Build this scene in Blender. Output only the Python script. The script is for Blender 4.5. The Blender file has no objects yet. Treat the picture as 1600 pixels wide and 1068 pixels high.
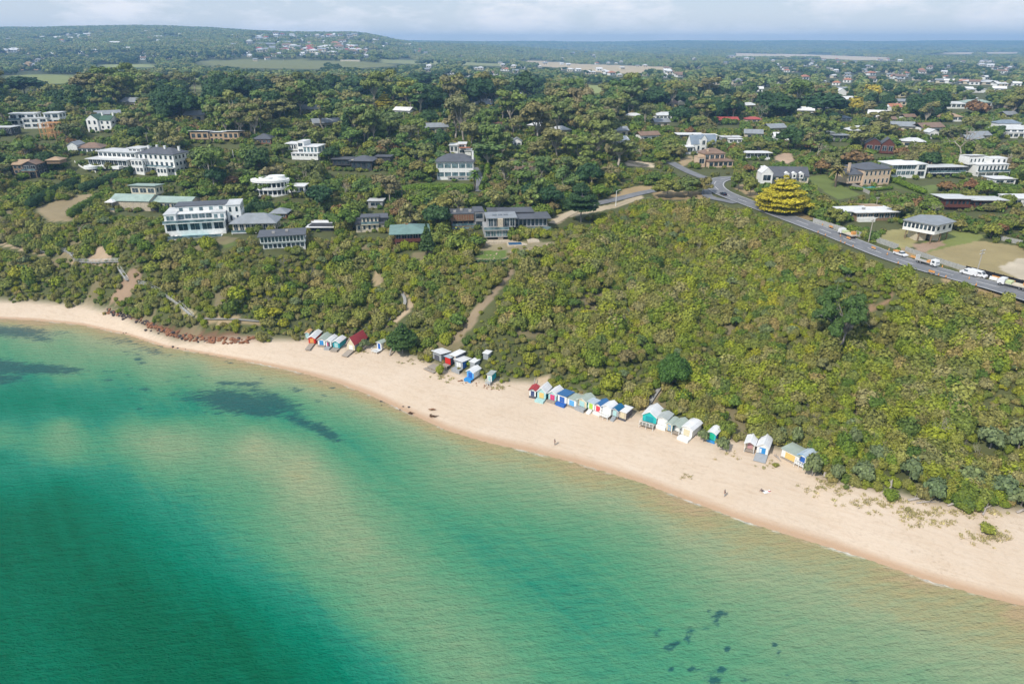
import bpy, math, random
import numpy as np
from mathutils import Vector, Matrix

# ------------------------------------------------------------------ camera, sky, sun
SC = bpy.context.scene
COL = SC.collection
CAMZ, PITCH, FPX = 90.0, math.radians(23.5), 1067.0
cp, sp = math.cos(PITCH), math.sin(PITCH)
cam = bpy.data.cameras.new('camera'); cam.sensor_width = 36; cam.lens = 36*FPX/1600
cam.clip_end = 40000; cam.clip_start = 1
cam_o = bpy.data.objects.new('camera', cam); COL.objects.link(cam_o)
cam_o.location = (0, 0, CAMZ); cam_o.rotation_euler = (math.radians(90)-PITCH, 0, 0)
SC.camera = cam_o
SUN_AZ, SUN_EL = math.radians(224), math.radians(45)      # azimuth clockwise from +Y
sd = Vector((math.sin(SUN_AZ)*math.cos(SUN_EL), math.cos(SUN_AZ)*math.cos(SUN_EL), math.sin(SUN_EL)))
sun = bpy.data.lights.new('sun', 'SUN'); sun.energy = 4.0; sun.angle = math.radians(0.53); sun.color = (1, .94, .84)
sun_o = bpy.data.objects.new('sun', sun); COL.objects.link(sun_o)
sun_o.rotation_euler = sd.to_track_quat('Z', 'Y').to_euler()
W = bpy.data.worlds.new('World'); SC.world = W; W.use_nodes = True
nt = W.node_tree; nt.nodes.clear()
def nn(t, ty, **k):
    n = t.nodes.new(ty)
    for a, b in k.items(): setattr(n, a, b)
    return n
sky = nn(nt, 'ShaderNodeTexSky', sky_type='NISHITA', sun_disc=False, sun_elevation=SUN_EL, sun_rotation=SUN_AZ)
sky.air_density = 1.0; sky.dust_density = 0.6; sky.ozone_density = 1.5
tc = nn(nt, 'ShaderNodeTexCoord'); sep = nn(nt, 'ShaderNodeSeparateXYZ'); nt.links.new(tc.outputs['Generated'], sep.inputs[0])
# clouds live on a plane far above: direction / elevation
zc = nn(nt, 'ShaderNodeMath', operation='MAXIMUM'); zc.inputs[1].default_value = .02; nt.links.new(sep.outputs['Z'], zc.inputs[0])
za = nn(nt, 'ShaderNodeMath', operation='ADD'); za.inputs[1].default_value = .12; nt.links.new(zc.outputs[0], za.inputs[0])
dv = nn(nt, 'ShaderNodeVectorMath', operation='DIVIDE'); nt.links.new(tc.outputs['Generated'], dv.inputs[0])
cb = nn(nt, 'ShaderNodeCombineXYZ')
for i in range(2): nt.links.new(za.outputs[0], cb.inputs[i])
cb.inputs[2].default_value = 1; nt.links.new(cb.outputs[0], dv.inputs[1])
n1 = nn(nt, 'ShaderNodeTexNoise'); n1.inputs['Scale'].default_value = 1.6; n1.inputs['Detail'].default_value = 9; n1.inputs['Roughness'].default_value = .62
mp = nn(nt, 'ShaderNodeMapping'); mp.inputs['Scale'].default_value = (4.5, 4.5, 15); mp.inputs['Location'].default_value = (3.1, .4, 0)
nt.links.new(tc.outputs['Generated'], mp.inputs[0]); nt.links.new(mp.outputs[0], n1.inputs['Vector'])
cr = nn(nt, 'ShaderNodeMapRange'); cr.inputs[1].default_value = .47; cr.inputs[2].default_value = .63; cr.inputs[4].default_value = .85; nt.links.new(n1.outputs[0], cr.inputs[0])
# a thin veil of high cloud everywhere
m1 = nn(nt, 'ShaderNodeMix', data_type='RGBA'); m1.inputs[0].default_value = .62
SKYV, SKYC = (6.9, 8.7, 11.2, 1), (12.6, 12.3, 12.4, 1)
el = nn(nt, 'ShaderNodeMapRange'); el.inputs[1].default_value = 0; el.inputs[2].default_value = .085; nt.links.new(sep.outputs['Z'], el.inputs[0])
m0 = nn(nt, 'ShaderNodeMix', data_type='RGBA'); m0.inputs[6].default_value = (13.8, 13.6, 13.6, 1); m0.inputs[7].default_value = SKYV; nt.links.new(el.outputs[0], m0.inputs[0]); nt.links.new(m0.outputs[2], m1.inputs[7]); nt.links.new(sky.outputs[0], m1.inputs[6])
m2 = nn(nt, 'ShaderNodeMix', data_type='RGBA'); m2.inputs[7].default_value = SKYC
nt.links.new(m1.outputs[2], m2.inputs[6]); nt.links.new(cr.outputs[0], m2.inputs[0])
bg = nn(nt, 'ShaderNodeBackground'); bg.inputs[1].default_value = .09; nt.links.new(m2.outputs[2], bg.inputs[0])
wo = nn(nt, 'ShaderNodeOutputWorld'); nt.links.new(bg.outputs[0], wo.inputs[0])
SC.view_settings.view_transform = 'Standard'; SC.view_settings.look = 'None'; SC.view_settings.gamma = 1
SC.view_settings.use_curve_mapping = False; SC.view_settings.exposure = 0.0
SC.render.engine = 'CYCLES'
SC.cycles.max_bounces = 5; SC.cycles.diffuse_bounces = 3; SC.cycles.glossy_bounces = 2; SC.cycles.transmission_bounces = 2
SC.cycles.volume_bounces = 1; SC.cycles.transparent_max_bounces = 4; SC.cycles.use_denoising = True
SC.cycles.caustics_reflective = False; SC.cycles.caustics_refractive = False

rng = np.random.default_rng(11); R = random.Random(5)

# ------------------------------------------------------------------ projection maths (photo pixels of 1600 x 1068 -> places on the ground)
def proj(x, y, z):
    dz = z-CAMZ; d = y*cp-dz*sp
    return 800+FPX*x/d, 534-FPX*(y*sp+dz*cp)/d, d
def ray(u, v):
    dx = (u-800)/FPX; dy = (534-v)/FPX
    return dx, cp+dy*sp, -sp+dy*cp
def atz(u, v, z):
    a, b, c = ray(u, v); t = (z-CAMZ)/c
    return a*t, b*t

WL = [(0,497),(60,500),(130,507),(200,522),(260,541),(330,553),(400,566),(470,581),(530,598),(580,617),(640,645),(700,672),(760,690),(820,703),(900,722),(1000,752),(1080,782),(1160,812),(1250,840),(1350,870),(1450,905),(1530,928),(1600,945)]
FL = [(0,470),(60,472),(130,477),(165,487),(200,497),(235,512),(275,525),(330,530),(400,531),(450,531),(500,530),(560,534),(600,545),(650,558),(700,577),(760,594),(820,596),(850,599),(900,614),(960,637),(1000,645),(1060,660),(1110,680),(1180,692),(1230,704),(1265,735),(1310,752),(1370,763),(1440,780),(1520,790),(1600,796)]
TL = [(-150,302,25),(0,322,25),(120,345,24),(260,373,23),(340,376,23),(430,394,21),(520,372,23),(600,368,24),(680,394,22),(740,412,22),(800,405,23),(870,375,26),(920,352,28),(1010,314,30),(1100,318,31),(1200,350,30),(1300,385,30),(1400,420,29),(1500,441,29),(1600,462,28),(1750,500,28)]
def curve(pts, tail_l, tail_r):
    P = sorted(pts); x = np.array([p[0] for p in P]); y = np.array([p[1] for p in P])
    x = np.concatenate([[a for a, _ in tail_l], x, [a for a, _ in tail_r]]); y = np.concatenate([[b for _, b in tail_l], y, [b for _, b in tail_r]])
    return x, y
cW = curve([atz(u, v, 0) for u, v in WL], [(-9000, 900), (-900, 300), (-300, 235)], [(140, 70), (260, 20), (900, -300), (9000, -6000)])
cF = curve([atz(u, v, 3) for u, v in FL], [(-9000, 930), (-900, 330), (-300, 262)], [(160, 92), (280, 45), (900, -270), (9000, -5900)])
cT = curve([atz(u, v, z) for u, v, z in TL], [(-9000, 1000), (-900, 400), (-340, 318)], [(200, 150), (320, 90), (900, -200), (9000, -5800)])
yN = np.log(np.array([1,150,240,300,360,400,460,570,760,950,1450,1900,2200,2800,3400,4200,6000,9000,14000], float))
bN = np.array([-.9,-.45,-.22,-.12,.1,.35,.8])
ZT = np.array([[24,24,24,25,36,42,46,50,48,45,43,52,70,106,142,172,150,125,90],
 [22,22,23,25,35,41,45,48,46,43,42,52,70,106,142,172,150,125,90],
 [22,22,22,25,34,40,43,45,43,40,38,46,60,92,122,147,130,118,90],
 [22,22,22,26,34,38,41,43,40,37,34,34,36,42,60,90,100,116,100],
 [24,24,25,29,33,35,36,38,38,36,32,30,30,30,32,36,48,117,100],
 [29,29,29.5,31,32.5,33.5,34.5,36,37,35.5,32,30,30,30,32,36,48,120,100],
 [29,29,29,30,32,33,34,35.5,36.5,35,32,30,30,30,32,36,50,125,100]], float)
def h_in(x, y):
    y = np.maximum(y, 2.0); b = np.clip(x/y, -.9, .8); ly = np.log(y)
    i = np.clip(np.searchsorted(bN, b)-1, 0, len(bN)-2); j = np.clip(np.searchsorted(yN, ly)-1, 0, len(yN)-2)
    fb = (b-bN[i])/(bN[i+1]-bN[i]); fy = np.clip((ly-yN[j])/(yN[j+1]-yN[j]), 0, 1)
    fb = fb*fb*(3-2*fb); 
    z = (ZT[i, j]*(1-fy)+ZT[i, j+1]*fy)*(1-fb)+(ZT[i+1, j]*(1-fy)+ZT[i+1, j+1]*fy)*fb
    far = np.clip((y-1200)/4000, 0, 1)
    return z+far*(6*np.sin(x/410+1)*np.sin(y/530)+5*np.sin(x/190+y/700))*(y < 8000)+np.clip((y-5000)/3000, 0, 1)*7*np.sin(x/900)*np.sin(x/371+2)
def H(x, y):
    x = np.asarray(x, float); y = np.asarray(y, float)
    w = np.interp(x, *cW); f = np.maximum(np.interp(x, *cF), w+6); t = np.maximum(np.interp(x, *cT), f+12)
    ht = h_in(x, t)
    s = np.clip((y-f)/(t-f), 0, 1)
    k = np.clip((x+20)/90, 0, 1)            # bluff on the left, long even slope on the right
    prof = (1-(1-s)**1.5)*(1-k)+(s*.8+.2*s*s*(3-2*s))*k
    gul = np.sin(np.pi*s)*(1.5*np.sin(x/9+np.sin(y/14)*1.3)+1.1*np.sin(x/23+y/31)+.5*np.sin(x/4.1+y/7)+k*(2.2*np.sin(x/15+y/38+1)+1.2*np.sin(x/7.3-y/19)+.8*np.sin(y/9+x/21)))
    slope = 3+(ht-3)*prof+gul*(1-.25*k)
    beach = 3*np.clip((y-w)/(f-w), 0, 1)**.85
    sea = -np.minimum((w-y)*.08, 6)
    return np.where(y < w, sea, np.where(y < f, beach, np.where(y < t, slope, h_in(x, y))))
def hits(u, v):
    """first place where the sight line through a photo pixel meets the ground"""
    u = np.atleast_1d(np.asarray(u, float)); v = np.atleast_1d(np.asarray(v, float))
    a, b, c = ray(u, v); lo = np.full(u.shape, 60.0); hi = lo.copy(); done = np.zeros(u.shape, bool); t = 60.0
    while t < 16000 and not done.all():
        t2 = t*1.01; under = (CAMZ+c*t2 < H(a*t2, b*t2)) & ~done
        lo[under] = t; hi[under] = t2; done |= under; t = t2
    for _ in range(14):
        m = (lo+hi)/2; un = CAMZ+c*m < H(a*m, b*m); hi = np.where(un, m, hi); lo = np.where(un, lo, m)
    hi = np.where(done, hi, 12000)
    return a*hi, b*hi, H(a*hi, b*hi)
def hit(u, v):
    x, y, z = hits([u], [v]); return float(x[0]), float(y[0]), float(z[0])
def inpoly(px, py, poly):
    ins = np.zeros(np.shape(px), bool); n = len(poly)
    for i in range(n):
        x1, y1 = poly[i]; x2, y2 = poly[(i+1) % n]
        if y1 == y2: continue
        c = ((y1 > py) != (y2 > py)) & (px < (x2-x1)*(py-y1)/(y2-y1)+x1); ins ^= c
    return ins
def densify(poly, closed=True, step=12):
    out = []; n = len(poly)
    for i in range(n if closed else n-1):
        a, b = poly[i], poly[(i+1) % n]; k = max(1, int(math.hypot(b[0]-a[0], b[1]-a[1])/step))
        for j in range(k): out.append((a[0]+(b[0]-a[0])*j/k, a[1]+(b[1]-a[1])*j/k))
    if not closed: out.append(poly[-1])
    return out
def ground_poly(poly, closed=True, step=12):
    p = densify(poly, closed, step); x, y, z = hits([a for a, _ in p], [b for _, b in p]); return list(zip(x, y))

# ------------------------------------------------------------------ materials
MATS = {}
def bsdf_mat(name):
    m = bpy.data.materials.new(name); m.use_nodes = True; t = m.node_tree; b = t.nodes['Principled BSDF']; MATS[name] = m
    return m, t, b
def mix(t, a, b, fac, typ='MIX'):
    n = nn(t, 'ShaderNodeMix', data_type='RGBA', blend_type=typ)
    for s, v in ((0, fac), (6, a), (7, b)):
        if hasattr(v, 'is_linked') or hasattr(v, 'links'): t.links.new(v, n.inputs[s])
        else: n.inputs[s].default_value = v if s == 0 else (*v, 1) if len(v) == 3 else v
    return n.outputs[2]
def noise(t, scale, detail=4, rough=.5, vec=None, coord='Object', stretch=None, w=None):
    n = nn(t, 'ShaderNodeTexNoise'); n.inputs['Scale'].default_value = scale; n.inputs['Detail'].default_value = detail; n.inputs['Roughness'].default_value = rough
    if vec is None:
        if coord == 'World': g = nn(t, 'ShaderNodeNewGeometry'); vec = g.outputs['Position']
        else: g = nn(t, 'ShaderNodeTexCoord'); vec = g.outputs[coord]
    if stretch:
        if len(stretch) > 3:
            m0 = nn(t, 'ShaderNodeMapping'); m0.inputs['Rotation'].default_value = (0, 0, stretch[3]); t.links.new(vec, m0.inputs[0]); vec = m0.outputs[0]
        mp = nn(t, 'ShaderNodeMapping'); mp.inputs['Scale'].default_value = stretch[:3]
        t.links.new(vec, mp.inputs[0]); vec = mp.outputs[0]
    t.links.new(vec, n.inputs['Vector']); return n.outputs[0]
def rng_map(t, v, a, b, c=0, d=1):
    n = nn(t, 'ShaderNodeMapRange'); n.inputs[1].default_value = a; n.inputs[2].default_value = b; n.inputs[3].default_value = c; n.inputs[4].default_value = d
    t.links.new(v, n.inputs[0]); return n.outputs[0]
def math2(t, op, a, b):
    n = nn(t, 'ShaderNodeMath', operation=op)
    for i, v in enumerate((a, b)):
        if isinstance(v, (int, float)): n.inputs[i].default_value = v
        else: t.links.new(v, n.inputs[i])
    return n.outputs[0]
def plain(name, c, rough=.75, var=.16, scale=1.3, metal=0, spec=.3):
    """painted / built surface: two close tones of weathering"""
    if name in MATS: return MATS[name]
    m, t, b = bsdf_mat(name)
    f = rng_map(t, noise(t, scale, 6, .6), .35, .7)
    o = mix(t, tuple(min(1, x*(1+var*.3)) for x in c), tuple(x*(1-var) for x in c), f)
    t.links.new(o, b.inputs['Base Color']); b.inputs['Roughness'].default_value = rough; b.inputs['Metallic'].default_value = metal
    b.inputs['Specular IOR Level'].default_value = spec
    return m
def ribbed(name, c, rough=.5, axis=0, pitch=.6):
    """sheet roofing: fine ribs as bump plus blotchy weathering"""
    if name in MATS: return MATS[name]
    m = plain(name, c, rough, .22, .35); t = m.node_tree; b = t.nodes['Principled BSDF']
    w = nn(t, 'ShaderNodeTexWave', bands_direction='XYZ'[axis]); w.inputs['Scale'].default_value = 1/pitch*.5
    g = nn(t, 'ShaderNodeTexCoord'); t.links.new(g.outputs['Object'], w.inputs['Vector'])
    bp = nn(t, 'ShaderNodeBump'); bp.inputs['Strength'].default_value = .5; bp.inputs['Distance'].default_value = .05
    t.links.new(w.outputs[1], bp.inputs['Height']); t.links.new(bp.outputs[0], b.inputs['Normal'])
    return m
def foliage(name, palette, sat_noise=.5, rough=.6):
    """leaf colour: each plant picks its own tone, patches of ground favour some tones, single leaf clumps vary"""
    m, t, b = bsdf_mat(name)
    oi = nn(t, 'ShaderNodeObjectInfo')
    ln = noise(t, .028, 3, .6, vec=oi.outputs['Location'])
    s = math2(t, 'ADD', math2(t, 'MULTIPLY', oi.outputs['Random'], 1-sat_noise), math2(t, 'MULTIPLY', rng_map(t, ln, .3, .7), sat_noise))
    rp = nn(t, 'ShaderNodeValToRGB'); e = rp.color_ramp.elements; n = len(palette)
    while len(e) < n: e.new(.5)
    for i, c in enumerate(palette): e[i].position = .08+.84*i/(n-1); e[i].color = (*c, 1)
    t.links.new(s, rp.inputs[0])
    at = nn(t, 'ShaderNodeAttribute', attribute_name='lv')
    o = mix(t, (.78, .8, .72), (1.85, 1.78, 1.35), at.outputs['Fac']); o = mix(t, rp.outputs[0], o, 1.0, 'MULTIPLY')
    t.links.new(o, b.inputs['Base Color']); b.inputs['Roughness'].default_value = rough; b.inputs['Specular IOR Level'].default_value = .18
    return m

# ------------------------------------------------------------------ mesh helpers
def tag(o, label=None, cat=None, group=None, kind=None):
    if label: o['label'] = label
    if cat: o['category'] = cat
    if group: o['group'] = group
    if kind: o['kind'] = kind
    return o
def raw_mesh(name, V, F, mats, mi=None, lv=None, smooth=False):
    me = bpy.data.meshes.new(name); V = np.asarray(V, np.float32); F = np.asarray(F, np.int32); k = F.shape[1]
    me.vertices.add(len(V)); me.vertices.foreach_set('co', V.ravel())
    me.loops.add(F.size); me.loops.foreach_set('vertex_index', F.ravel())
    me.polygons.add(len(F)); me.polygons.foreach_set('loop_start', np.arange(len(F), dtype=np.int32)*k); me.polygons.foreach_set('loop_total', np.full(len(F), k, np.int32))
    for m in mats: me.materials.append(m)
    if mi is not None: me.polygons.foreach_set('material_index', np.asarray(mi, np.int32))
    if smooth: me.polygons.foreach_set('use_smooth', np.ones(len(F), bool))
    me.update(calc_edges=True)
    if lv is not None:
        a = me.attributes.new('lv', 'FLOAT', 'FACE'); a.data.foreach_set('value', np.asarray(lv, np.float32))
    return me
def link(name, me, parent=None, loc=None, rz=None):
    o = bpy.data.objects.new(name, me); COL.objects.link(o)
    if parent is not None: o.parent = parent
    if loc is not None: o.location = loc
    if rz is not None: o.rotation_euler = (0, 0, rz)
    return o
def empty(name, loc, rz=0, label=None, cat=None, group=None):
    o = bpy.data.objects.new(name, None); COL.objects.link(o); o.location = loc; o.rotation_euler = (0, 0, rz); o.empty_display_size = .5
    return tag(o, label, cat, group)
class MB:
    """collects convex pieces, builds ONE mesh object"""
    def __init__(s): s.v = []; s.f = []; s.m = []; s.ms = []
    def mi(s, m):
        if m not in s.ms: s.ms.append(m)
        return s.ms.index(m)
    def add(s, vs, fs, m):
        b = len(s.v); s.v += [tuple(p) for p in vs]; s.f += [tuple(b+i for i in f) for f in fs]; s.m += [s.mi(m)]*len(fs); return s
    def box(s, x0, x1, y0, y1, z0, z1, m):
        v = [(x, y, z) for z in (z0, z1) for x, y in ((x0, y0), (x1, y0), (x1, y1), (x0, y1))]
        return s.add(v, [(3, 2, 1, 0), (4, 5, 6, 7), (0, 1, 5, 4), (1, 2, 6, 5), (2, 3, 7, 6), (3, 0, 4, 7)], m)
    def prism(s, pts, z0, z1, m):
        n = len(pts); v = [(x, y, z0) for x, y in pts]+[(x, y, z1) for x, y in pts]
        return s.add(v, [tuple(range(n))[::-1], tuple(range(n, 2*n))]+[(i, (i+1) % n, (i+1) % n+n, i+n) for i in range(n)], m)
    def extx(s, pts, x0, x1, m):
        """profile of (y,z) points extruded along x"""
        n = len(pts); v = [(x0, y, z) for y, z in pts]+[(x1, y, z) for y, z in pts]
        return s.add(v, [tuple(range(n)), tuple(range(n, 2*n))[::-1]]+[(i, i+n, (i+1) % n+n, (i+1) % n) for i in range(n)], m)
    def exty(s, pts, y0, y1, m):
        n = len(pts); v = [(x, y0, z) for x, z in pts]+[(x, y1, z) for x, z in pts]
        return s.add(v, [tuple(range(n))[::-1], tuple(range(n, 2*n))]+[(i, (i+1) % n, (i+1) % n+n, i+n) for i in range(n)], m)
    def bar(s, a, b, r0, r1=None, m=None, n=5):
        r1 = r0 if r1 is None else r1; a = Vector(a); b = Vector(b); d = (b-a); q = d.to_track_quat('Z', 'Y')
        v = [a+q@Vector((math.cos(t)*r0, math.sin(t)*r0, 0)) for t in [2*math.pi*i/n for i in range(n)]]+[b+q@Vector((math.cos(t)*r1, math.sin(t)*r1, 0)) for t in [2*math.pi*i/n for i in range(n)]]
        return s.add(v, [tuple(range(n))[::-1], tuple(range(n, 2*n))]+[(i, (i+1) % n, (i+1) % n+n, i+n) for i in range(n)], m)
    def hip(s, x0, x1, y0, y1, z, h, m, t=.18):
        w = x1-x0; d = y1-y0; k = min(w, d)/2
        if w >= d: r = [(x0+k, (y0+y1)/2), (x1-k, (y0+y1)/2)]
        else: r = [((x0+x1)/2, y0+k), ((x0+x1)/2, y1-k)]
        v = [(x0, y0, z), (x1, y0, z), (x1, y1, z), (x0, y1, z), (x0, y0, z+t), (x1, y0, z+t), (x1, y1, z+t), (x0, y1, z+t), (*r[0], z+h), (*r[1], z+h)]
        f = [(3, 2, 1, 0), (0, 1, 5, 4), (1, 2, 6, 5), (2, 3, 7, 6), (3, 0, 4, 7)]
        f += [(4, 5, 9, 8), (5, 6, 9), (6, 7, 8, 9), (7, 4, 8)] if w >= d else [(4, 5, 8), (5, 6, 9, 8), (6, 7, 9), (7, 4, 8, 9)]
        return s.add(v, f, m)
    def build(s, name, parent=None, loc=None, rz=None):
        me = bpy.data.meshes.new(name); me.from_pydata(s.v, [], s.f)
        for m in s.ms: me.materials.append(m)
        me.polygons.foreach_set('material_index', s.m); me.update()
        return link(name, me, parent, loc, rz)
# ------------------------------------------------------------------ land cover traced as ground polygons
# (outline in the photo, colour, keeps plants away, keeps the view of it open)
C_DRY, C_TAN, C_GRN, C_SAND, C_LAWN, C_SOIL = (.38,.28,.15), (.42,.32,.19), (.24,.27,.09), (.52,.40,.27), (.10,.15,.03), (.28,.18,.11)
COVER = [
 ([(0,118),(60,116),(110,117),(165,122),(172,127),(140,131),(0,131)], C_GRN, 1, 1),
 ([(300,96),(380,93),(470,93),(600,98),(620,103),(560,107),(430,108),(340,104)], (.20,.21,.08), 1, 1),
 ([(150,101),(245,100),(245,105),(160,107)], (.30,.33,.13), 1, 1),
 ([(205,124),(380,121),(380,125),(215,128)], (.26,.30,.12), 1, 1),
 ([(295,136),(318,136),(322,152),(312,152)], (.28,.30,.10), 1, 1),
 ([(815,95),(850,96),(905,100),(1050,105),(1050,112),(960,116),(925,112),(900,108),(820,102)], (.52,.42,.27), 1, 1),
 ([(1140,83),(1260,85),(1390,90),(1398,96),(1300,92),(1150,92)], (.60,.50,.36), 1, 1),
 ([(1465,82),(1600,81),(1600,84),(1470,85)], (.58,.48,.34), 1, 1),
 ([(910,132),(975,136),(982,146),(925,146)], (.30,.34,.12), 1, 1),
 ([(55,325),(115,305),(150,303),(125,320),(110,345),(75,347)], (.33,.26,.15), 1, 1),
 ([(590,92),(800,100),(800,104),(600,99)], (.28,.30,.13), 1, 1),
 # slips, tracks and paths on the bluff
 ([(134,407),(140,396),(158,384),(176,394),(176,406),(150,409)], (.46,.34,.23), .85, 1),
 ([(168,472),(185,448),(200,425),(215,418),(228,424),(215,440),(205,465),(190,475)], (.33,.225,.15), .8, 1),
 ([(0,379),(60,392),(60,396),(0,383)], C_SAND, 1, 1),
 ([(60,396),(110,390),(118,410),(190,409),(190,413),(114,414),(106,394),(60,400)], C_TAN, 1, 1),
 ([(702,533),(720,510),(745,478),(775,448),(800,418),(806,420),(785,450),(757,482),(735,515),(712,536)], (.30,.23,.15), .8, 1),
 ([(600,508),(622,495),(640,472),(622,456),(628,452),(648,470),(645,480),(625,500),(604,512)], C_SAND, 1, 1),
 ([(1345,488),(1360,478),(1385,468),(1385,450),(1392,450),(1394,470),(1370,484),(1350,492)], C_SOIL, 1, 1),
 ([(1002,640),(1015,620),(1032,600),(1038,602),(1025,622),(1012,645)], C_SAND, 1, 1),
 ([(1380,380),(1395,378),(1440,397),(1425,402)], C_DRY, 1, 0),
 ([(585,425),(590,420),(598,435),(590,450),(582,440)], C_TAN, 1, 1),
 # gardens, lawns and drives
 ([(700,412),(735,390),(760,376),(870,378),(880,372),(885,376),(800,408),(760,416)], (.29,.25,.15), .6, 0),
 ([(738,402),(745,392),(790,391),(792,402),(770,406)], (.13,.19,.04), 1, 1),
 ([(862,342),(880,332),(960,318),(1000,303),(1008,309),(960,325),(888,340),(872,352)], (.50,.41,.28), 1, 1),
 ([(620,290),(680,284),(735,287),(735,292),(690,290),(630,296)], C_LAWN, 1, 1),
 ([(1255,278),(1290,272),(1300,282),(1345,305),(1310,312),(1290,300)], (.16,.20,.05), 1, 1),
 ([(1385,282),(1440,290),(1465,303),(1440,305),(1395,292)], (.12,.16,.04), 1, 1),
 ([(1440,291),(1465,288),(1465,300),(1445,300)], (.17,.22,.06), 1, 1),
 ([(1435,388),(1440,380),(1490,360),(1545,368),(1515,382),(1450,394)], (.22,.25,.07), 1, 1),
 ([(1372,372),(1385,360),(1420,356),(1432,378),(1420,388),(1395,386)], (.36,.32,.14), 1, 1),
 ([(1425,382),(1470,376),(1478,382),(1438,396)], (.40,.28,.20), 1, 1),
 ([(1436,398),(1480,386),(1530,376),(1592,384),(1600,392),(1700,420),(1700,470),(1600,447),(1520,430)], (.37,.30,.15), 1, 1),
 ([(1560,418),(1590,404),(1640,400),(1640,440),(1590,436)], (.60,.52,.40), 1, 1),
 ([(1145,293),(1160,288),(1215,315),(1275,342),(1262,344),(1200,322)], C_DRY, 1, 1),
 ([(1015,300),(1045,297),(1100,300),(1118,308),(1108,312),(1030,312)], C_DRY, .8, 1),
 ([(955,318),(1000,305),(1030,292),(1000,290),(975,295),(950,308)], C_DRY, .8, 1),
 ([(1210,242),(1235,238),(1242,250),(1230,256),(1212,250)], (.50,.36,.25), 1, 1),
 ([(1425,245),(1480,247),(1520,250),(1520,256),(1440,256)], C_SOIL, .8, 0),
 ([(975,250),(1022,255),(1020,262),(980,259)], (.55,.45,.33), 1, 1),
 ([(1060,250),(1080,243),(1085,250),(1065,262)], C_TAN, 1, 0),
 ([(340,383),(358,372),(372,382),(352,388)], (.12,.16,.04), 1, 1),
 ([(795,262),(835,250),(840,262),(800,272)], C_SOIL, .7, 0),
 ([(1470,440),(1600,476),(1600,466),(1470,432)], C_DRY, .5, 0),
 ([(300,500),(340,490),(400,500),(430,505),(400,508),(330,506)], C_TAN, .8, 1),
 ([(265,470),(300,480),(312,498),(295,496)], (.48,.40,.22), .8, 1),
 ([(235,503),(275,513),(330,519),(405,522),(405,536),(330,534),(275,529),(240,516)], (.20,.12,.07), 1, 1),
 ([(163,483),(200,491),(236,503),(240,514),(200,500),(165,490)], (.24,.17,.11), 1, 1),
 ([(835,590),(850,586),(868,590),(852,598),(838,600)], C_SAND, 1, 0),
]
DM = np.zeros((534, 800), np.float32)              # how far away the thing is that must stay in view
def vn(x, y, s, seed):
    T = np.random.default_rng(seed).random((64, 64)); X = x/s; Y = y/s; i = np.floor(X).astype(int); j = np.floor(Y).astype(int); fx = X-i; fy = Y-j; fx = fx*fx*(3-2*fx); fy = fy*fy*(3-2*fy); i %= 64; j %= 64
    return (T[i, j]*(1-fx)+T[(i+1) % 64, j]*fx)*(1-fy)+(T[i, (j+1) % 64]*(1-fx)+T[(i+1) % 64, (j+1) % 64]*fx)*fy
def pnoise(u, v, a, b):
    T = np.random.default_rng(3).random((64, 64)); X = u/a; Y = v/b; i = np.floor(X).astype(int); j = np.floor(Y).astype(int); fx = X-i; fy = Y-j; i %= 64; j %= 64
    return (T[i, j]*(1-fx)+T[(i+1) % 64, j]*fx)*(1-fy)+(T[i, (j+1) % 64]*(1-fx)+T[(i+1) % 64, (j+1) % 64]*fx)*fy
def protect_box(u0, v0, u1, v1, d):
    a = DM[max(0, int(v0/2)):int(v1/2)+1, max(0, int(u0/2)):int(u1/2)+1]; a[:] = np.maximum(a, d)
gu, gv = np.meshgrid(np.arange(800)*2+1, np.arange(534)*2+1)
PLAN = []
for poly, c, keep, vis in COVER:
    gp = ground_poly(poly); PLAN.append((gp, c, keep))
    if vis:
        d = float(np.median([proj(x, y, H(x, y))[2] for x, y in gp]))
        k = inpoly(gu, gv, poly)
        if d > 700: k &= pnoise(gu, gv, 34, 5) > .36
        if d < 700 and k.any():
            hx, hy, hz = hits(gu[k], gv[k]); d = proj(hx, hy, hz)[2].astype(np.float32)
        DM[k] = np.maximum(DM[k], d)
PB = [(min(p[0] for p in g), max(p[0] for p in g), min(p[1] for p in g), max(p[1] for p in g)) for g, _, _ in PLAN]
def covered(x, y):
    """chance that a plant is kept off this place"""
    k = np.zeros(np.shape(x))
    for (g, c, keep), (a, b, c0, d0) in zip(PLAN, PB):
        s = (x > a) & (x < b) & (y > c0) & (y < d0)
        if s.any(): i = np.where(s)[0]; k[i] = np.maximum(k[i], inpoly(x[i], y[i], g)*keep)
    return k

# ------------------------------------------------------------------ ground: one sheet to the horizon
def axis(fine0, fine1, st, lo, hi, gr):
    a = list(np.arange(fine0, fine1+st, st)); s = st; x = a[-1]
    while x < hi: s *= gr; x += s; a.append(x)
    s = st; x = fine0; L = []
    while x > lo: s *= gr; x -= s; L.append(x)
    return np.array(L[::-1]+a)
ax = axis(-260, 260, 1.25, -9300, 9300, 1.06); ay = axis(60, 420, 1.25, -2500, 10200, 1.035)
GX, GY = np.meshgrid(ax, ay); GZ = H(GX, GY)
gx, gy, gz = GX.ravel(), GY.ravel(), GZ.ravel()
nx, ny = len(ax), len(ay)
ii = (np.arange(ny-1)[:, None]*nx+np.arange(nx-1)[None]).ravel()
gF = np.stack([ii, ii+1, ii+nx+1, ii+nx], 1)
m, t, b = bsdf_mat('land'); MATS['land'] = m
me = raw_mesh('ground', np.stack([gx, gy, gz], 1), gF, [m], smooth=True)
colr = np.tile(np.array([.105, .115, .042, 1.0], np.float32), (len(gx), 1))
far = np.clip((gy-700)/800, 0, 1)[:, None]; colr[:, :3] = colr[:, :3]*(1-far)+np.array([.075, .09, .04])*far
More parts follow.
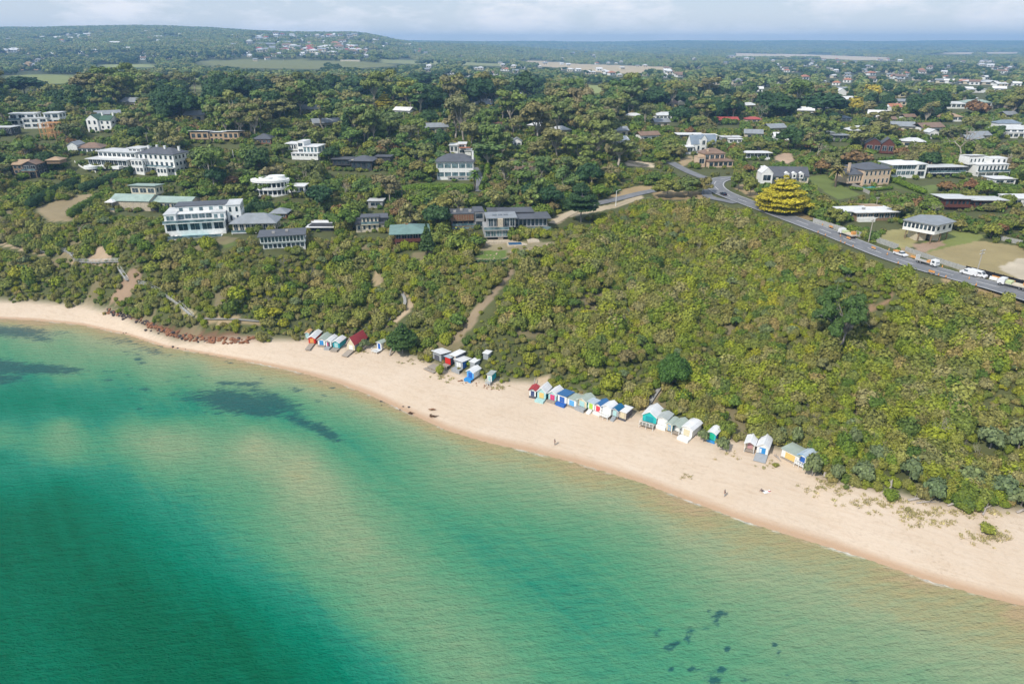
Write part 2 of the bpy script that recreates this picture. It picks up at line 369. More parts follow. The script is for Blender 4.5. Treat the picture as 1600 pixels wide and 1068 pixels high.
for (g, c, keep), (a, b0, c0, d0) in zip(PLAN, PB):
    s = np.where((gx > a) & (gx < b0) & (gy > c0) & (gy < d0))[0]
    if len(s): s = s[inpoly(gx[s], gy[s], g)]; colr[s, :3] = c
bare_ = (vn(gx+700, gy, 9, 51) < np.where(gx < 10, .24, .13)) & (gy < np.interp(gx, *cT)+5); colr[bare_, :3] = colr[bare_, :3]*.4+np.array([.30, .235, .14])*.6
wv = np.interp(gx, *cW); fv = np.interp(gx, *cF)
sandy = np.clip((fv+1.5-gy)/3, 0, 1)[:, None]; colr[:, :3] = colr[:, :3]*(1-sandy)+np.array([.625, .51, .395])*sandy
colr[:, 3] = sandy[:, 0]
bt = me.attributes.new('beach', 'FLOAT', 'POINT'); bt.data.foreach_set('value', np.clip((gy-wv)/(fv-wv), -1, 2).astype(np.float32))
at = me.attributes.new('cover', 'FLOAT_COLOR', 'POINT'); at.data.foreach_set('color', colr.ravel())
a = nn(t, 'ShaderNodeAttribute', attribute_name='cover')
g = nn(t, 'ShaderNodeNewGeometry'); sz = nn(t, 'ShaderNodeSeparateXYZ'); t.links.new(g.outputs['Position'], sz.inputs[0])
nA = noise(t, .06, 8, .65, coord='World'); nB = noise(t, .9, 6, .7, coord='World')
o = mix(t, a.outputs[0], (.62, .62, .6), rng_map(t, nA, .35, .68, 0, .7), 'MULTIPLY')
sb = mix(t, a.outputs[0], (.93, .90, .86), rng_map(t, nA, .4, .65, 0, .8), 'MULTIPLY')
streak = noise(t, .25, 5, .6, coord='World', stretch=(1, 6, 1, .5))
sb = mix(t, sb, (.88, .83, .78), rng_map(t, streak, .5, .72, 0, .7), 'MULTIPLY')
o = mix(t, o, sb, a.outputs['Alpha'])
o = mix(t, o, (.72, .70, .66), rng_map(t, nB, .5, .8, 0, .55), 'MULTIPLY')
ab = nn(t, 'ShaderNodeAttribute', attribute_name='beach'); tl = math2(t, 'ADD', ab.outputs['Fac'], math2(t, 'MULTIPLY', noise(t, .08, 5, .6, coord='World'), .35))
wv_ = nn(t, 'ShaderNodeTexNoise', noise_dimensions='1D'); wv_.inputs['Scale'].default_value = 11; wv_.inputs['Detail'].default_value = 3; t.links.new(tl, wv_.inputs['W'])
lines = math2(t, 'MULTIPLY', rng_map(t, wv_.outputs[0], .5, .72, 0, .55), rng_map(t, ab.outputs['Fac'], .05, .75, 1, 0)); lines = math2(t, 'MULTIPLY', lines, a.outputs['Alpha'])
o = mix(t, o, (.54, .40, .28), lines)
foot = math2(t, 'MULTIPLY', rng_map(t, noise(t, 1.3, 5, .75, coord='World'), .54, .66, 0, .8), rng_map(t, noise(t, .07, 3, .6, coord='World'), .45, .6)); foot = math2(t, 'MULTIPLY', foot, a.outputs['Alpha'])
o = mix(t, o, (.47, .36, .26), foot)
# wet sand beside the water
wn = math2(t, 'ADD', sz.outputs['Z'], math2(t, 'MULTIPLY', nA, .25))
wet = rng_map(t, wn, .28, .62, 1, 0)
o = mix(t, o, (.45, .29, .175), math2(t, 'MULTIPLY', wet, .85))
t.links.new(o, b.inputs['Base Color'])
t.links.new(rng_map(t, wet, 0, 1, .9, .45), b.inputs['Roughness']); b.inputs['Specular IOR Level'].default_value = .25
bp = nn(t, 'ShaderNodeBump'); bp.inputs['Strength'].default_value = .5; bp.inputs['Distance'].default_value = .25; t.links.new(nB, bp.inputs['Height']); t.links.new(bp.outputs[0], b.inputs['Normal'])
tag(link('ground', me), kind='structure')

# ------------------------------------------------------------------ sea
DEP = [(0,530,.42),(100,540,.35),(200,560,.3),(300,575,.28),(0,600,.6),(100,590,.4),(50,630,.8),(150,620,.65),(250,600,.42),(150,640,.75),(250,630,.6),(350,620,.5),(250,650,.62),(450,640,.55),(530,690,.55),(560,720,.52),(620,740,.48),
 (100,662,.38),(250,672,.30),(0,668,.52),(400,682,.22),(480,715,.19),(520,760,.21),(0,720,.78),(100,745,.72),(200,720,.5),(300,740,.42),(400,760,.36),(500,800,.26),(560,850,.26),
 (0,800,.92),(150,800,.85),(250,820,.7),(350,850,.55),(450,870,.42),(550,900,.33),(600,950,.33),(680,1000,.33),(760,1050,.34),
 (50,900,.97),(200,920,1),(350,960,.92),(450,950,.7),(500,1000,.75),(100,1040,.95),(300,1050,1),(500,1060,.88),(620,1060,.62),
 (640,790,.46),(720,820,.5),(800,860,.52),(880,900,.55),(900,960,.56),(940,1020,.54),(1000,1060,.54),(880,1050,.5),(820,960,.48),
 (700,730,.24),(800,745,.2),(650,690,.25),(800,790,.36),(900,800,.32),(1000,820,.28),(1000,900,.42),(1100,960,.38),(1200,1040,.38),(1300,1000,.28),(1200,900,.2),(1100,850,.19),(1400,1000,.22),(1500,1040,.2),(1550,1000,.12),(1450,950,.08),(1300,900,.12),
 (600,652,.2),(500,620,.22),(400,600,.25),(-200,800,.95),(-200,600,.8),(-200,1100,1),(700,1200,.5),(300,1200,1),(1200,1200,.4),(1700,1050,.15),(1700,1250,.3)]
DEP += [(0,625,.8),(100,622,.75),(200,624,.68),(300,640,.62),(400,652,.58),(480,668,.5),(0,652,.68),(100,650,.64),(200,652,.55),(300,662,.45),(0,686,.48),(100,678,.40),(200,680,.34),(300,685,.28),(0,730,.66),(0,765,.8),(100,715,.42),(420,560+40,.22),(330,590,.24),(700,700,.2)]
DEP += [(u, v+1, .0) for u, v in WL[::2]]+[(u, v+14, .09) for u, v in WL[1::2]]+[(u, v+34, .09) for u, v in WL[14:22]]
P = np.array([(u, v) for u, v, _ in DEP], float); D = np.array([d for *_, d in DEP])
def phi(r): return r*r*np.log(r+1e-6)
S = 300.0; K = phi(np.linalg.norm(P[:, None]-P[None], axis=2)/S); n = len(P)
A = np.zeros((n+3, n+3)); A[:n, :n] = K+np.eye(n)*.0006; A[:n, n] = 1; A[:n, n+1:] = P/S; A[n, :n] = 1; A[n+1:, :n] = P.T/S
sol = np.linalg.solve(A, np.concatenate([D, [0, 0, 0]]))
wx = axis(-330, 220, 1.0, -9200, 9200, 1.12); wy = axis(10, 260, 1.0, -2300, 950, 1.12)
WX, WY = np.meshgrid(wx, wy); qx, qy = WX.ravel(), WY.ravel()
pu, pv, pd = proj(qx, np.maximum(qy, 20), 0*qx)
pu = np.clip(pu, -250, 1750); pv = np.clip(pv, 440, 1250)
dep = np.empty(len(qx))
for s in range(0, len(qx), 20000):
    q = np.stack([pu[s:s+20000], pv[s:s+20000]], 1)
    dep[s:s+20000] = phi(np.linalg.norm(q[:, None]-P[None], axis=2)/S)@sol[:n]+sol[n]+(q/S)@sol[n+1:]
dep = np.clip(dep, 0, 1)
shore = np.interp(qx, *cW)-qy; dep = np.minimum(dep, np.clip(shore/45, 0, 1)**.6+.02)
# weed beds: (u, v, half width, half height, tilt, strength)
WEED = [(300,545,20,4,.3,.6),(280,540,25,5,.3,.6),(320,552,14,3,.3,.6),(20,518,60,9,.05,1),(60,528,30,6,.1,.8),(-20,572,85,11,.06,1.2),(60,576,60,8,.05,1.1),(110,578,22,5,0,.9),(-10,592,45,8,0,1),(170,528,22,4,0,.5),(190,532,45,7,.15,.55),(235,548,35,6,.25,.6),(100,520,18,5,.2,.5),(330,622,55,13,.05,.75),(370,628,60,16,.15,1.2),(400,640,45,10,.1,1.1),(430,630,40,14,.3,1),(355,598,20,3,0,.9),(385,600,26,4,0,.9),(400,610,30,6,.1,.7),(470,658,35,8,.45,.9),(505,672,28,9,.5,1),(520,684,14,4,.2,1),(215,561,6,3,0,.9),(222,567,8,3,0,.7),(170,593,12,4,0,.6),(225,608,12,3,0,.7),(200,586,10,2,0,.5),(290,588,12,2,0,.5),(265,595,8,2,0,.5),
 (1108,957,5,3,0,1.2),(1127,956,5,3,0,1.1),(1118,964,6,3,0,1.1),(1135,963,9,2,.2,1),(1121,972,4,4,0,1.1),(1109,979,5,3,0,1),(1075,981,5,2,0,1),(1083,981,4,2,0,1),(1101,984,3,2,0,.9),(1076,995,5,5,0,1.1),(1028,987,5,6,.8,.8),(1045,1010,9,4,-.2,1),(1054,1006,5,3,0,.9),(1208,1008,5,4,0,1),(1160,1034,4,3,0,1),(1116,1041,6,3,0,1),(1128,1046,7,4,0,1),(1093,1047,8,3,0,.8),(1116,1062,10,6,0,1.1),(1233,1056,4,3,0,1),(1322,1065,5,3,0,1),(1160,1062,4,3,0,.9),(1066,1036,5,3,0,.7),(1026,952,5,2,.3,.8),(1340,1063,4,3,0,.8)]
wr = random.Random(4)
WEED += [(1105+wr.gauss(0, 55), 1000+wr.gauss(0, 34), wr.uniform(1.5, 3.6), wr.uniform(1.0, 2.2), 0, wr.uniform(.6, 1)) for _ in range(34)]+[(380+wr.gauss(0, 90), 620+wr.gauss(0, 22), wr.uniform(3, 9), wr.uniform(1.2, 2.6), .2, wr.uniform(.5, .8)) for _ in range(30)]+[(210+wr.gauss(0, 60), 548+wr.gauss(0, 16), wr.uniform(3, 10), wr.uniform(1, 2.2), .2, wr.uniform(.4, .7)) for _ in range(26)]
weed = np.zeros(len(qx))
for u, v, a_, b_, tl, st in WEED:
    dx, dy = pu-u, pv-v; c, s = math.cos(tl), math.sin(tl)
    r = ((dx*c+dy*s)/a_)**2+((dy*c-dx*s)/b_)**2
    weed = np.maximum(weed, (st if a_ > 11 else st*1.22)*np.exp(-r*.7))
ii = (np.arange(len(wy)-1)[:, None]*len(wx)+np.arange(len(wx)-1)[None]).ravel(); wF = np.stack([ii, ii+1, ii+len(wx)+1, ii+len(wx)], 1)
m, t, b = bsdf_mat('sea_water')
me = raw_mesh('sea', np.stack([qx, qy, 0*qx], 1), wF, [m], smooth=True)
for nm, arr in (('deep', dep), ('weed', weed), ('edge', shore)):
    at = me.attributes.new(nm, 'FLOAT', 'POINT'); at.data.foreach_set('value', arr.astype(np.float32))
ad = nn(t, 'ShaderNodeAttribute', attribute_name='deep'); aw = nn(t, 'ShaderNodeAttribute', attribute_name='weed')
big = noise(t, .02, 5, .6, coord='World', stretch=(1, 1.5, 1, .6)); rip = noise(t, 1, 3, .5, coord='World', stretch=(.016, .42, 1, .87))
swell = noise(t, 1, 5, .65, coord='World', stretch=(.16, .75, 1, -.12))
dd = math2(t, 'ADD', ad.outputs['Fac'], rng_map(t, big, .3, .7, -.05, .05))
tw = nn(t, 'ShaderNodeMath', operation='MULTIPLY'); t.links.new(rng_map(t, rip, .3, .7, -.03, .03), tw.inputs[0]); t.links.new(rng_map(t, ad.outputs['Fac'], .2, .55), tw.inputs[1])
dd = math2(t, 'ADD', dd, tw.outputs[0]); dd = math2(t, 'ADD', dd, rng_map(t, swell, .3, .7, -.045, .045))
rp = nn(t, 'ShaderNodeValToRGB'); e = rp.color_ramp.elements
ST = [(0,(.40,.30,.17)),(.06,(.34,.305,.155)),(.16,(.265,.325,.185)),(.32,(.15,.29,.16)),(.48,(.075,.265,.145)),(.62,(.02,.215,.135)),(.78,(.0,.17,.10)),(.92,(.0,.13,.068)),(1,(.0,.105,.05))]
while len(e) < len(ST): e.new(.5)
for i, (p_, c) in enumerate(ST): e[i].position = p_; e[i].color = (*c, 1)
t.links.new(dd, rp.inputs[0])
wn1 = noise(t, .75, 9, .8, coord='World', stretch=(.4, 1, 1, -.35))
wf = math2(t, 'ADD', math2(t, 'MULTIPLY', aw.outputs['Fac'], 1.3), rng_map(t, wn1, .25, .75, -1.0, .85))
o = mix(t, rp.outputs[0], (.012, .075, .09), rng_map(t, wf, .38, .9, 0, .82))
ae = nn(t, 'ShaderNodeAttribute', attribute_name='edge'); fn = noise(t, .5, 6, .7, coord='World')
fo = math2(t, 'MULTIPLY', rng_map(t, math2(t, 'ADD', ae.outputs['Fac'], math2(t, 'MULTIPLY', fn, -2.2)), -.9, .15, 1, 0), rng_map(t, noise(t, .12, 4, .6, coord='World'), .5, .62, 0, .8))
o = mix(t, o, (.72, .70, .64), fo)
t.links.new(o, b.inputs['Base Color']); b.inputs['Roughness'].default_value = .18; b.inputs['IOR'].default_value = 1.33
b.inputs['Specular IOR Level'].default_value = .07
wv1 = noise(t, .8, 5, .6, coord='World', stretch=(.35, 1, 1, -.2)); wv2 = noise(t, 2.2, 3, .6, coord='World', stretch=(.5, 1, 1, .15))
hh = math2(t, 'ADD', wv1, math2(t, 'MULTIPLY', wv2, .35))
bp = nn(t, 'ShaderNodeBump'); bp.inputs['Strength'].default_value = 1.0; bp.inputs['Distance'].default_value = .9
t.links.new(hh, bp.inputs['Height']); t.links.new(bp.outputs[0], b.inputs['Normal'])
tag(link('sea', me), kind='structure')
# ------------------------------------------------------------------ building materials
P_ = plain
WHITE = P_('white_render', (.80,.80,.78)); CREAM = P_('cream_render', (.62,.55,.42)); PEACH = P_('peach_render', (.66,.50,.36)); GREYW = P_('grey_render', (.36,.36,.36))
BRICK = P_('brown_brick', (.25,.12,.07), var=.35, scale=3); REDW = P_('dark_red_boards', (.13,.045,.032)); TIMB = P_('weathered_timber', (.28,.19,.12), var=.4, scale=2); DARK = P_('dark_cladding', (.055,.055,.06)); TAN = P_('tan_render', (.50,.36,.23)); STONE = P_('pale_stone', (.55,.47,.36), var=.35, scale=2)
FRAMING = P_('new_pine_framing', (.62,.33,.14)); CONC = P_('concrete', (.42,.40,.37)); SLATE = ribbed('slate_roof', (.105,.11,.125)); GREYR = ribbed('grey_sheet_roof', (.27,.29,.31)); PALER = ribbed('pale_sheet_roof', (.60,.61,.61)); WHITER = ribbed('white_sheet_roof', (.76,.76,.76))
GREENR = ribbed('green_sheet_roof', (.33,.42,.37)); TEALR = ribbed('blue_green_roof', (.17,.27,.245)); BROWNR = ribbed('brown_tile_roof', (.24,.155,.11)); TANR = ribbed('tan_tile_roof', (.42,.29,.18)); REDR = ribbed('red_sheet_roof', (.42,.09,.08)); ORNR = ribbed('terracotta_roof', (.45,.19,.11)); BLUER = ribbed('blue_grey_roof', (.22,.27,.33))
DKGRN = ribbed('dark_green_roof', (.06,.12,.08))
m, t, b = bsdf_mat('window_glass'); GLASS = m
t.links.new(mix(t, (.012, .02, .03), (.06, .09, .11), rng_map(t, noise(t, .5, 2), .4, .6)), b.inputs['Base Color']); b.inputs['Roughness'].default_value = .08; b.inputs['Specular IOR Level'].default_value = .7
m, t, b = bsdf_mat('sea_glass'); AQUA = m
t.links.new(mix(t, (.07, .12, .14), (.20, .28, .30), rng_map(t, noise(t, .5, 2), .4, .6)), b.inputs['Base Color']); b.inputs['Roughness'].default_value = .1
POOL = P_('pool_water', (.05,.42,.45), rough=.08, var=.1); FRAME = P_('window_frame', (.7,.7,.68)); DKFR = P_('dark_window_frame', (.08,.08,.085))
LANDMARKS = []          # (x, y, phrase) used to tell trees apart
SHAD = 1.0

def windows(par, x0, x1, y, z0, z1, n, rows, face='f', fh=.62, fw=.72, glass=GLASS, fr=FRAME, name='window'):
    """a row of windows on the front (y), left or right face; every window its own part"""
    for r in range(rows):
        h = (z1-z0)/rows; a = z0+h*r+h*(.5-fh/2)+.05*h; b_ = a+h*fh
        for i in range(n):
            w = (x1-x0)/n; p = x0+w*i+w*(1-fw)/2; q = p+w*fw; k = .07
            mb = MB()
            if face == 'f':
                mb.box(p, q, y-.05, y+.03, a, b_, fr); mb.box(p+k, q-k, y-.075, y-.052, a+k, b_-k, glass)
                if q-p > 1.5:
                    c = (p+q)/2; mb.box(c-.04, c+.04, y-.09, y-.077, a+k, b_-k, fr)
            elif face == 'r': mb.box(y-.03, y+.05, p, q, a, b_, fr); mb.box(y+.052, y+.075, p+k, q-k, a+k, b_-k, glass)
            else: mb.box(y-.05, y+.03, p, q, a, b_, fr); mb.box(y-.075, y-.052, p+k, q-k, a+k, b_-k, glass)
            mb.build(name, par)
ROOFN = {'hip': 1, 'gab': 1, 'gaf': 1, 'flat': 1, 'skil': 1}
def roof(par, kind, x0, x1, y0, y1, z, m, o=.5, h=None):
    mb = MB(); w = x1-x0; d = y1-y0
    if kind == 'flat':
        mb.box(x0-o, x1+o, y0-o, y1+o, z+.003, z+.30, m)
    elif kind == 'hip': mb.hip(x0-o, x1+o, y0-o, y1+o, z+.003, h or min(w, d)*.24+.3, m)
    elif kind == 'gab':      # ridge along x
        hh = h or d*.3; mb.extx([(y0-o, z-.05), (y0-o, z+.16), ((y0+y1)/2, z+hh+.16), (y1+o, z+.16), (y1+o, z-.05), ((y0+y1)/2, z+hh-.05)], x0-o*.6, x1+o*.6, m)
    elif kind == 'gaf':      # ridge runs back, gable to the front
        hh = h or w*.36; mb.exty([(x0-o, z-.05), (x0-o, z+.16), ((x0+x1)/2, z+hh+.16), (x1+o, z+.16), (x1+o, z-.05), ((x0+x1)/2, z+hh-.05)], y0-o*.6, y1+o*.6, m)
    elif kind == 'skil':     # higher at the front
        hh = h or .9; mb.extx([(y0-o, z+hh), (y0-o, z+hh+.2), (y1+o, z+.2), (y1+o, z)], x0-o, x1+o, m)
    return mb.build('roof', par)
def house(name, label, u, v, blocks, yaw=0, cat='house', short=None, extra=None, group=None, prot=True, apron=7, sink=1.5):
    """u, v: foot of the front in the photo; blocks: (left px, right px, top px, bottom px, front m, back m, wall, (windows, rows) front, side windows, roof kind, roof, opts)"""
    x, y, z = hit(u, v); d = proj(x, y, z)[2]; s = d/FPX; cd = math.sqrt(x*x+y*y); ce = cd/math.hypot(cd, CAMZ-z)
    yw = math.radians(yaw)-math.atan2(x, y)*.0
    par = empty(name, (x, y, z), yw, label, cat, group)
    for bl in blocks:
        u0, u1, v0, v1, y0, y1, wall, fw, sw, rk, rm = bl[:11]; op = bl[11] if len(bl) > 11 else {}
        kx = 1/max(.7, math.cos(yw)); x0 = (u0-u)*s*kx; x1 = (u1-u)*s*kx; sh = y0*(CAMZ-z)/cd; z1 = max((v-v0)*s/ce-sh, 1.5); z0 = (v-v1)*s/ce-sh
        zb = z0-sink if z0 < 1.2 else z0
        if wall is not None:
            mb = MB(); mb.box(x0, x1, y0, y1, zb, z1, wall)
            if rk in ('gab',):
                hh = op.get('h', (y1-y0)*.3)
                for xx, xq in ((x0, x0+.2), (x1-.2, x1)): mb.extx([(y0+.02, z1), (y1-.02, z1), ((y0+y1)/2, z1+hh)], xx, xq, wall)
            if rk == 'gaf':
                hh = op.get('h', (x1-x0)*.36)
                for yy, yq in ((y0, y0+.2), (y1-.2, y1)): mb.exty([(x0+.02, z1), (x1-.02, z1), ((x0+x1)/2, z1+hh)], yy, yq, wall)
            if op.get('open'):        # posts and a dark recess instead of a wall
                pass
            mb.build(op.get('name', 'wall'), par)
        if fw: windows(par, x0+.15, x1-.15, y0, max(z0, 0), z1, fw[0], fw[1], 'f', op.get('fh', .6), op.get('fw', .72), op.get('glass', GLASS), op.get('fr', FRAME))
        if sw: windows(par, y0+.4, y1-.4, x1, max(z0, 0), z1, sw, fw[1] if fw else 1, 'r', op.get('fh', .6)*.9, .5, op.get('glass', GLASS), op.get('fr', FRAME))
        if rk: roof(par, rk, x0, x1, y0, y1, z1, rm, op.get('o', .5), op.get('h'))
        if op.get('bal'):             # balcony slabs in front, one per storey named
            for f in op['bal']:
                zz = z0+(z1-z0)*f; q = op.get('bd', 1.8); bm_ = op.get('bm', WHITE)
                mb = MB(); mb.box(x0-.2, x1+.2, y0-q, y0-.003, zz-.3, zz, bm_); mb.build('balcony', par)
                mb = MB(); mb.box(x0-.15, x1+.15, y0-q+.05, y0-q+.1, zz+.003, zz+.95, op.get('bg', AQUA)); mb.build('balustrade', par)
                if op.get('post'):
                    for k in range(op['post']):
                        xx = x0+(x1-x0)*k/(op['post']-1); mb = MB(); mb.box(xx-.14, xx+.14, y0-q+.12, y0-q+.4, max(z0, 0)-.6, zz-.303, bm_); mb.build('post', par)
        if op.get('chim'):
            for cx, cy, ch in op['chim']:
                mb = MB(); X = x0+(x1-x0)*cx; Y = y0+(y1-y0)*cy; mb.box(X-.45, X+.45, Y-.4, Y+.4, z1-.2, z1+ch, op.get('cm', wall)); mb.box(X-.55, X+.55, Y-.5, Y+.5, z1+ch+.002, z1+ch+.15, op.get('cm', wall)); mb.build('chimney', par)
        if op.get('solar'):
            for k in range(op['solar']):
                X = x0+(x1-x0)*(.2+.6*k/max(1, op['solar'])); mb = MB(); mb.box(X, X+1.6, (y0+y1)/2-1.2, (y0+y1)/2+.8, z1+.36, z1+.42, GLASS); mb.build('solar_panel', par)
        if op.get('box'):
            for cx, cy in op['box']:
                X = x0+(x1-x0)*cx; Y = y0+(y1-y0)*cy; mb = MB(); mb.box(X-.5, X+.5, Y-.4, Y+.4, z1+.303, z1+1.0, CONC); mb.build('roof_vent', par)
    if extra: extra(par, s, ce)
    if prot:
        f = .95 if prot is True else prot
        U0 = min(b[0] for b in blocks); U1 = max(b[1] for b in blocks); V0 = min(b[2] for b in blocks)-3; V1 = max(b[3] for b in blocks)
        protect_box(U0+1, V0, U1-1, V0+(V1-V0)*f+(apron if prot is True else 0), d)
    LANDMARKS.append((x, y, short or label.split(' with')[0]))
    KEEP.append((x, y, max((b[1]-b[0])*s for b in blocks)*.5, max(b[5] for b in blocks), u, blocks, s, yw))
    return par
KEEP = []
# ------------------------------------------------------------------ the houses on the bluff and inland
def steps_railed(par, x0, y0, z0, x1, y1, z1, w, m):
    mb = MB(); n = max(3, int(abs(z1-z0)/.18)); 
    for i in range(n):
        f = i/n; xx = x0+(x1-x0)*f; yy = y0+(y1-y0)*f; zz = z0+(z1-z0)*f; mb.box(xx-w/2, xx+w/2, yy-.2, yy+.2, zz-.3, zz, m)
    mb.build('steps', par)
def x_h11(par, s, ce):
    mb = MB(); mb.box(-62*s, 30*s, -6.5, -.3, -3.0, -.05, WHITE); mb.build('terrace', par)
    mb = MB(); mb.box(-30*s, 10*s, -5.6, -2.4, -.045, -.0, POOL); mb.build('swimming_pool', par)
    mb = MB(); mb.box(-62*s, 30*s, -6.56, -6.5, -.04, .9, AQUA); mb.build('balustrade', par)
    for k in range(3):
        mb = MB(); xx = (-52+k*7)*s; mb.box(xx, xx+.7, -4.6, -2.8, .25, .35, WHITE); mb.box(xx, xx+.7, -2.9, -2.8, .35, .9, WHITE); mb.box(xx, xx+.08, -4.6, -4.5, -.04, .25, WHITE); mb.box(xx+.62, xx+.7, -2.9, -2.8, -.04, .25, WHITE); mb.build('sun_bed', par)
def x_curve(r, h, z, m, name, n=22, a0=-math.pi, a1=0.0):
    return
house('apartment_building', 'white cubic apartment block stepping down beside the pine house frame', 50, 199, [
 (22,58,179,196,0,9,WHITE,(3,2),2,'flat',PALER,{'fh':.6,'bal':[.5]}), (44,78,186,204,-5,0,WHITE,(3,2),3,'flat',PALER,{'o':.15,'glass':GLASS}), (72,93,179,196,-2,9,WHITE,(2,2),2,'flat',PALER)], yaw=12, short='the white cubic apartment block')
def x_frame(par, s, ce):
    for lv in range(3):
        for i in range(5):
            for j in (0, 4, 8):
                X = (-11+i*5.5-lv*0)*s; mb = MB(); z0 = lv*2.8-.8*(lv == 0); mb.box(X-.12, X+.12, j-.12, j+.12, z0, lv*2.8+2.62, FRAMING); mb.build('stud', par)
        mb = MB()
        for j in (0, 4, 8): mb.box(-11.4*s, 11.4*s, j-.1, j+.1, lv*2.8+2.622, lv*2.8+2.8-.002, FRAMING)
        mb.build('beam', par)
        mb = MB(); mb.box(-11*s, 11*s, 4.2, 8.3, lv*2.8+2.5, lv*2.8+2.60, FRAMING); mb.build('floor_deck', par)
house('unfinished_house', 'half built three storey house of bare orange pine framing', 76, 217, [(63,90,192,217,0,8,None,None,None,None,None)], yaw=0, extra=x_frame, short='the bare pine house frame')
house('house', 'white gabled cottage with dark green roof, chimneys and arched porch', 156, 207, [
 (137,156,188,207,0,9,WHITE,(2,2),2,'gaf',DKGRN,{'o':.25,'fw':.4}), (156,176,189,203,1,9,WHITE,(2,2),2,'gab',DKGRN,{'o':.25,'fw':.4,'chim':[(.05,.5,4),(.95,.5,4)]})], yaw=-8, short='the white gabled cottage')
house('house', 'low dark house with white roof edge, cut by the left edge of the photo', 6, 212, [(-10,20,200,212,0,8,DARK,(4,1),1,'flat',PALER,{'fr':FRAME})], short='the dark house at the left edge')
house('house', 'brown roofed bungalow with one white gable end above the two level white villa', 124, 240, [
 (110,124,228,239,-1,8,WHITE,None,None,'gaf',GREYR,{'o':.4}), (122,158,232,240,0,9,WHITE,(5,1),None,'hip',BROWNR,{'h':2.4})], yaw=5, short='the brown roofed bungalow')
def x_h6(par, s, ce):
    pts = [(-20*s+math.cos(a)*12*s, -3+math.sin(a)*4) for a in [math.pi+i*math.pi/12 for i in range(13)]]+[(28*s, -3), (28*s, 0), (-34*s, 0)]
    mb = MB(); mb.prism(pts, .6, 1.9, WHITE); mb.build('curved_balcony', par)
    mb = MB(); mb.prism([(a*.9, b_*.85) for a, b_ in pts], -2, .597, DARK); mb.build('undercroft', par)
house('house', 'wide white modernist villa of two flat roofed levels over a curved dark undercroft', 170, 264, [
 (136,205,250,260,0,12,WHITE,(9,1),2,'flat',PALER,{'fh':.75,'fw':.9,'o':1.0}), (145,212,238,248,4,14,WHITE,(8,1),2,'flat',PALER,{'fh':.5,'o':.8}), (190,213,232,240,8,15,WHITE,(3,1),1,'flat',PALER)], yaw=-14, extra=x_h6, short='the two level white villa')
house('house', 'large white three storey mansion with dark hipped roof and four chimneys', 250, 272, [
 (217,280,242,271,0,11,WHITE,(7,3),4,'hip',SLATE,{'fw':.5,'h':2.6,'chim':[(.1,.5,3),(.3,.6,3.2),(.62,.4,3.4),(.92,.6,3)],'bal':[.36]}), (211,232,252,272,-3.5,0,WHITE,(3,2),2,'flat',PALER,{'fw':.7,'o':.1}), (254,272,262,272,-3,0,WHITE,(3,1),1,'flat',PALER,{'o':.1})], yaw=-16, short='the white mansion with chimneys')
house('apartment_building', 'long tan two storey block with three white sloping roofs', 336, 222, [
 (299,327,208,218,0,9,TAN,(3,1),None,'skil',WHITER,{'fr':DKFR,'o':.6,'fw':.6}), (327,350,209,222,.6,9,TAN,(3,2),None,'skil',WHITER,{'fr':DKFR,'fw':.5,'h':.6}), (350,374,208,218,0,9,TAN,(3,1),1,'skil',WHITER,{'fr':DKFR,'o':.6,'fw':.6})], short='the long tan block')
house('house', 'brown timber house with tan tiled roofs and deck on posts, lowest at the far left', 45, 276, [
 (25,45,258,272,0,9,TIMB,(3,2),1,'gab',TANR,{'h':1.8}), (44,64,258,275,-2,7,DARK,(2,2),2,'gaf',BROWNR,{'h':1.6,'bal':[.5],'bm':TIMB,'post':3}), (70,90,252,257,4,10,TIMB,None,None,'hip',TANR,{'h':1.5})], yaw=4, short='the brown timber house on the left')
def x_h10(par, s, ce):
    mb = MB()
    X = -59*s
    mb.bar((X, -1, 1), (X, -1, 4.2), .07, m=FRAME); mb.add([(X-2, -3, 4), (X+2, -3, 4), (X+2, 1, 4), (X-2, 1, 4), (X, -1, 5.2)], [(3, 2, 1, 0), (0, 1, 4), (1, 2, 4), (2, 3, 4), (3, 0, 4)], WHITE); mb.build('parasol', par)
    mb = MB(); mb.box(-66*s, -52*s, -3, 1, -2, .8, STONE); mb.box(-66*s, -52*s, -3.05, -3, .802, 1.7, AQUA); mb.build('terrace', par)
    for k in range(9):
        mb = MB(); xx = (2+k*5)*s; mb.prism([(xx+math.cos(a)*.01+ .9*math.cos(a), 0) for a in ()] or [(xx, -.06), (xx+1.6, -.06), (xx+1.6, -.03), (xx, -.03)], -.6, 1.6, DKFR); mb.build('arch_opening', par)
house('house', 'long low house with pale green sheet roof and a square upper storey', 235, 330, [
 (172,236,315,329,0,9,STONE,(5,1),None,'gab',GREENR,{'h':2.0,'glass':STONE,'fr':CREAM}), (233,300,316,328,1.5,10,STONE,(6,1),2,'gab',GREENR,{'h':1.7}), (185,226,293,306,10,16,CREAM,(3,1),2,'skil',GREENR,{'fh':.55,'fw':.8,'h':.5,'o':.8})], yaw=-6, extra=x_h10, short='the long green roofed house')
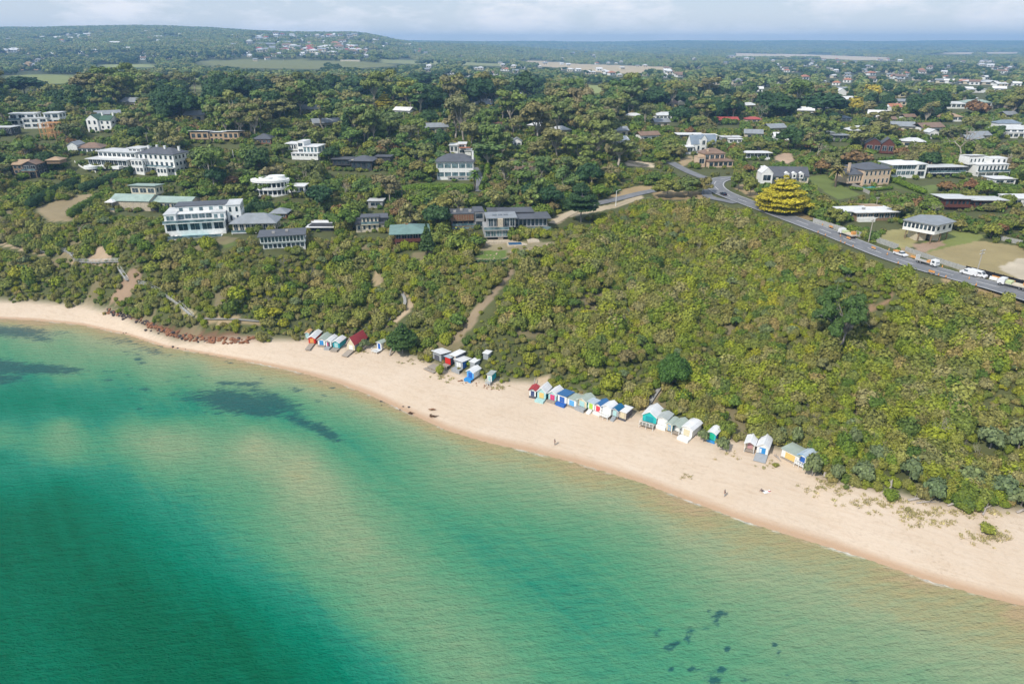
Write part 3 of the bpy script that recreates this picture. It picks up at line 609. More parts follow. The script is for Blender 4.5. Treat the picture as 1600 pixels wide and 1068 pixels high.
house('house', 'big white three storey villa with stacked balconies above a turquoise pool', 318, 364, [
 (268,352,346,362,-2.5,12,WHITE,(5,1),2,'flat',PALER,{'fh':.66,'fw':.8,'o':.3,'bal':[1.0],'bm':WHITE,'bd':1.4}),
 (268,284,334,345.5,-.5,12,WHITE,(1,1),2,'flat',PALER,{'fh':.6,'fw':.7,'o':.2,'glass':AQUA}), (284,334,333,345.5,2,12,WHITE,(5,1),2,'flat',WHITER,{'fh':.75,'fw':.86,'o':1.0,'glass':AQUA}), (334,353,334,345.5,.5,12,WHITE,(2,1),2,'flat',PALER,{'fh':.6,'fw':.6,'o':.2,'glass':AQUA}), (281,353,322,333.5,5,13,WHITE,(5,1),2,'flat',SLATE,{'fh':.6,'fw':.4,'o':.3,'glass':AQUA}), (354,374,324,350,3,14,WHITE,(2,2),3,'flat',PALER,{'fw':.4,'o':.2})], yaw=14, extra=x_h11, apron=9, short='the big white villa with the pool')
house('house', 'cream house with grey hipped roof and white veranda posts right of the big white villa', 398, 364, [
 (366,430,349,363,0,9,CREAM,(7,1),3,'hip',GREYR,{'fw':.7,'fh':.7,'h':3.0,'o':1.0,'bal':[.12],'post':2})], yaw=5, short='the cream house with grey hipped roof')
house('house', 'small grey hipped roof house behind the cream veranda house', 434, 341, [(423,448,334,341,0,7,BRICK,(3,1),1,'hip',GREYR,{'h':1.9})], short='the small grey hipped house')
house('house', 'dark flat roofed house with rows of white framed windows on the bluff edge', 443, 389, [
 (411,475,369,378.5,0,9,WHITE,(12,1),5,'flat',SLATE,{'fh':.85,'fw':.85,'o':.7,'box':[(.3,.4),(.6,.6)]}), (414,475,379.5,388,.8,8.5,WHITE,(9,1),4,'flat',WHITE,{'fh':.75,'fw':.8,'o':.35})], yaw=14, short='the dark roofed house with white framed windows')
house('house', 'low dark pavilion with one sloping white sheet roof', 502, 361, [(483,520,353,361,0,8,DARK,(4,1),1,'skil',WHITER,{'fr':DKFR,'h':-.5,'o':1.0})], short='the white sloped roof pavilion')
def x_h16(par, s, ce):
    def ring(nm, cx, cy, r, z0, z1, m, a=1.0):
        mb = MB(); mb.prism([(cx+math.cos(t_)*r, cy+math.sin(t_)*r*a) for t_ in [2*math.pi*i/28 for i in range(28)]], z0, z1, m); return mb.build(nm, par)
    r = 27*s; cx = 0; cy = 6.5; u = s/ce
    ring('wall', cx, cy, r*.93, -1.5, 26*u, WHITE, .62)
    for k, zz in enumerate((1.2, 12)): ring('window_band', cx, cy, r*.95, zz*u+.7, (zz+8.2)*u, GLASS, .63)
    for k, zz in enumerate((-1, 10.5, 21.5)): ring('balcony', cx, cy, r*1.12, zz*u, zz*u+1.0, WHITE, .68)
    ring('roof', cx-5*s, cy-1, 11*s, 26*u+.01, 28.2*u, WHITE, .8); ring('roof', cx+10*s, cy+1, 13*s, 26*u+.02, 29.5*u, WHITE, .7)
    for i in range(13):
        t_ = math.pi+math.pi*i/12; mb = MB(); X = cx+math.cos(t_)*r*1.04; Y = cy+math.sin(t_)*r*.65; mb.box(X-.2, X+.2, Y-.2, Y+.2, 0, 21.4*u, WHITE); mb.build('column', par)
house('house', 'round white villa with curved stacked balconies like ship decks', 418, 309, [(389,448,280,308,0,1,None,None,None,None,None), (449,474,292,301,3,10,WHITE,(3,1),1,'flat',WHITER,{'o':.4})], extra=x_h16, short='the round white villa')
house('house', 'white modern house of several flat roofs below the dark forest', 474, 246, [
 (445,466,226,236,2,10,WHITE,(5,1),1,'flat',WHITER,{'fh':.6}), (466,477,223,241,0,9,WHITE,(1,2),None,'flat',WHITER,{'o':.1}), (476,500,230,240,-1,9,WHITE,(4,1),2,'flat',WHITER,{'glass':AQUA,'fh':.8}), (462,504,240,245,-5,-1.5,WHITE,(6,1),None,'flat',WHITER,{'o':.2})], yaw=-8, short='the white flat roofed cluster')
house('house', 'brown brick house with charcoal hipped roof left of the white flat roofed cluster', 410, 225, [(396,424,218,225,0,9,BRICK,(4,1),1,'hip',SLATE,{'h':2.6})], short='the charcoal hipped roof house')
house('house', 'long low charcoal modern house spreading under trees left of the three storey white house', 556, 266, [
 (517,545,250,259,3,10,DARK,(4,1),1,'flat',SLATE,{'fr':DKFR,'o':.8}), (549,582,252,266,0,10,DARK,(4,1),3,'hip',SLATE,{'fr':DKFR,'o':1.0,'h':2.2,'chim':[(.1,.0,.6)],'cm':CREAM}), (580,604,245,252,9,15,DARK,None,None,'flat',SLATE,{})], yaw=-6, short='the long charcoal house')
house('house', 'white three storey house with charcoal hipped roof above a clipped hedge', 712, 281, [
 (683,740,254,280,0,10,WHITE,(5,2),2,'hip',SLATE,{'fw':.86,'fh':.5,'h':3.2,'o':.7,'glass':AQUA,'fr':DKFR,'chim':[(.98,.3,4.5)]}), (700,742,279,285,-1,3,GREYW,(3,1),None,'flat',CONC,{'o':.1})], short='the white three storey house with charcoal roof')
house('house', 'small white house with an orange awning behind the charcoal roofed three storey', 718, 242, [
 (703,716,228,239,0,8,WHITE,(2,1),None,'flat',WHITER,{}), (716,728,226,241,.5,8,WHITE,(1,2),None,'flat',WHITER,{}), (718,735,232,234,-2,.4,None,None,None,'flat',ORNR,{'o':.1}), (727,736,236,242,-1,6,WHITE,None,None,'flat',WHITER,{})], short='the white house with orange awning')
house('house', 'pale yellow two storey house with dark mansard roof and dormer balcony', 583, 362, [
 (558,606,350,361,0,10,CREAM,(6,1),2,'flat',SLATE,{'o':.5,'fw':.5}), (567,592,340,349,1,6,CREAM,(4,1),None,'flat',SLATE,{'fw':.55,'fh':.75,'bal':[.05],'bm':CREAM}), (594,606,341,350,2,9,SLATE,None,None,'gab',SLATE,{'h':.8})], yaw=10, short='the pale yellow dormer house')
house('house', 'red brown two deck timber house with blue green hipped roof and brick chimney', 645, 388, [
 (619,664,364,386,1.8,12,BRICK,(5,2),3,'hip',TEALR,{'o':2.1,'h':2.2,'fw':.86,'fh':.72,'bal':[.08,.52],'bm':REDW,'bg':REDW,'post':4,'chim':[(.42,.5,2.0)]})], yaw=8, short='the blue green roofed red house')
house('house', 'square brown timber clad house with shutters and a grey side wall', 727, 358, [
 (705,741,335,345,0,9,TIMB,(9,1),None,'flat',SLATE,{'fr':TIMB,'glass':BRICK,'fh':.8,'fw':.7,'box':[(.2,.3),(.5,.6),(.85,.3)],'o':.15}), (707,741,345.5,357,.6,9,TIMB,(4,1),None,None,None,{'fr':DKFR,'fh':.85,'fw':.9,'bal':[.08,.5],'bm':TIMB,'post':4}), (741.5,757,333,357,.5,10,GREYW,(1,2),2,'flat',SLATE,{'fr':DKFR,'o':.1})], yaw=8, short='the brown timber clad house')
def x_h25(par, s, ce):
    mb = MB(); mb.box(-45*s, -4*s, -3.5, -.1, -3, .2, STONE); mb.build('terrace', par)
    mb = MB(); mb.box(-10*s, 20*s, -8, -.3, -3.5, .0, STONE); mb.build('terrace', par)
    mb = MB(); mb.box(-8*s, 12*s, -7.4, -4.2, .003, .05, P_('blue_pool', (.04,.12,.25), rough=.1)); mb.build('swimming_pool', par)
    mb = MB(); mb.box(22*s, 40*s, -6.5, -.5, -3.5, .6, STONE); mb.build('retaining_wall', par)
    steps_railed(par, 14*s, -9, -3.4, 20*s, -5, .0, 1.6, CONC)
    mb = MB(); mb.box(-22*s, -14*s, -.5, 1.0, .3, 7.8, STONE); mb.build('chimney', par)
house('house', 'wide glass and stone modern mansion with charcoal flat roofs above a rock garden', 800, 374, [
 (757,794,358,370,-1,11,GREYW,(4,1),3,None,None,{'glass':AQUA,'fh':.85,'fw':.85,'bal':[1.02],'bm':CONC,'bd':1.0}), (763,806,341,355,1.5,10,GREYW,(5,1),3,'flat',GREYR,{'glass':GLASS,'fh':.85,'fw':.86,'o':.7,'solar':3}),
 (812,862,358,369,4,12,STONE,(5,1),2,None,None,{'glass':AQUA,'fh':.85,'fw':.86,'bal':[1.02],'bm':CONC,'bd':1.6}), (806,858,342,355,5,13,GREYW,(8,1),3,'flat',SLATE,{'fh':.85,'fw':.86,'o':1.4}), (786,838,331,336,13,20,DARK,None,None,'flat',SLATE,{'o':.8}), (770,800,329,334,19,26,DARK,None,None,'flat',SLATE,{'o':.5})], yaw=6, extra=x_h25, apron=14, short='the glass and stone mansion')
house('shed', 'small dark shed with pinkish white roof among the bushes', 588, 325, [(576,598,315,324,0,6,GREYW,(1,1),None,'skil',PALER,{'h':.2})], cat='shed', short='the small dark shed')
house('house', 'white roofed group of buildings half hidden under the tall gums', 716, 190, [
 (692,715,180,188,0,8,WHITE,(4,1),None,'gab',WHITER,{'h':2}), (713,740,180,189,2,10,WHITE,(4,1),None,'hip',WHITER,{'h':2.4})], prot=.5, short='the white roofs under the tall gums')
house('house', 'terracotta roofed house hidden behind gum trunks', 768, 211, [(754,784,201,210,0,9,TAN,(4,1),None,'gab',ORNR,{'h':3.2})], prot=.4, short='the terracotta roofed house')
house('house', 'white house with pointed grey gables right of the terracotta roof', 800, 231, [(787,803,221,231,0,8,WHITE,(2,1),None,'gaf',GREYR,{}), (800,815,222,230,3,9,WHITE,(2,1),None,'gaf',GREYR,{})], prot=.6, short='the pointed grey gable house')
house('house', 'tall white steep gabled house with pale grey roof and a dormer', 1092, 241, [
 (1080,1122,226,240,2,9,WHITE,(5,1),1,'gab',BLUER,{'h':4.6,'o':.2,'fw':.5,'solar':0}), (1094,1104,219,240,1,5,WHITE,(1,2),None,'gaf',BLUER,{'o':.2,'h':2.4,'fw':.5}), (1071,1083,230,240,0,6,WHITE,(1,1),None,'flat',WHITER,{})], yaw=8, short='the steep gabled white house')
house('house', 'tan two storey house with brown hipped roofs and tall chimney', 1118, 262, [
 (1102,1136,241,252,3,11,PEACH,(4,1),1,'hip',BROWNR,{'h':2.4,'chim':[(.2,.2,2.2)]}), (1106,1146,252.5,262,0,9,PEACH,(5,1),2,'hip',BROWNR,{'h':1.2,'fr':DKFR}), (1091,1103,246,258,2,7,PEACH,(1,1),None,'flat',TAN,{'o':.1})], yaw=10, short='the tan two storey house')
house('house', 'white house with broad flat veranda roof on white posts over the road', 1182, 250, [(1167,1202,240,249,1.5,9,WHITE,(6,1),2,'skil',WHITER,{'h':.3,'o':1.5,'fw':.8,'fh':.8,'bal':[.1],'post':5,'bg':WHITE})], short='the white veranda house')
house('house', 'white two storey house with pale hipped roof left of a dark cypress', 1040, 190, [(1024,1060,181,189,0,10,WHITE,(6,1),2,'hip',PALER,{'h':2.2})], short='the pale hipped roof house')
house('house', 'brown hipped roof with a cream gable beside a dark cypress', 1058, 169, [(1044,1062,162,168,0,9,CREAM,(2,1),None,'hip',BROWNR,{'h':3}), (1058,1070,163,170,-2,7,CREAM,(1,1),None,'gaf',CREAM,{})], prot=.7, short='the brown roof and cream gable')
house('house', 'long low house with a bright pink red roof', 1136, 194, [(1118,1154,188,193,0,9,CREAM,(5,1),None,'gab',REDR,{'h':1.8})], short='the long pink red roof')
house('house', 'smaller house with red roof beside a dead white gum', 1178, 193, [(1166,1190,187,192,0,8,CREAM,(3,1),None,'hip',REDR,{'h':1.8})], prot=.7, short='the small red roof')
house('house', 'flat white edged roof over dark walls above the steep gabled house', 1079, 217, [(1060,1098,211,217,0,9,DARK,(6,1),1,'flat',WHITER,{'o':.9})], prot=.7, short='the flat white edged roof')
house('house', 'flat roofed white house with an orange brick wall panel', 1112, 219, [(1100,1120,212,219,0,7,WHITE,(2,1),None,'flat',WHITER,{}), (1100,1113,213,218,-.3,0,ORNR,None,None,None,None,{'name':'brick_panel'})], prot=.7, short='the orange panelled house')
house('house', 'grey and white flat roofed house with skylights', 1146, 223, [(1130,1160,215,220,3,10,GREYW,(3,1),None,'flat',PALER,{'box':[(.2,.5),(.5,.3)]}), (1138,1158,218,224,-1,3,WHITE,(3,1),None,'flat',WHITER,{})], prot=.8, short='the flat roofed house with skylights')
house('house', 'red A frame chalet with twin dark pointed roofs', 1370, 239, [(1353,1375,226,238,0,8,REDW,(2,1),None,'gaf',SLATE,{'h':3.2,'o':.6}), (1374,1391,226,239,-1,8,REDW,(2,1),2,'gaf',SLATE,{'h':3.4,'o':.6,'bal':[.1],'bm':REDW,'bg':REDW})], yaw=-20, short='the red chalet')
house('house', 'grey low house with white fascia and flat roof left of the red chalet', 1312, 221, [(1303,1323,212,220,0,9,GREYW,(3,1),1,'flat',GREYR,{'o':1.2,'solar':2}), (1295,1306,208,214,4,10,GREYW,None,None,'flat',GREYR)], short='the grey house with white fascia')
def x_h40(par, s, ce):
    mb = MB(); mb.box(-24*s, 14*s, -6, -.2, -2.5, -.1, CREAM); mb.build('terrace', par)
    mb = MB(); mb.box(-20*s, 0*s, -4.8, -2, -.095, -.04, POOL); mb.build('swimming_pool', par)
house('house', 'peach coloured mansion with arched windows, charcoal hipped roof and small pavilion', 1358, 290, [
 (1345,1393,266,290,0,13,PEACH,(6,2),4,'hip',SLATE,{'fw':.42,'fh':.55,'h':2.4,'o':.5,'box':[]}), (1320,1346,272,285,1,9,PEACH,(5,1),None,'hip',SLATE,{'fw':.5,'h':3.0,'chim':[(.03,.1,5)]})], yaw=16, extra=x_h40, short='the peach mansion')
house('house', 'white modern house with glass front and low curved roof', 1420, 279, [
 (1392,1430,258,275,1,11,WHITE,(5,2),None,'hip',WHITER,{'fh':.72,'fw':.9,'h':1.6,'o':1.2,'glass':AQUA}), (1429,1446,258,277,0,10,WHITE,(1,2),2,'flat',WHITER,{'fh':.8,'fw':.7,'o':.2})], yaw=5, short='the white glass fronted house')
house('house', 'long grey house with one flat pale roof and a glazed upper deck', 1479, 277, [(1449,1508,262,269,1.5,9,GREYW,(9,1),2,'skil',PALER,{'fh':.85,'fw':.9,'h':.2,'o':1.2,'fr':DKFR,'bal':[.02],'bm':WHITE,'post':6}), (1470,1508,270,277,2,9,GREYW,(4,1),2,None,None,{'fr':DKFR,'fh':.8})], yaw=6, short='the long grey house')
house('house', 'white two storey modern house with sloping parapet and columns', 1544, 275, [
 (1522,1574,258,273,0,10,WHITE,(8,1),3,'flat',WHITER,{'fw':.5,'fh':.7,'bal':[.35],'post':5,'o':.3}), (1513,1540,246,257.5,3,10,WHITE,(4,1),None,'skil',WHITER,{'fw':.4,'fh':.45,'h':.6,'o':.1}), (1552,1580,249,257,4,10,WHITE,(3,1),2,'flat',WHITER,{'fw':.4,'o':.1})], yaw=6, short='the white house with columns')
house('house', 'long house with grey roof and three white dormers behind the golden cypress', 1224, 288, [
 (1190,1262,276,285,1,10,CREAM,(6,1),2,'gab',SLATE,{'h':3.6,'o':.4,'chim':[(.0,.2,4.2)],'cm':WHITE}), (1225,1231,272,279,.4,4,WHITE,(1,1),None,'gaf',WHITER,{'o':.15}), (1236,1242,272,279,.4,4,WHITE,(1,1),None,'gaf',WHITER,{'o':.15}), (1247,1253,272,279,.4,4,WHITE,(1,1),None,'gaf',WHITER,{'o':.15}), (1186,1203,272,286,-3,4,WHITE,(1,1),None,'gaf',WHITER,{'h':2.5,'o':.2})], yaw=-4, prot=.8, short='the dormer house')
house('house', 'mid century white house with timber wall and thin flat roofs near the road', 1358, 345, [
 (1335,1400,332,344,0,9,TIMB,(7,1),2,'flat',WHITER,{'fh':.6,'fw':.8,'o':1.0,'chim':[(.3,.4,.9)],'cm':GREYW}), (1320,1336,330,342,2,9,WHITE,(3,1),None,'flat',WHITER,{'o':.6}), (1337,1364,340,346,-1.5,-.1,WHITE,None,None,None,None,{'name':'parapet'}), (1373,1398,325,330,9,14,WHITE,None,None,'skil',TANR,{'h':.5})], yaw=6, short='the mid century house')
def x_h46(par, s, ce):
    u = s/ce
    for X, Y in ((-28, 3.6), (-16, .4), (-5, -2.8), (14, -1), (34, 2.4), (34, 8), (2, 9)):
        mb = MB(); mb.box(X*s-.12, X*s+.12, Y-.12, Y+.12, -1.2, 3.15*1, TIMB); mb.build('stilt', par)
    mb = MB(); mb.box(-18*s, -2*s, 1, 6, -1.5, 3.0, CREAM); mb.box(6*s, 18*s, 1, 6, -1.5, 3.0, CREAM); mb.build('undercroft', par)
    mb = MB(); x0, x1 = -34*s, 37*s
    mb.prism([(x0-.8, 3.6), (-4*s, -4.6), (x1+.6, 1.0), (x1+.6, 10), (x0+9, 11)], 6.35, 6.6, GREYR); mb.build('roof', par)
    mb = MB(); mb.prism([(x0, 4), (-4*s, -3.8), (x1, 1.6), (x1, 9.4), (x0+9, 10.4)], 3.2, 6.34, WHITE); mb.build('wall', par)
    for i in range(8):
        f0 = (i+.15)/8; f1 = (i+.85)/8; mb = MB(); a = x0+(-4*s-x0)*f0; b_ = x0+(-4*s-x0)*f1; ya = 4-7.8*f0-.06; yb = 4-7.8*f1-.06; mb.add([(a, ya, 4.3), (b_, yb, 4.3), (b_, yb, 5.9), (a, ya, 5.9)], [(0, 1, 2, 3)], GLASS); mb.build('window', par)
    for i in range(3):
        f0 = (i+.3)/3; f1 = (i+.7)/3; mb = MB(); a = -4*s+(x1+4*s)*f0; b_ = -4*s+(x1+4*s)*f1; ya = -3.8+5.4*f0-.06; yb = -3.8+5.4*f1-.06; mb.add([(a, ya, 4.4), (b_, yb, 4.4), (b_, yb, 5.7), (a, ya, 5.7)], [(0, 1, 2, 3)], GLASS); mb.build('window', par)
house('house', 'white boat shaped beach house raised on stilts over a mown lawn', 1450, 377, [(1415,1490,345,377,0,1,None,None,None,None,None)], extra=x_h46, apron=6, short='the stilt house')
house('house', 'dark red timber house in two pale roofed wings', 1522, 328, [
 (1475,1513,312,325,0,9,REDW,(6,1),1,'skil',PALER,{'o':1.0,'h':.3,'fr':REDW,'bal':[.25],'bm':REDW,'bg':REDW}), (1515,1571,314,325,2,10,REDW,(6,1),2,'skil',PALER,{'o':1.0,'h':.3,'fr':REDW,'bal':[.08],'bm':REDW,'bg':REDW})], yaw=-3, short='the dark red two wing house')
house('house', 'white walled house with flat roof cut off by the right edge', 1596, 322, [(1580,1640,311,321,0,9,WHITE,(4,1),None,'flat',WHITER,{'o':.3})], short='the white house at the right edge')
house('house', 'large white building with low roof at the right edge under the far trees', 1582, 216, [(1562,1625,203,209,4,14,WHITE,(6,1),None,'hip',PALER,{'h':2.2}), (1573,1625,208,216,0,8,WHITE,(6,1),None,'flat',WHITER,{'o':.2}), (1575,1610,194,201,12,20,WHITE,None,None,'hip',BLUER,{'h':2})], short='the large white building')
house('house', 'white house with salmon pink gabled roof among autumn trees', 1398, 176, [(1389,1408,168,175,0,8,WHITE,(3,1),None,'gab',ORNR,{'h':2.6}), (1382,1392,170,176,-1,5,WHITE,None,None,'gaf',WHITER,{})], short='the salmon pink roofed house')
house('house', 'wide mustard tan roof over white walls', 1484, 190, [(1466,1503,183,189,0,10,WHITE,(5,1),None,'hip',TANR,{'h':2.2})], short='the mustard tan roof')
house('house', 'pale mint green roofed spread of low buildings', 1515, 170, [(1478,1508,163,169,0,10,WHITE,(4,1),None,'hip',PALER,{'h':2}), (1508,1550,161,168,2,14,WHITE,(4,1),None,'hip',GREENR,{'h':2.4})], short='the mint roofed spread')
house('house', 'small white gabled cottage among shrubs left of the bare grey gum', 1457, 217, [(1451,1465,208,216,0,8,WHITE,(2,1),None,'gaf',PALER,{'h':2})], short='the small white gabled cottage')
house('house', 'flat white garage roof at the right edge between gardens', 1570, 290, [(1552,1585,281,287,0,9,WHITE,(2,1),None,'skil',WHITER,{'h':.3})], prot=.6, short='the white garage roof')
house('house', 'white house under a yellow green tree, its blue roof showing', 1318, 188, [(1314,1330,187,191,0,8,WHITE,(2,1),None,'hip',BLUER,{'h':2})], prot=.6, short='the blue roof')
house('house', 'tiny white house with two pointed gables far behind the dark cypresses', 1314, 149, [(1308,1322,144,149,0,10,WHITE,None,None,'gaf',WHITER,{})], short='the far pointed white house')
house('house', 'white long roof under trees at far right, before the shop roofs', 1530, 145, [(1520,1540,140,144,0,12,WHITE,None,None,'flat',WHITER,{})], short='the white long roof')
house('manor_house', 'tan stone manor with tall gable beyond the green paddock', 42, 110, [(31,60,103,110,0,14,TAN,(5,1),None,'hip',GREYR,{'h':4}), (42,49,100,110,-2,8,TAN,None,None,'gaf',TAN,{})], short='the stone manor')
house('farm_building', 'long cream shed beside the vineyard field on the hill', 545, 96, [(532,562,94,97,0,12,CREAM,None,None,'flat',WHITER,{})], cat='farm building', short='the cream vineyard shed')
# ------------------------------------------------------------------ bathing boxes along the foot of the bluff
def pc(name, c): return plain('paint_'+name, c, .6, .14, 2.0)
pw = pc('white', (.78,.78,.76)); pred = pc('red', (.60,.03,.02)); pteal = pc('teal', (.02,.32,.38)); pturq = pc('turquoise', (.03,.48,.47)); pyel = pc('butter_yellow', (.74,.52,.18)); ppink = pc('pink', (.68,.05,.20)); pblue = pc('blue', (.03,.13,.45)); plb = pc('sky_blue', (.12,.40,.75)); plime = pc('lime', (.40,.62,.08)); pcrm = pc('cream', (.66,.58,.40)); pgry = pc('grey', (.34,.36,.38)); pdk = pc('charcoal', (.09,.09,.11)); paq = pc('pale_aqua', (.40,.62,.62)); pnavy = pc('navy', (.02,.05,.17)); porg = pc('orange', (.70,.33,.10)); pbeige = pc('beige', (.55,.47,.36)); pmid = pc('mid_blue', (.04,.27,.62))
pdeck = P_('weathered_deck', (.36,.31,.26), var=.3, scale=4)
rw = WHITER; rg = ribbed('hut_grey_roof', (.42,.45,.43)); rgg = ribbed('hut_sage_roof', (.38,.44,.38)); rb = ribbed('hut_blue_roof', (.045,.15,.34)); rn = ribbed('hut_navy_roof', (.01,.12,.25)); rr = ribbed('hut_red_roof', (.42,.055,.06)); ro = ribbed('hut_orange_roof', (.62,.36,.16)); rlb = ribbed('hut_pale_blue_roof', (.45,.53,.60))
def shore_yaw(x):
    return math.atan2(float(np.interp(x+6, *cF)-np.interp(x-6, *cF)), 12)*.92-.12
HUTG = 'bathing boxes along the beach'
def hut(label, u, v, wpx, hpx, front, door, side, rk, rm, deck=None, dm=None, dep=3.2, dn=1, dyaw=0, short=None, up=.45, deckw=1.0, dlen=1.6, rise=None, stripes=None, keep=.9):
    x, y, z = hit(u, v); d = proj(x, y, z)[2]; s = d/FPX; yw = shore_yaw(x)+math.radians(dyaw)
    w = wpx*s/math.cos(yw)*1.0; h = hpx*s/.96
    par = empty('bathing_box', (x, y, z), yw, label, 'beach hut', HUTG)
    a = w/2; f = up; h = max(h-.1, 1.9)
    rh = rise if rise is not None else {'gaf': w*.26, 'flat': .0, 'skil': .25, 'arc': w*.20, 'hip': w*.25}[rk]
    top = [(-a, f), (a, f), (a, f+h)]+([(0, f+h+rh)] if rk == 'gaf' else [(a*.6, f+h+rh*.7), (0, f+h+rh), (-a*.6, f+h+rh*.7)] if rk == 'arc' else [])+[(-a, f+h)]
    mb = MB(); mb.exty(top, 0.06, dep, side); mb.build('wall', par)
    mb = MB(); mb.exty(top, 0, .057, front); mb.build('front_wall', par)
    for sx in (-1, 1):
        for yy in (.3, dep-.3):
            mb = MB(); mb.box(sx*(a-.25)-.1, sx*(a-.25)+.1, yy-.1, yy+.1, -1.0, f-.003, TIMB); mb.build('stump', par)
    o = .22; mb = MB(); t = .1; zz = f+h+.004
    if rk in ('gaf', 'arc'):
        if rk == 'gaf': pr = [(-a-o, zz-o*.6), (0, zz+rh), (a+o, zz-o*.6)]
        else: pr = [(-a-o, zz-.1), (-a*.6, zz+rh*.7), (0, zz+rh), (a*.6, zz+rh*.7), (a+o, zz-.1)]
        for (p, q) in zip(pr, pr[1:]):
            mb.exty([(p[0], p[1]), (q[0], q[1]), (q[0], q[1]+t), (p[0], p[1]+t)], -o*1.3, dep+o, rm)
    elif rk == 'skil': mb.extx([(-.35, zz+rh), (-.35, zz+rh+t), (dep+.2, zz+t), (dep+.2, zz)], -a-o, a+o, rm)
    elif rk == 'hip': mb.hip(-a-o, a+o, -o, dep+o, zz, rh, rm, .1)
    else: mb.box(-a-o, a+o, -o, dep+o, zz, zz+.13, rm)
    mb.build('roof', par)
    if rk in ('gaf', 'arc'):
        mb = MB()
        for (p, q) in zip(pr, pr[1:]): mb.exty([(p[0], p[1]-.14), (q[0], q[1]-.14), (q[0], q[1]-.004), (p[0], p[1]-.004)], -o*1.3, -o*1.3+.06, pw if front is not pw else side)
        mb.build('barge_board', par)
    if door is not None:
        dw = w*.56; e = dw/dn
        for i in range(dn):
            mb = MB(); X = -dw/2+e*i; mb.box(X+.03, X+e-.03, -.05, -.003, f+.08, f+min(h*.84, 2.3), door)
            for k in range(3):
                zz2 = f+.35+k*.55
                if zz2 < f+h*.75: mb.box(X+.05, X+e-.05, -.065, -.052, zz2, zz2+.07, door)
            dd = mb.build('door', par)
            if stripes:
                mb = MB(); mb.box(X+.1, X+.1+e*.3, -.08, -.067, f+.2, f+h*.7, stripes); mb.build('panel', dd)
    dm = dm or pdeck; wd = a*deckw
    if deck == 'deck':
        mb = MB(); mb.box(-wd, wd, -dlen, -.07, f-.14, f-.01, dm)
        mb.build('deck', par)
        mb = MB(); mb.box(-wd, wd, -dlen+.02, -dlen+.1, -.9, f-.143, dm); mb.build('skirt', par)
    elif deck == 'box':
        mb = MB(); mb.box(-wd, wd, -dlen, -.07, -1.0, f-.02, dm); mb.build('deck', par)
    elif deck == 'ramp':
        L = dlen*1.8; mb = MB(); mb.extx([(-.07, f-.02), (-.07, f-.14), (-L, -.16), (-L, -.02)], -wd*.75, wd*.75, dm); mb.build('ramp', par)
    elif deck == 'steps':
        mb = MB(); n = 4
        for k in range(n): mb.box(-wd*.55, wd*.55, -.07-.32*(k+1), -.07-.32*k-.002, -.3, f-.02-(f/n)*k, dm)
        mb.build('steps', par)
    elif deck == 'rail':
        mb = MB(); mb.box(-wd, wd, -dlen, -.07, f-.14, f-.01, dm); mb.build('deck', par)
        mb = MB()
        for i in range(5):
            X = -wd+2*wd*i/4; mb.box(X-.05, X+.05, -dlen, -dlen+.1, -.8 if i % 2 == 0 else f-.01, f+.9, pw)
        mb.box(-wd, wd, -dlen, -dlen+.08, f+.9, f+.98, pw); mb.box(-wd, -wd+.08, -dlen+.1, -.07, f+.9, f+.98, pw); mb.build('railing', par)
    elif deck == 'porch':
        for sx in (-1, 1):
            mb = MB(); mb.box(sx*(a-.06)-.06, sx*(a-.06)+.06, -dlen, -dlen+.12, -.8, f+h, pw); mb.build('porch_post', par)
        mb = MB(); mb.box(-a, a, -dlen, -.07, f-.14, f-.01, dm); mb.build('deck', par)
        mb = MB(); pr2 = [(-a-o, f+h-.1), (0, f+h+rh), (a+o, f+h-.1)]
        for (p, q) in zip(pr2, pr2[1:]): mb.exty([(p[0], p[1]+.006), (q[0], q[1]+.006), (q[0], q[1]+.1), (p[0], p[1]+.1)], -dlen-.2, -o*1.3-.002, rm)
        mb.build('porch_roof', par)
    uu, vv, _ = proj(x, y, z+f+h+rh)
    q0, w0, _ = proj(x+math.cos(yw)*a+math.sin(-yw)*dep, y+math.sin(yw)*a+math.cos(yw)*dep, z+f+h)
    protect_box(u-wpx/2-3, w0-2, max(q0, u+wpx/2)+1, v+8 if keep > .5 else v-4, d-1)
    LANDMARKS.append((x, y, short or label)); HUTS.append((x, y, w, dep, yw))
    return par
HUTS = []
hut('small orange roofed hut with pale blue front behind the red hut', 481, 530, 6, 8, paq, None, paq, 'gaf', ro, None, dep=2.6, keep=.2)
hut('red hut with pale gable roof and a long grey ramp on the sand', 488, 538, 11, 9, pred, porg, pred, 'gaf', rw, 'ramp', dep=5.5, dlen=2.2)
hut('white hut with grey gable roof and a wide blue glazed door', 503, 541, 12, 9, pw, pmid, pgry, 'gaf', rgg, 'box', pdeck, dep=5.0, dlen=.5, dn=2, rise=.6)
hut('narrow white hut with open dark doorway and small pink panel', 514, 543, 9, 8, pw, pdk, pw, 'gaf', rw, 'deck', pgry, dep=4.2, stripes=ppink, rise=.5)
hut('teal hut with white gable roof and low timber deck', 526, 545, 11, 8, pteal, paq, pteal, 'gaf', rw, 'deck', dep=4.2, dlen=2)
hut('cream fronted hut with long steep dark red roof and ramp', 549, 549, 13, 9, pcrm, pw, pgry, 'gaf', rr, 'ramp', dep=6.5, dlen=2, rise=2.3, up=.6)
hut('slim white lookout hut with blue door and white railed landing, standing alone', 593, 547, 8, 11, pw, pblue, pw, 'gaf', rgg, 'rail', pw, dep=2.2, rise=.4, dlen=2.4, deckw=1.2)
hut('long grey hut with a single slope pale roof beside a bare deck', 683, 566, 15, 8, pgry, pdk, pgry, 'skil', rw, None, dep=4.0, up=.8, rise=.6)
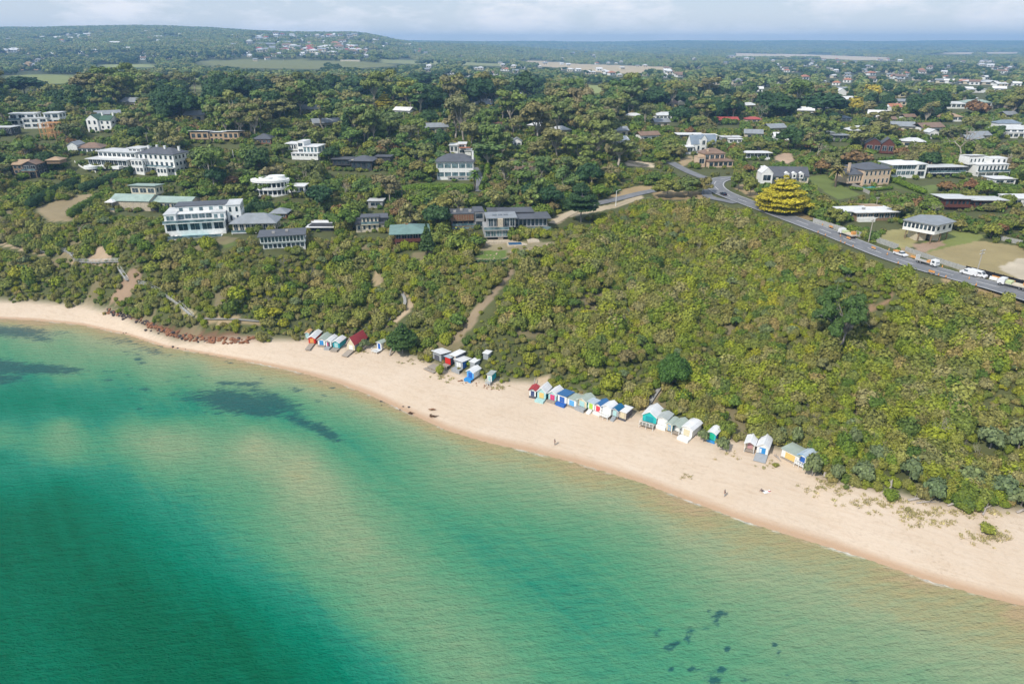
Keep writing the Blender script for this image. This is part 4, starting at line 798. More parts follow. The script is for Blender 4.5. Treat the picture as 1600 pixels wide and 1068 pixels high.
hut('bright red fronted hut with pale blue roof squeezed between grey and white roofs', 700, 572, 9, 8, pred, pred, pdk, 'skil', rlb, 'deck', dep=3.6, up=.8, rise=.3)
hut('brown fronted hut with flat white roof behind the blue sided one', 708, 570, 9, 7, pbeige, pdk, pdk, 'flat', rw, None, dep=4.2, up=1.2)
hut('white roofed hut with navy blue side wall and grey columns', 717, 577, 13, 9, pgry, pw, pblue, 'skil', rw, 'deck', pgry, dep=3.8, dn=2, up=.6, rise=.4)
hut('small flat white roof poking out of bushes above the blue and white striped hut', 738, 577, 8, 5, pgry, None, pgry, 'flat', rw, None, dep=2.5, keep=.2)
hut('blue and white hut with white gable roof and bright blue deck on the rocks', 735, 593, 11, 10, plb, pblue, pw, 'gaf', rw, 'deck', pmid, dep=3.4, dlen=1.5, up=.7)
hut('narrow hut with white front, teal side and grey landing, right of the blue deck hut', 765, 599, 7, 10, pw, paq, pteal, 'skil', rg, 'rail', pgry, dep=3.0, up=.7, dlen=1.4)
hut('pale tin roof half buried in bushes on the slope above the teal sided hut', 759, 562, 8, 3, pgry, None, pgry, 'flat', rw, None, dep=2.2, up=.1, keep=.2)
# long row of eleven
hut('white hut with crimson gable roof and navy window panes, left end of the long row', 832, 621, 10, 10, pw, pnavy, pdk, 'gaf', rr, 'box', pdk, dep=2.8, dn=3, dlen=.3)
hut('tall hut with white gable roof, butter yellow door and teal side wall', 846, 624, 13, 10.5, paq, pyel, pteal, 'gaf', rw, 'box', paq, dep=3.8, dlen=1.8, rise=1.3)
hut('white roofed hut with hot pink doors and pale aqua trim', 863, 627, 12, 9, paq, ppink, pteal, 'gaf', rw, 'box', pdeck, dep=3.8, dn=2, dlen=1.0, rise=.9)
hut('hut with royal blue roof, blue double doors and blue deck skirt', 878, 632, 13, 8.5, pw, pblue, pw, 'skil', rb, 'box', pblue, dep=3.6, dn=2, dlen=1.1, up=.75, rise=.3)
hut('white hut with sage hipped roof and sky blue shutter door', 893, 636, 13, 10.5, pw, plb, pw, 'skil', rgg, 'box', pdeck, dep=3.4, dlen=.25, rise=.2)
hut('pale yellow hut with sage roof, aqua window and grey deck', 909, 639, 13, 8.5, pcrm, paq, pturq, 'gaf', rgg, 'deck', pgry, dep=3.6, dlen=1.3, up=.8, rise=.7)
hut('little white hut with small grey roof and lime green door', 923, 643, 9, 9, pw, plime, pw, 'flat', rlb, 'steps', pw, dep=2.4, up=.8)
hut('white hut with blue gable roof and scarlet double doors', 934, 646, 10, 9, pw, pc('scarlet', (.72,.04,.06)), pgry, 'gaf', rb, 'box', pw, dep=3.4, dn=2, dlen=.8, up=.6)
hut('white hut with white gable veranda roof and white stair box', 947, 651, 12, 9.5, pw, pw, pw, 'gaf', rw, 'rail', pw, dep=3.2, dlen=1.5, up=.9)
hut('grey and white hut with deep navy gable roof and steps', 960, 654, 9, 9, pgry, paq, pw, 'gaf', rn, 'steps', pgry, dep=2.8, up=.8)
hut('beige fronted hut with flat white roof and charcoal side, right end of the long row', 972, 656, 10, 8.5, pbeige, pcrm, pdk, 'flat', rw, 'box', pdk, dep=3.4, dlen=.2, up=.5)
# group by the sand gully
hut('wide hut with broad white gable roof, turquoise front and railed timber deck', 1014, 663, 19, 8, pturq, pteal, pw, 'gaf', rw, 'rail', pdeck, dep=4.8, dlen=2.2, up=.7, rise=1.2)
hut('boxy white hut with grey gable roof and white skirt right of the turquoise one', 1034, 668, 13, 10, pw, pw, pw, 'gaf', rg, 'box', pw, dep=3.6, dlen=.9, up=.8, rise=.4)
hut('narrow hut striped butter yellow and blue with rounded pale roof', 1045, 675, 8, 10, pcrm, plb, pteal, 'arc', rgg, None, dep=3.6, dn=2, stripes=pyel)
hut('grey hut with pointed gable porch and white posts', 1058, 677, 10, 8.5, pgry, pw, pgry, 'gaf', rgg, 'porch', pdeck, dep=3.4, dlen=1.2, up=.6)
hut('tall plain white hut with large arched white roof and boxed timber deck', 1072, 683, 14, 13, pw, pcrm, pw, 'arc', rw, 'box', pw, dep=4.8, dlen=2.0, up=.5)
hut('turquoise hut with painted sea mural and arched white roof, alone among bushes', 1111, 690, 10, 11, pturq, pc('emerald', (.02,.45,.25)), pblue, 'arc', rw, 'box', pmid, dep=3.6, dlen=.4, up=.6)
hut('white hut with pale veranda roof and faded pink door, left of the big blue door', 1171, 703, 13, 8, pbeige, pc('faded_pink', (.55,.30,.30)), pw, 'gaf', rw, 'porch', pdeck, dep=2.8, dlen=1.2, up=.4, rise=.6)
hut('large white hut with one big blue door striped by white and a wide ramp', 1190, 711, 15, 11, pw, pmid, pw, 'gaf', rw, 'ramp', pgry, dep=4.6, dlen=1.6, stripes=pw, rise=.9, deckw=1.4)
hut('white hut with flat sage green roof and butter yellow roller door', 1233, 721, 18, 11, pw, pyel, pw, 'skil', rgg, 'box', pdeck, dep=4.2, dlen=.15, rise=.2)
hut('slender white hut with pale blue gable roof and royal blue door', 1252, 727, 9, 10.5, pw, pblue, plb, 'gaf', rlb, 'rail', pw, dep=4.0, dlen=1.2, up=.7)
x, y, z = hit(674, 578)
par = empty('timber_deck', (x, y, z), shore_yaw(x), 'bare grey timber deck on the sand in front of the long grey hut', 'deck')
mb = MB(); mb.box(-1.9, 1.9, 0, 2.6, .45, .6, pdeck); mb.build('deck_top', par); mb = MB(); mb.box(-2.2, 2.2, -1.2, -.002, .1, .25, pdeck); mb.build('step', par)
for sx in (-1.7, 0, 1.7):
    mb = MB(); mb.box(sx-.08, sx+.08, .1, .26, -.8, .448, TIMB); mb.build('stump', par)

# ------------------------------------------------------------------ roads
m, t, b = bsdf_mat('asphalt'); ASPH = m
o = mix(t, (.21, .21, .22), (.14, .145, .155), rng_map(t, noise(t, .25, 8, .75), .38, .62)); t.links.new(o, b.inputs['Base Color']); b.inputs['Roughness'].default_value = .85
PAINT = P_('road_paint', (.78,.78,.76), var=.3, scale=6); KERB = P_('kerb_concrete', (.5,.48,.44))
def smooth_path(px, step=2.0):
    p = ground_poly(px, False, 6); p = [np.array(q) for q in p]
    d = [0]
    for a, b_ in zip(p, p[1:]): d.append(d[-1]+float(np.linalg.norm(b_-a)))
    n = max(8, int(d[-1]/step)); tt = np.linspace(0, d[-1], n); q = np.stack([np.interp(tt, d, [a[0] for a in p]), np.interp(tt, d, [a[1] for a in p])], 1)
    for _ in range(14): q[1:-1] = q[1:-1]*.5+(q[:-2]+q[2:])*.25
    return q
def ribbon(name, q, off0, off1, lift, mat, dash=None, thick=None):
    tg = np.gradient(q, axis=0); tg /= np.linalg.norm(tg, axis=1)[:, None]; nm = np.stack([-tg[:, 1], tg[:, 0]], 1)
    base = H(q[:, 0], q[:, 1]); k = np.ones(5)/5; base = np.convolve(np.pad(base, 2, 'edge'), k, 'valid')
    V = []; F = []; rows = np.linspace(off0, off1, 4)
    for i in range(len(q)):
        for o_ in rows:
            p = q[i]+nm[i]*o_; V.append((p[0], p[1], max(base[i], float(H(p[0], p[1])))+lift))
    for i in range(len(q)-1):
        if dash and (i//dash) % 2: continue
        for j in range(3): a = i*4+j; F.append((a, a+1, a+5, a+4))
    me = raw_mesh(name, V, F, [mat]); o_ = link(name, me); tag(o_, kind='structure'); return o_
main_px = [(1175,282),(1160,279),(1145,278),(1130,278.5),(1119,282),(1114,288),(1118,295),(1128,302),(1143,308),(1165,316),(1200,329),(1240,344),(1290,362),(1340,382),(1390,402),(1440,418),(1500,434),(1560,450),(1640,475)]
main = smooth_path(main_px); ribbon('road', main, -4.3, 4.3, .25, ASPH)
for a, b_, dsh in ((-3.9, -3.72, None), (3.72, 3.9, None), (-.1, .1, 3)): ribbon('road_marking', main, a, b_, .27, PAINT, dsh)
sm = [i for i in range(len(main)) if i % 2 == 0]
north = smooth_path([(1048,254),(1062,262),(1078,270),(1096,277),(1116,284)]); ribbon('side_road', north, -2.6, 2.6, .23, ASPH)
fork = smooth_path([(1108,288),(1075,312),(1035,296),(1010,300),(985,306),(960,313),(925,320)][2:] ); ribbon('side_road', fork, -2.6, 2.6, .2, ASPH)
top = smooth_path([(1060,262),(1085,276),(1100,280),(1130,284),(1150,290)][:3]);
slip = smooth_path([(1112,290),(1100,305),(1110,312),(1128,312),(1150,318)]); ribbon('bus_bay', slip, -2.2, 2.2, .22, ASPH)
drv = smooth_path([(925,320),(905,327),(885,336),(872,345),(862,350)]); ribbon('driveway', drv, -1.8, 1.8, .2, P_('gravel_drive', (.52,.43,.31), var=.25, scale=2))
lane = smooth_path([(1470,255),(1445,251),(1425,246),(1400,236)]); ribbon('lane', lane, -2, 2, .2, ASPH)
lane2 = smooth_path([(250,222),(262,212),(275,205)]); ribbon('lane', lane2, -3, 3, .2, ASPH)
lane3 = smooth_path([(742,262),(750,275),(748,300)]); ribbon('driveway', lane3, -1.6, 1.6, .2, ASPH)
for q in (main, slip, fork, drv, north):
    uu, vv, dd = proj(q[:, 0], q[:, 1], H(q[:, 0], q[:, 1])+.3)
    for a, b_, c in zip(uu, vv, dd):
        w_ = 3.6*FPX/c; protect_box(a-w_, b_-4, a+w_, b_+3, c-2) if c < 700 else None
ROADS = [(main, 6.0), (fork, 4), (slip, 4), (drv, 3.2), (north, 4.5), (lane, 3), (lane3, 2.5), (lane2, 4)]
def on_main(u, v, off=0, toward=None):
    x, y, _ = hit(u, v); i = int(np.argmin(np.hypot(main[:, 0]-x, main[:, 1]-y))); i = min(max(i, 1), len(main)-2)
    tg = main[i+1]-main[i-1]; a = math.atan2(tg[1], tg[0]); n_ = np.array([-tg[1], tg[0]])/np.linalg.norm(tg)
    p = main[i]+n_*off; return float(p[0]), float(p[1]), float(max(H(p[0], p[1]), H(*main[i])))+.27, a

# ------------------------------------------------------------------ vehicles
TYRE = P_('tyre', (.02,.02,.02), rough=.9); RIM = P_('wheel_rim', (.45,.45,.46), rough=.35, metal=.8); LAMP = P_('headlight_glass', (.8,.8,.75), rough=.15); TAIL = P_('tail_lamp', (.4,.02,.02), rough=.3)
def wheel(par, x, y, r=.34, w=.24):
    mb = MB(); mb.bar((x, y-w/2, r), (x, y+w/2, r), r, m=TYRE, n=14); o_ = mb.build('wheel', par)
    s_ = -1 if y < 0 else 1; mb = MB(); mb.bar((x, y+s_*(w/2+.002), r), (x, y+s_*(w/2+.03), r), r*.6, m=RIM, n=10); mb.build('rim', o_)
def car(name, label, cat, loc, rz, paint, kind='car'):
    par = empty(name, loc, rz, label, cat, None); par.scale = (.86,)*3; L, Wd = {'car': (4.4, 1.8), 'ute': (5.2, 1.85), 'van': (5.4, 1.95), 'truck': (8.6, 2.4), 'flat': (7.6, 2.3)}[kind]; a = L/2; h = Wd/2
    def side(pts, m, hw, nm):
        mb = MB(); mb.v += []; mb.exty(pts, -hw, hw, m); return mb.build(nm, par)
    if kind == 'car':
        side([(-a, .3), (a, .3), (a, .72), (a-.15, .88), (a-1.15, 1.0), (-a+.35, 1.02), (-a, .9)], paint, h, 'body')
        side([(-a+.5, 1.022), (a-1.3, 1.002), (a-2.0, 1.42), (-a+1.0, 1.44)], GLASS, h-.12, 'windows'); side([(-a+.95, 1.442), (a-2.0, 1.422), (a-2.1, 1.47), (-a+1.1, 1.49)], paint, h-.14, 'roof')
    elif kind == 'ute':
        side([(-a, .4), (a, .4), (a, .9), (a-1.2, 1.08), (-a, 1.05)], paint, h, 'body'); side([(a-2.9, 1.082), (a-1.25, 1.082), (a-1.8, 1.6), (a-2.8, 1.62)], GLASS, h-.1, 'windows'); side([(a-2.85, 1.622), (a-1.8, 1.602), (a-1.9, 1.68), (a-2.8, 1.68)], paint, h-.12, 'roof')
        mb = MB(); mb.box(-a-.1, a-3.0, -h-.05, h+.05, 1.055, 1.12, CONC); mb.box(-a-.1, -a, -h, h, 1.122, 1.5, porg); mb.box(-a+.2, -a+1.4, -.7, .7, 1.122, 1.5, porg); mb.build('tray', par)
    elif kind == 'van':
        side([(-a, .35), (a, .35), (a, .95), (a-.7, 1.15), (a-1.5, 2.0), (-a+.1, 2.1), (-a, 1.9)], paint, h, 'body')
        mb = MB(); mb.add([(a-.68, -h+.15, 1.19), (a-.68, h-.15, 1.19), (a-1.42, h-.2, 1.95), (a-1.42, -h+.2, 1.95)], [(0, 1, 2, 3)], GLASS); mb.box(a-2.5, a-1.3, -h-.012, -h-.002, 1.25, 1.75, GLASS); mb.box(a-2.5, a-1.3, h+.002, h+.012, 1.25, 1.75, GLASS); mb.build('windows', par)
    else:
        mb = MB(); mb.box(-a, a-2.1, -.5, .5, .6, .85, TYRE); mb.build('chassis', par)
        side([(a-2.0, .55), (a, .55), (a, 1.5), (a-.35, 2.35), (a-2.0, 2.4)], paint, h-.05, 'cab')
        mb = MB(); mb.add([(a+.01, -h+.2, 1.5), (a+.01, h-.2, 1.5), (a-.33, h-.25, 2.25), (a-.33, -h+.25, 2.25)], [(0, 1, 2, 3)], GLASS); mb.box(a-1.5, a-.6, -h+.03, -h+.045, 1.4, 2.1, GLASS); mb.build('windows', par)
        mb = MB(); mb.box(-a, a-2.2, -h, h, .86, 1.05, CONC); mb.build('tray', par)
        if kind == 'truck':
            mb = MB(); mb.box(-a+.2, -a+4.4, -h+.15, h-.15, 1.052, 1.5, CREAM); mb.box(a-4.0, a-2.3, -h+.1, h-.1, 1.052, 1.9, pc('pale_lime', (.55,.62,.35))); mb.box(-a+.3, -a+1.5, -h+.4, h-.4, 1.502, 2.6, porg); mb.build('load', par)
        else:
            mb = MB(); mb.box(-a, -a+.12, -h, h, 1.052, 2.6, FRAME); mb.build('headboard', par); mb = MB(); mb.box(a-3.6, a-2.6, -.8, .8, 1.052, 1.7, porg); mb.build('load', par)
    r = .34 if kind in ('car', 'ute', 'van') else .45
    for wx_ in ((-a+.85, a-.9) if r < .4 else (-a+1.0, -a+2.1, a-1.0)):
        for sy in (-1, 1): wheel(par, wx_, sy*(h-.1), r)
    for sy in (-1, 1):
        mb = MB(); mb.box(a-.002, a+.03, sy*(h-.35)-.18, sy*(h-.35)+.18, .62, .78, LAMP); mb.build('headlight', par)
        mb = MB(); mb.box(-a-.03, -a+.002, sy*(h-.2)-.12, sy*(h-.2)+.12, .62, .85, TAIL); mb.build('tail_light', par)
    return par
PAINTW = P_('white_car_paint', (.75,.75,.76), rough=.25, var=.05); PAINTB = P_('black_car_paint', (.015,.02,.04), rough=.2, var=.05)
for kind, nm, lab, cat, u, v, off, pnt, flip in [
 ('car', 'parked_car', 'dark blue black car driving round the bend of the road', 'car', 1127, 306, -2.0, PAINTB, 1),
 ('truck', 'work_truck', 'white cab work truck loaded with plant, stopped beside the long fence', 'truck', 1325, 371, 3.0, PAINTW, 1),
 ('ute', 'utility_vehicle', 'white utility with orange tray gear parked on the verge', 'ute', 1418, 401, 3.6, PAINTW, 0),
 ('flat', 'flatbed_truck', 'long white flatbed truck with an upright tail board', 'truck', 1458, 412, 3.2, PAINTW, 0),
 ('van', 'parked_van', 'white van in front of the black screened fence', 'van', 1520, 431, 4.2, PAINTW, 1),
 ('van', 'parked_van', 'larger white high roofed van right of the first van', 'van', 1536, 433, 4.8, PAINTW, 0),
 ('truck', 'work_truck', 'white cab work truck at the very right edge of the road works', 'truck', 1592, 450, 3.0, PAINTW, 1)]:
    x, y, z, a = on_main(u, v, off); car(nm, lab, cat, (x, y, z), a+(math.pi if flip else 0), pnt, kind)
    uu, vv, dd = proj(x, y, z+1); protect_box(uu-18, vv-9, uu+18, vv+5, dd)
for i in range(26):     # cones and barriers
    u = 1270+i*12.6+R.uniform(-3, 3); x, y, z, a = on_main(u, 355+(u-1270)*.3, R.choice((4.6, -4.0, 4.6, .4)))
    if i % 4 == 1:
        par = empty('traffic_barrier', (x, y, z), a, 'orange and white plastic barrier at the edge of the road works', 'barrier', 'road works barriers')
        mb = MB(); mb.box(-.9, .9, -.05, .05, .35, .9, porg); mb.build('board', par)
        for sx in (-.7, .7): mb = MB(); mb.box(sx-.25, sx+.25, -.25, .25, 0, .1, TYRE); mb.box(sx-.04, sx+.04, -.04, .04, .1, .35, pw); mb.build('foot', par)
    else:
        par = empty('traffic_cone', (x, y, z), 0, 'small orange traffic cone on the grey road', 'traffic cone', 'traffic cones along the road')
        mb = MB(); mb.bar((0, 0, .05), (0, 0, .75), .2, .04, porg, 8); mb.build('cone', par); mb = MB(); mb.box(-.25, .25, -.25, .25, 0, .048, TYRE); mb.build('base', par)
for i in range(7):
    u = 1536+i*6.5; x, y, z, a = on_main(u, 445, 5.2+(i % 2)*1.2)
    mb = MB(); mb.box(-1.0, 1.0, -.25, .25, 0, .15, pw); mb.extx([(-.22, .152), (.22, .152), (.1, .95), (-.1, .95)], -1.0, 1.0, porg if i % 2 else pw)
    tag(mb.build('water_barrier', None, (x, y, z), a), ('orange' if i % 2 else 'white')+' water filled barrier in the cluster before the black screen', 'barrier', ('orange' if i % 2 else 'white')+' water filled barriers')

# ------------------------------------------------------------------ fences, hedges, poles
GREYF = P_('grey_paling_fence', (.40,.40,.38), var=.3, scale=2); BLACKF = P_('black_screen', (.015,.015,.02)); POLE = P_('pole_timber', (.42,.38,.33), var=.3)
def fence(label, px, h, mat, name='fence', cat='fence', post=2.4, gap=0):
    q = smooth_path(px, post); z = H(q[:, 0], q[:, 1]); x0, y0, z0 = q[0][0], q[0][1], z[0]
    par = empty(name, (x0, y0, z0), 0, label, cat); mb = MB()
    for i in range(len(q)-1):
        a = (q[i][0]-x0, q[i][1]-y0, z[i]-z0); b_ = (q[i+1][0]-x0, q[i+1][1]-y0, z[i+1]-z0); dx, dy = b_[0]-a[0], b_[1]-a[1]; l = math.hypot(dx, dy); nx_, ny_ = -dy/l*.03, dx/l*.03
        for (g0, g1) in (((-.3, h),) if not gap else ((h*.35, h*.5), (h*.85, h))):
            v = [(a[0]-nx_, a[1]-ny_, a[2]+g0), (b_[0]-nx_, b_[1]-ny_, b_[2]+g0), (b_[0]+nx_, b_[1]+ny_, b_[2]+g0), (a[0]+nx_, a[1]+ny_, a[2]+g0), (a[0]-nx_, a[1]-ny_, a[2]+g1), (b_[0]-nx_, b_[1]-ny_, b_[2]+g1), (b_[0]+nx_, b_[1]+ny_, b_[2]+g1), (a[0]+nx_, a[1]+ny_, a[2]+g1)]
            mb.add(v, [(3, 2, 1, 0), (4, 5, 6, 7), (0, 1, 5, 4), (1, 2, 6, 5), (2, 3, 7, 6), (3, 0, 4, 7)], mat)
    mb.build('panels' if not gap else 'rails', par)
    for i in range(min(len(q), 95)):
        mb = MB(); X, Y, Z = q[i][0]-x0, q[i][1]-y0, z[i]-z0; mb.box(X-.08, X+.08, Y-.08, Y+.08, Z-.4, Z+h+.12, mat); mb.build('post', par)
    uu, vv, dd = proj(q[:, 0], q[:, 1], z+h*.5)
    for a, b_, c in zip(uu, vv, dd): protect_box(a-8, b_-4, a+8, b_+4, c-2)
    return par
fence('long pale grey paling fence between the road verge and the mid century house', [(1270,348),(1300,357),(1340,369),(1375,380),(1402,390)], 1.8, GREYF)
fence('pale grey paling fence along the dry vacant lot', [(1414,392),(1440,402),(1475,414),(1508,424)], 1.5, GREYF)
fence('black mesh screened site fence behind the white vans', [(1508,425),(1530,431),(1560,436),(1580,444),(1610,452)], 1.9, BLACKF)
fence('grey brush fence beyond the mown lawn at the right edge', [(1562,375),(1580,379),(1600,384),(1625,388)], 1.5, GREYF)
fence('grey garden wall beside the peach mansion hedge', [(1312,282),(1330,290),(1347,298),(1358,304)], 1.5, CONC, 'garden_wall', 'wall')
fence('white low wall above the curved undercroft villa drive', [(117,254),(124,261),(134,268),(150,270)], .9, WHITE, 'garden_wall', 'wall')
fence('cream low wall by the road among gum trees', [(974,252),(985,257),(1000,259),(1022,262)], 1.2, CREAM, 'garden_wall', 'wall')
def power_pole(u, v, hpx, label, lamp=False, arms=1, white=False):
    x, y, z = hit(u, v); d = proj(x, y, z)[2]; h = hpx*d/FPX; par = empty('power_pole' if not lamp else 'street_lamp', (x, y, z), .5, label, 'street lamp' if lamp else 'power pole', None)
    mt = POLE if not white else FRAME
    mb = MB(); mb.bar((0, 0, -.5), (0, 0, h), .17, .12, mt, 7); mb.build('pole', par)
    if lamp: mb = MB(); mb.bar((0, 0, h-.1), (1.6, 0, h+.25), .05, m=FRAME); mb.box(1.5, 2.2, -.14, .14, h+.18, h+.34, LAMP); mb.build('lamp_head', par)
    for k in range(arms):
        mb = MB(); mb.box(-1.2, 1.2, -.07, .07, h-.5-k*.9, h-.36-k*.9, mt); mb.build('crossarm', par)
        for sx in (-1.05, -.45, .45, 1.05): mb = MB(); mb.bar((sx, 0, h-.358-k*.9), (sx, 0, h-.15-k*.9), .07, .05, FRAME, 6); mb.build('insulator', par)
    protect_box(u-1, v-hpx, u+1, v-hpx*.3, d)
power_pole(962, 322, 24, 'white street lamp post at the edge of the scrub near the layered cypress', True, 0, True)
power_pole(1222, 330, 38, 'tall timber pole with street lamp beside the golden cypress', True, 1)
power_pole(1357, 378, 36, 'timber power pole with street lamp behind the long fence', True, 1)
power_pole(1525, 430, 42, 'timber power pole with two crossarms beside the white vans', False, 2)
power_pole(1090, 252, 18, 'timber pole near the road fork below the tan house', False, 1)
power_pole(632, 172+24, 20, 'thin timber pole among the tall dark gums', False, 0)
power_pole(136, 183, 14, 'white pole left of the white gabled cottage', False, 0, True)
power_pole(232, 228, 20, 'timber pole behind the white mansion drive', False, 1)
power_pole(365, 246, 12, 'short white pole below the tan block', False, 0, True)
power_pole(443, 96, 16, 'white mast standing in the vineyard field on the hill', False, 0, True)
power_pole(629, 315, 22, 'timber pole in bushes left of the clipped hedge', False, 0)
power_pole(1314, 256, 18, 'timber pole right of the palm near the bare gum', False, 1)
power_pole(1427, 236, 12, 'thin pole with crossarm on the back lane', False, 1)
power_pole(1484, 302, 12, 'short pale pole in the garden above the dark red house', False, 0)
power_pole(1520, 296, 10, 'short pale pole beside the white columns house garden', False, 0)
power_pole(1466, 346, 8, 'flue like white post behind the stilt house', False, 0, True)
power_pole(1369, 322, 14, 'grey pole with stay wire above the mid century house', False, 1)
power_pole(1549, 196, 14, 'pale pole in front of the autumn red tree', False, 0)
# railed stairs and boardwalk on the bluff
BOARD = P_('grey_boardwalk', (.33,.32,.30), var=.25, scale=3)
def walkway(label, px, w=1.0, rail=True, mat=BOARD, lift=.6):
    q = smooth_path(px, 1.6); z = H(q[:, 0], q[:, 1])+lift; z = np.convolve(np.pad(z, 2, 'edge'), np.ones(5)/5, 'valid'); x0, y0, z0 = q[0][0], q[0][1], z[0]
    par = empty('walkway', (x0, y0, z0), 0, label, 'walkway'); tg = np.gradient(q, axis=0); tg /= np.linalg.norm(tg, axis=1)[:, None]; nm = np.stack([-tg[:, 1], tg[:, 0]], 1)*w/2
    mb = MB()
    for i in range(len(q)-1):
        a, b_ = q[i]-[x0, y0], q[i+1]-[x0, y0]; za, zb = z[i]-z0, z[i+1]-z0
        v = [(*(a-nm[i]), za-.2), (*(b_-nm[i+1]), zb-.2), (*(b_+nm[i+1]), zb-.2), (*(a+nm[i]), za-.2), (*(a-nm[i]), za), (*(b_-nm[i+1]), zb), (*(b_+nm[i+1]), zb), (*(a+nm[i]), za)]
        mb.add(v, [(3, 2, 1, 0), (4, 5, 6, 7), (0, 1, 5, 4), (1, 2, 6, 5), (2, 3, 7, 6), (3, 0, 4, 7)], mat)
    mb.build('treads', par)
    if rail:
        for sg in (-1, 1):
            mb = MB()
            for i in range(len(q)-1):
                a, b_ = q[i]-[x0, y0]+nm[i]*sg, q[i+1]-[x0, y0]+nm[i+1]*sg
                for hh in (.55, 1.0): mb.bar((*a, z[i]-z0+hh), (*b_, z[i+1]-z0+hh), .035, m=FRAME, n=4)
                mb.bar((*a, z[i]-z0-.9), (*a, z[i]-z0+1.0), .04, m=FRAME, n=4)
            mb.build('handrail', par)
    uu, vv, dd = proj(q[:, 0], q[:, 1], z+.5)
    for a, b_, c in zip(uu, vv, dd): protect_box(a-3, b_-2, a+3, b_+4, c-1)
walkway('grey railed stairway curving down the bluff to the rock toe', [(219,444),(232,449),(246,455),(258,462),(270,470),(280,478),(288,485),(296,492),(302,498)])
walkway('upper grey boardwalk with rail on the far left of the bluff', [(58,396),(75,394),(98,390),(110,391),(114,398),(118,408)])
walkway('short white railed stair beside the orange earth slip', [(187,422),(190,428),(196,435),(200,441)], 1.0)
walkway('level boardwalk above the orange slip', [(118,410),(140,412),(165,411),(188,410)], 1.0)
walkway('thin timber path running level above the rock toe', [(302,499),(330,500),(370,502),(410,504),(440,506)], .8, False)
walkway('pale zigzag timber stair on the slope left of the dark beach pine', [(624,454),(634,462),(645,470),(640,480),(628,492),(610,502),(600,508)], 1.0, False)
walkway('grey timber steps at the sand gully right of the long hut row', [(1010,640),(1016,628),(1024,616),(1032,606)], 1.0, False)
# ------------------------------------------------------------------ plants: leaf clumps through the volume of a crown
SCRUB = foliage('scrub_leaves', [(0.055,0.096,0.019),(0.165,0.186,0.024),(0.094,0.147,0.021),(0.182,0.198,0.027),(0.165,0.153,0.067),(0.182,0.220,0.021),(0.220,0.198,0.100),(0.061,0.107,0.019),(0.204,0.232,0.021),(0.132,0.119,0.043),(0.110,0.153,0.027),(0.237,0.186,0.081),(0.099,0.147,0.024),(0.242,0.232,0.021),(0.050,0.090,0.019)], .4)
GUML = foliage('gum_leaves', [(0.079,0.129,0.040),(0.149,0.178,0.054),(0.169,0.153,0.074),(0.090,0.149,0.045),(0.139,0.178,0.050),(0.178,0.153,0.094),(0.070,0.129,0.050),(0.189,0.208,0.059)], .35)
BUSHL = foliage('bush_leaves', [(0.049,0.098,0.021),(0.107,0.156,0.025),(0.148,0.156,0.041),(0.066,0.123,0.025),(0.156,0.172,0.033),(0.156,0.123,0.066),(0.074,0.123,0.033),(0.098,0.152,0.025),(0.041,0.082,0.021)], .3)
DARKL = foliage('cypress_leaves', [(0.023,0.054,0.023),(0.036,0.072,0.027),(0.027,0.063,0.031),(0.050,0.086,0.029)], .3)
GREYL = foliage('banksia_leaves', [(.09,.13,.07),(.13,.16,.085),(.11,.14,.06)], .3)
GOLDL = foliage('golden_leaves', [(.40,.34,.03),(.34,.31,.04)], .3)
REDL = foliage('autumn_leaves', [(.17,.085,.05),(.15,.10,.055),(.19,.11,.05)], .3)
LIMEL = foliage('hedge_leaves', [(.07,.12,.015),(.10,.16,.02),(.085,.14,.02)], .3)
BARKP = P_('pale_bark', (.42,.37,.30), var=.3); BARKG = P_('grey_bark', (.30,.27,.25), var=.3); BARKB = P_('brown_bark', (.13,.10,.075), var=.3)
def sph(n, g, zmin=-.45):
    d = g.normal(size=(int(n*1.7)+8, 3)); d /= np.linalg.norm(d, axis=1)[:, None]; d = d[d[:, 2] > zmin]; return d[:n]
def leaves(blobs, dens, size, g, lump=.2, zmin=-.45, jit=.34, flat=1.0):
    """blobs: (centre, radii); returns quads through the outer part of each blob"""
    V = []; LV = []
    for bi, (c, r) in enumerate(blobs):
        c = np.array(c); r = np.array(r, float); area = 4*(r[0]*r[1]+r[0]*r[2]+r[1]*r[2])/1.0
        n = max(10, int(area*dens)); d = sph(n, g, zmin); n = len(d)
        f = g.uniform(.72, 1.06, n)*(1+lump*np.sin(d[:, 0]*5+bi)*np.sin(d[:, 1]*5+2*bi)*np.cos(d[:, 2]*4))
        p = c+d*r*f[:, None]
        ok = np.ones(n, bool)
        for bj, (c2, r2) in enumerate(blobs):
            if bj != bi: ok &= (((p-np.array(c2))/np.array(r2))**2).sum(1) > .55
        p = p[ok]; d = d[ok]; n = len(p)
        if n == 0: continue
        nr = d/r; nr /= np.linalg.norm(nr, axis=1)[:, None]; nr = nr+g.normal(size=(n, 3))*jit; nr[:, 2] += .25; nr /= np.linalg.norm(nr, axis=1)[:, None]
        a = np.cross(nr, g.normal(size=(n, 3))); a /= np.linalg.norm(a, axis=1)[:, None]; b_ = np.cross(nr, a)
        s = (size*g.uniform(.55, 1.35, n))[:, None]; k = g.uniform(.5, .95, n)[:, None]*flat
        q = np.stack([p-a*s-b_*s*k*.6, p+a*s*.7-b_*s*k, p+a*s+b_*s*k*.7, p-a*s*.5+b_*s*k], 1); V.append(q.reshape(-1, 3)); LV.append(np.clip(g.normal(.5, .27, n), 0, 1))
    V = np.concatenate(V); LV = np.concatenate(LV); return V, np.arange(len(V)).reshape(-1, 4), LV
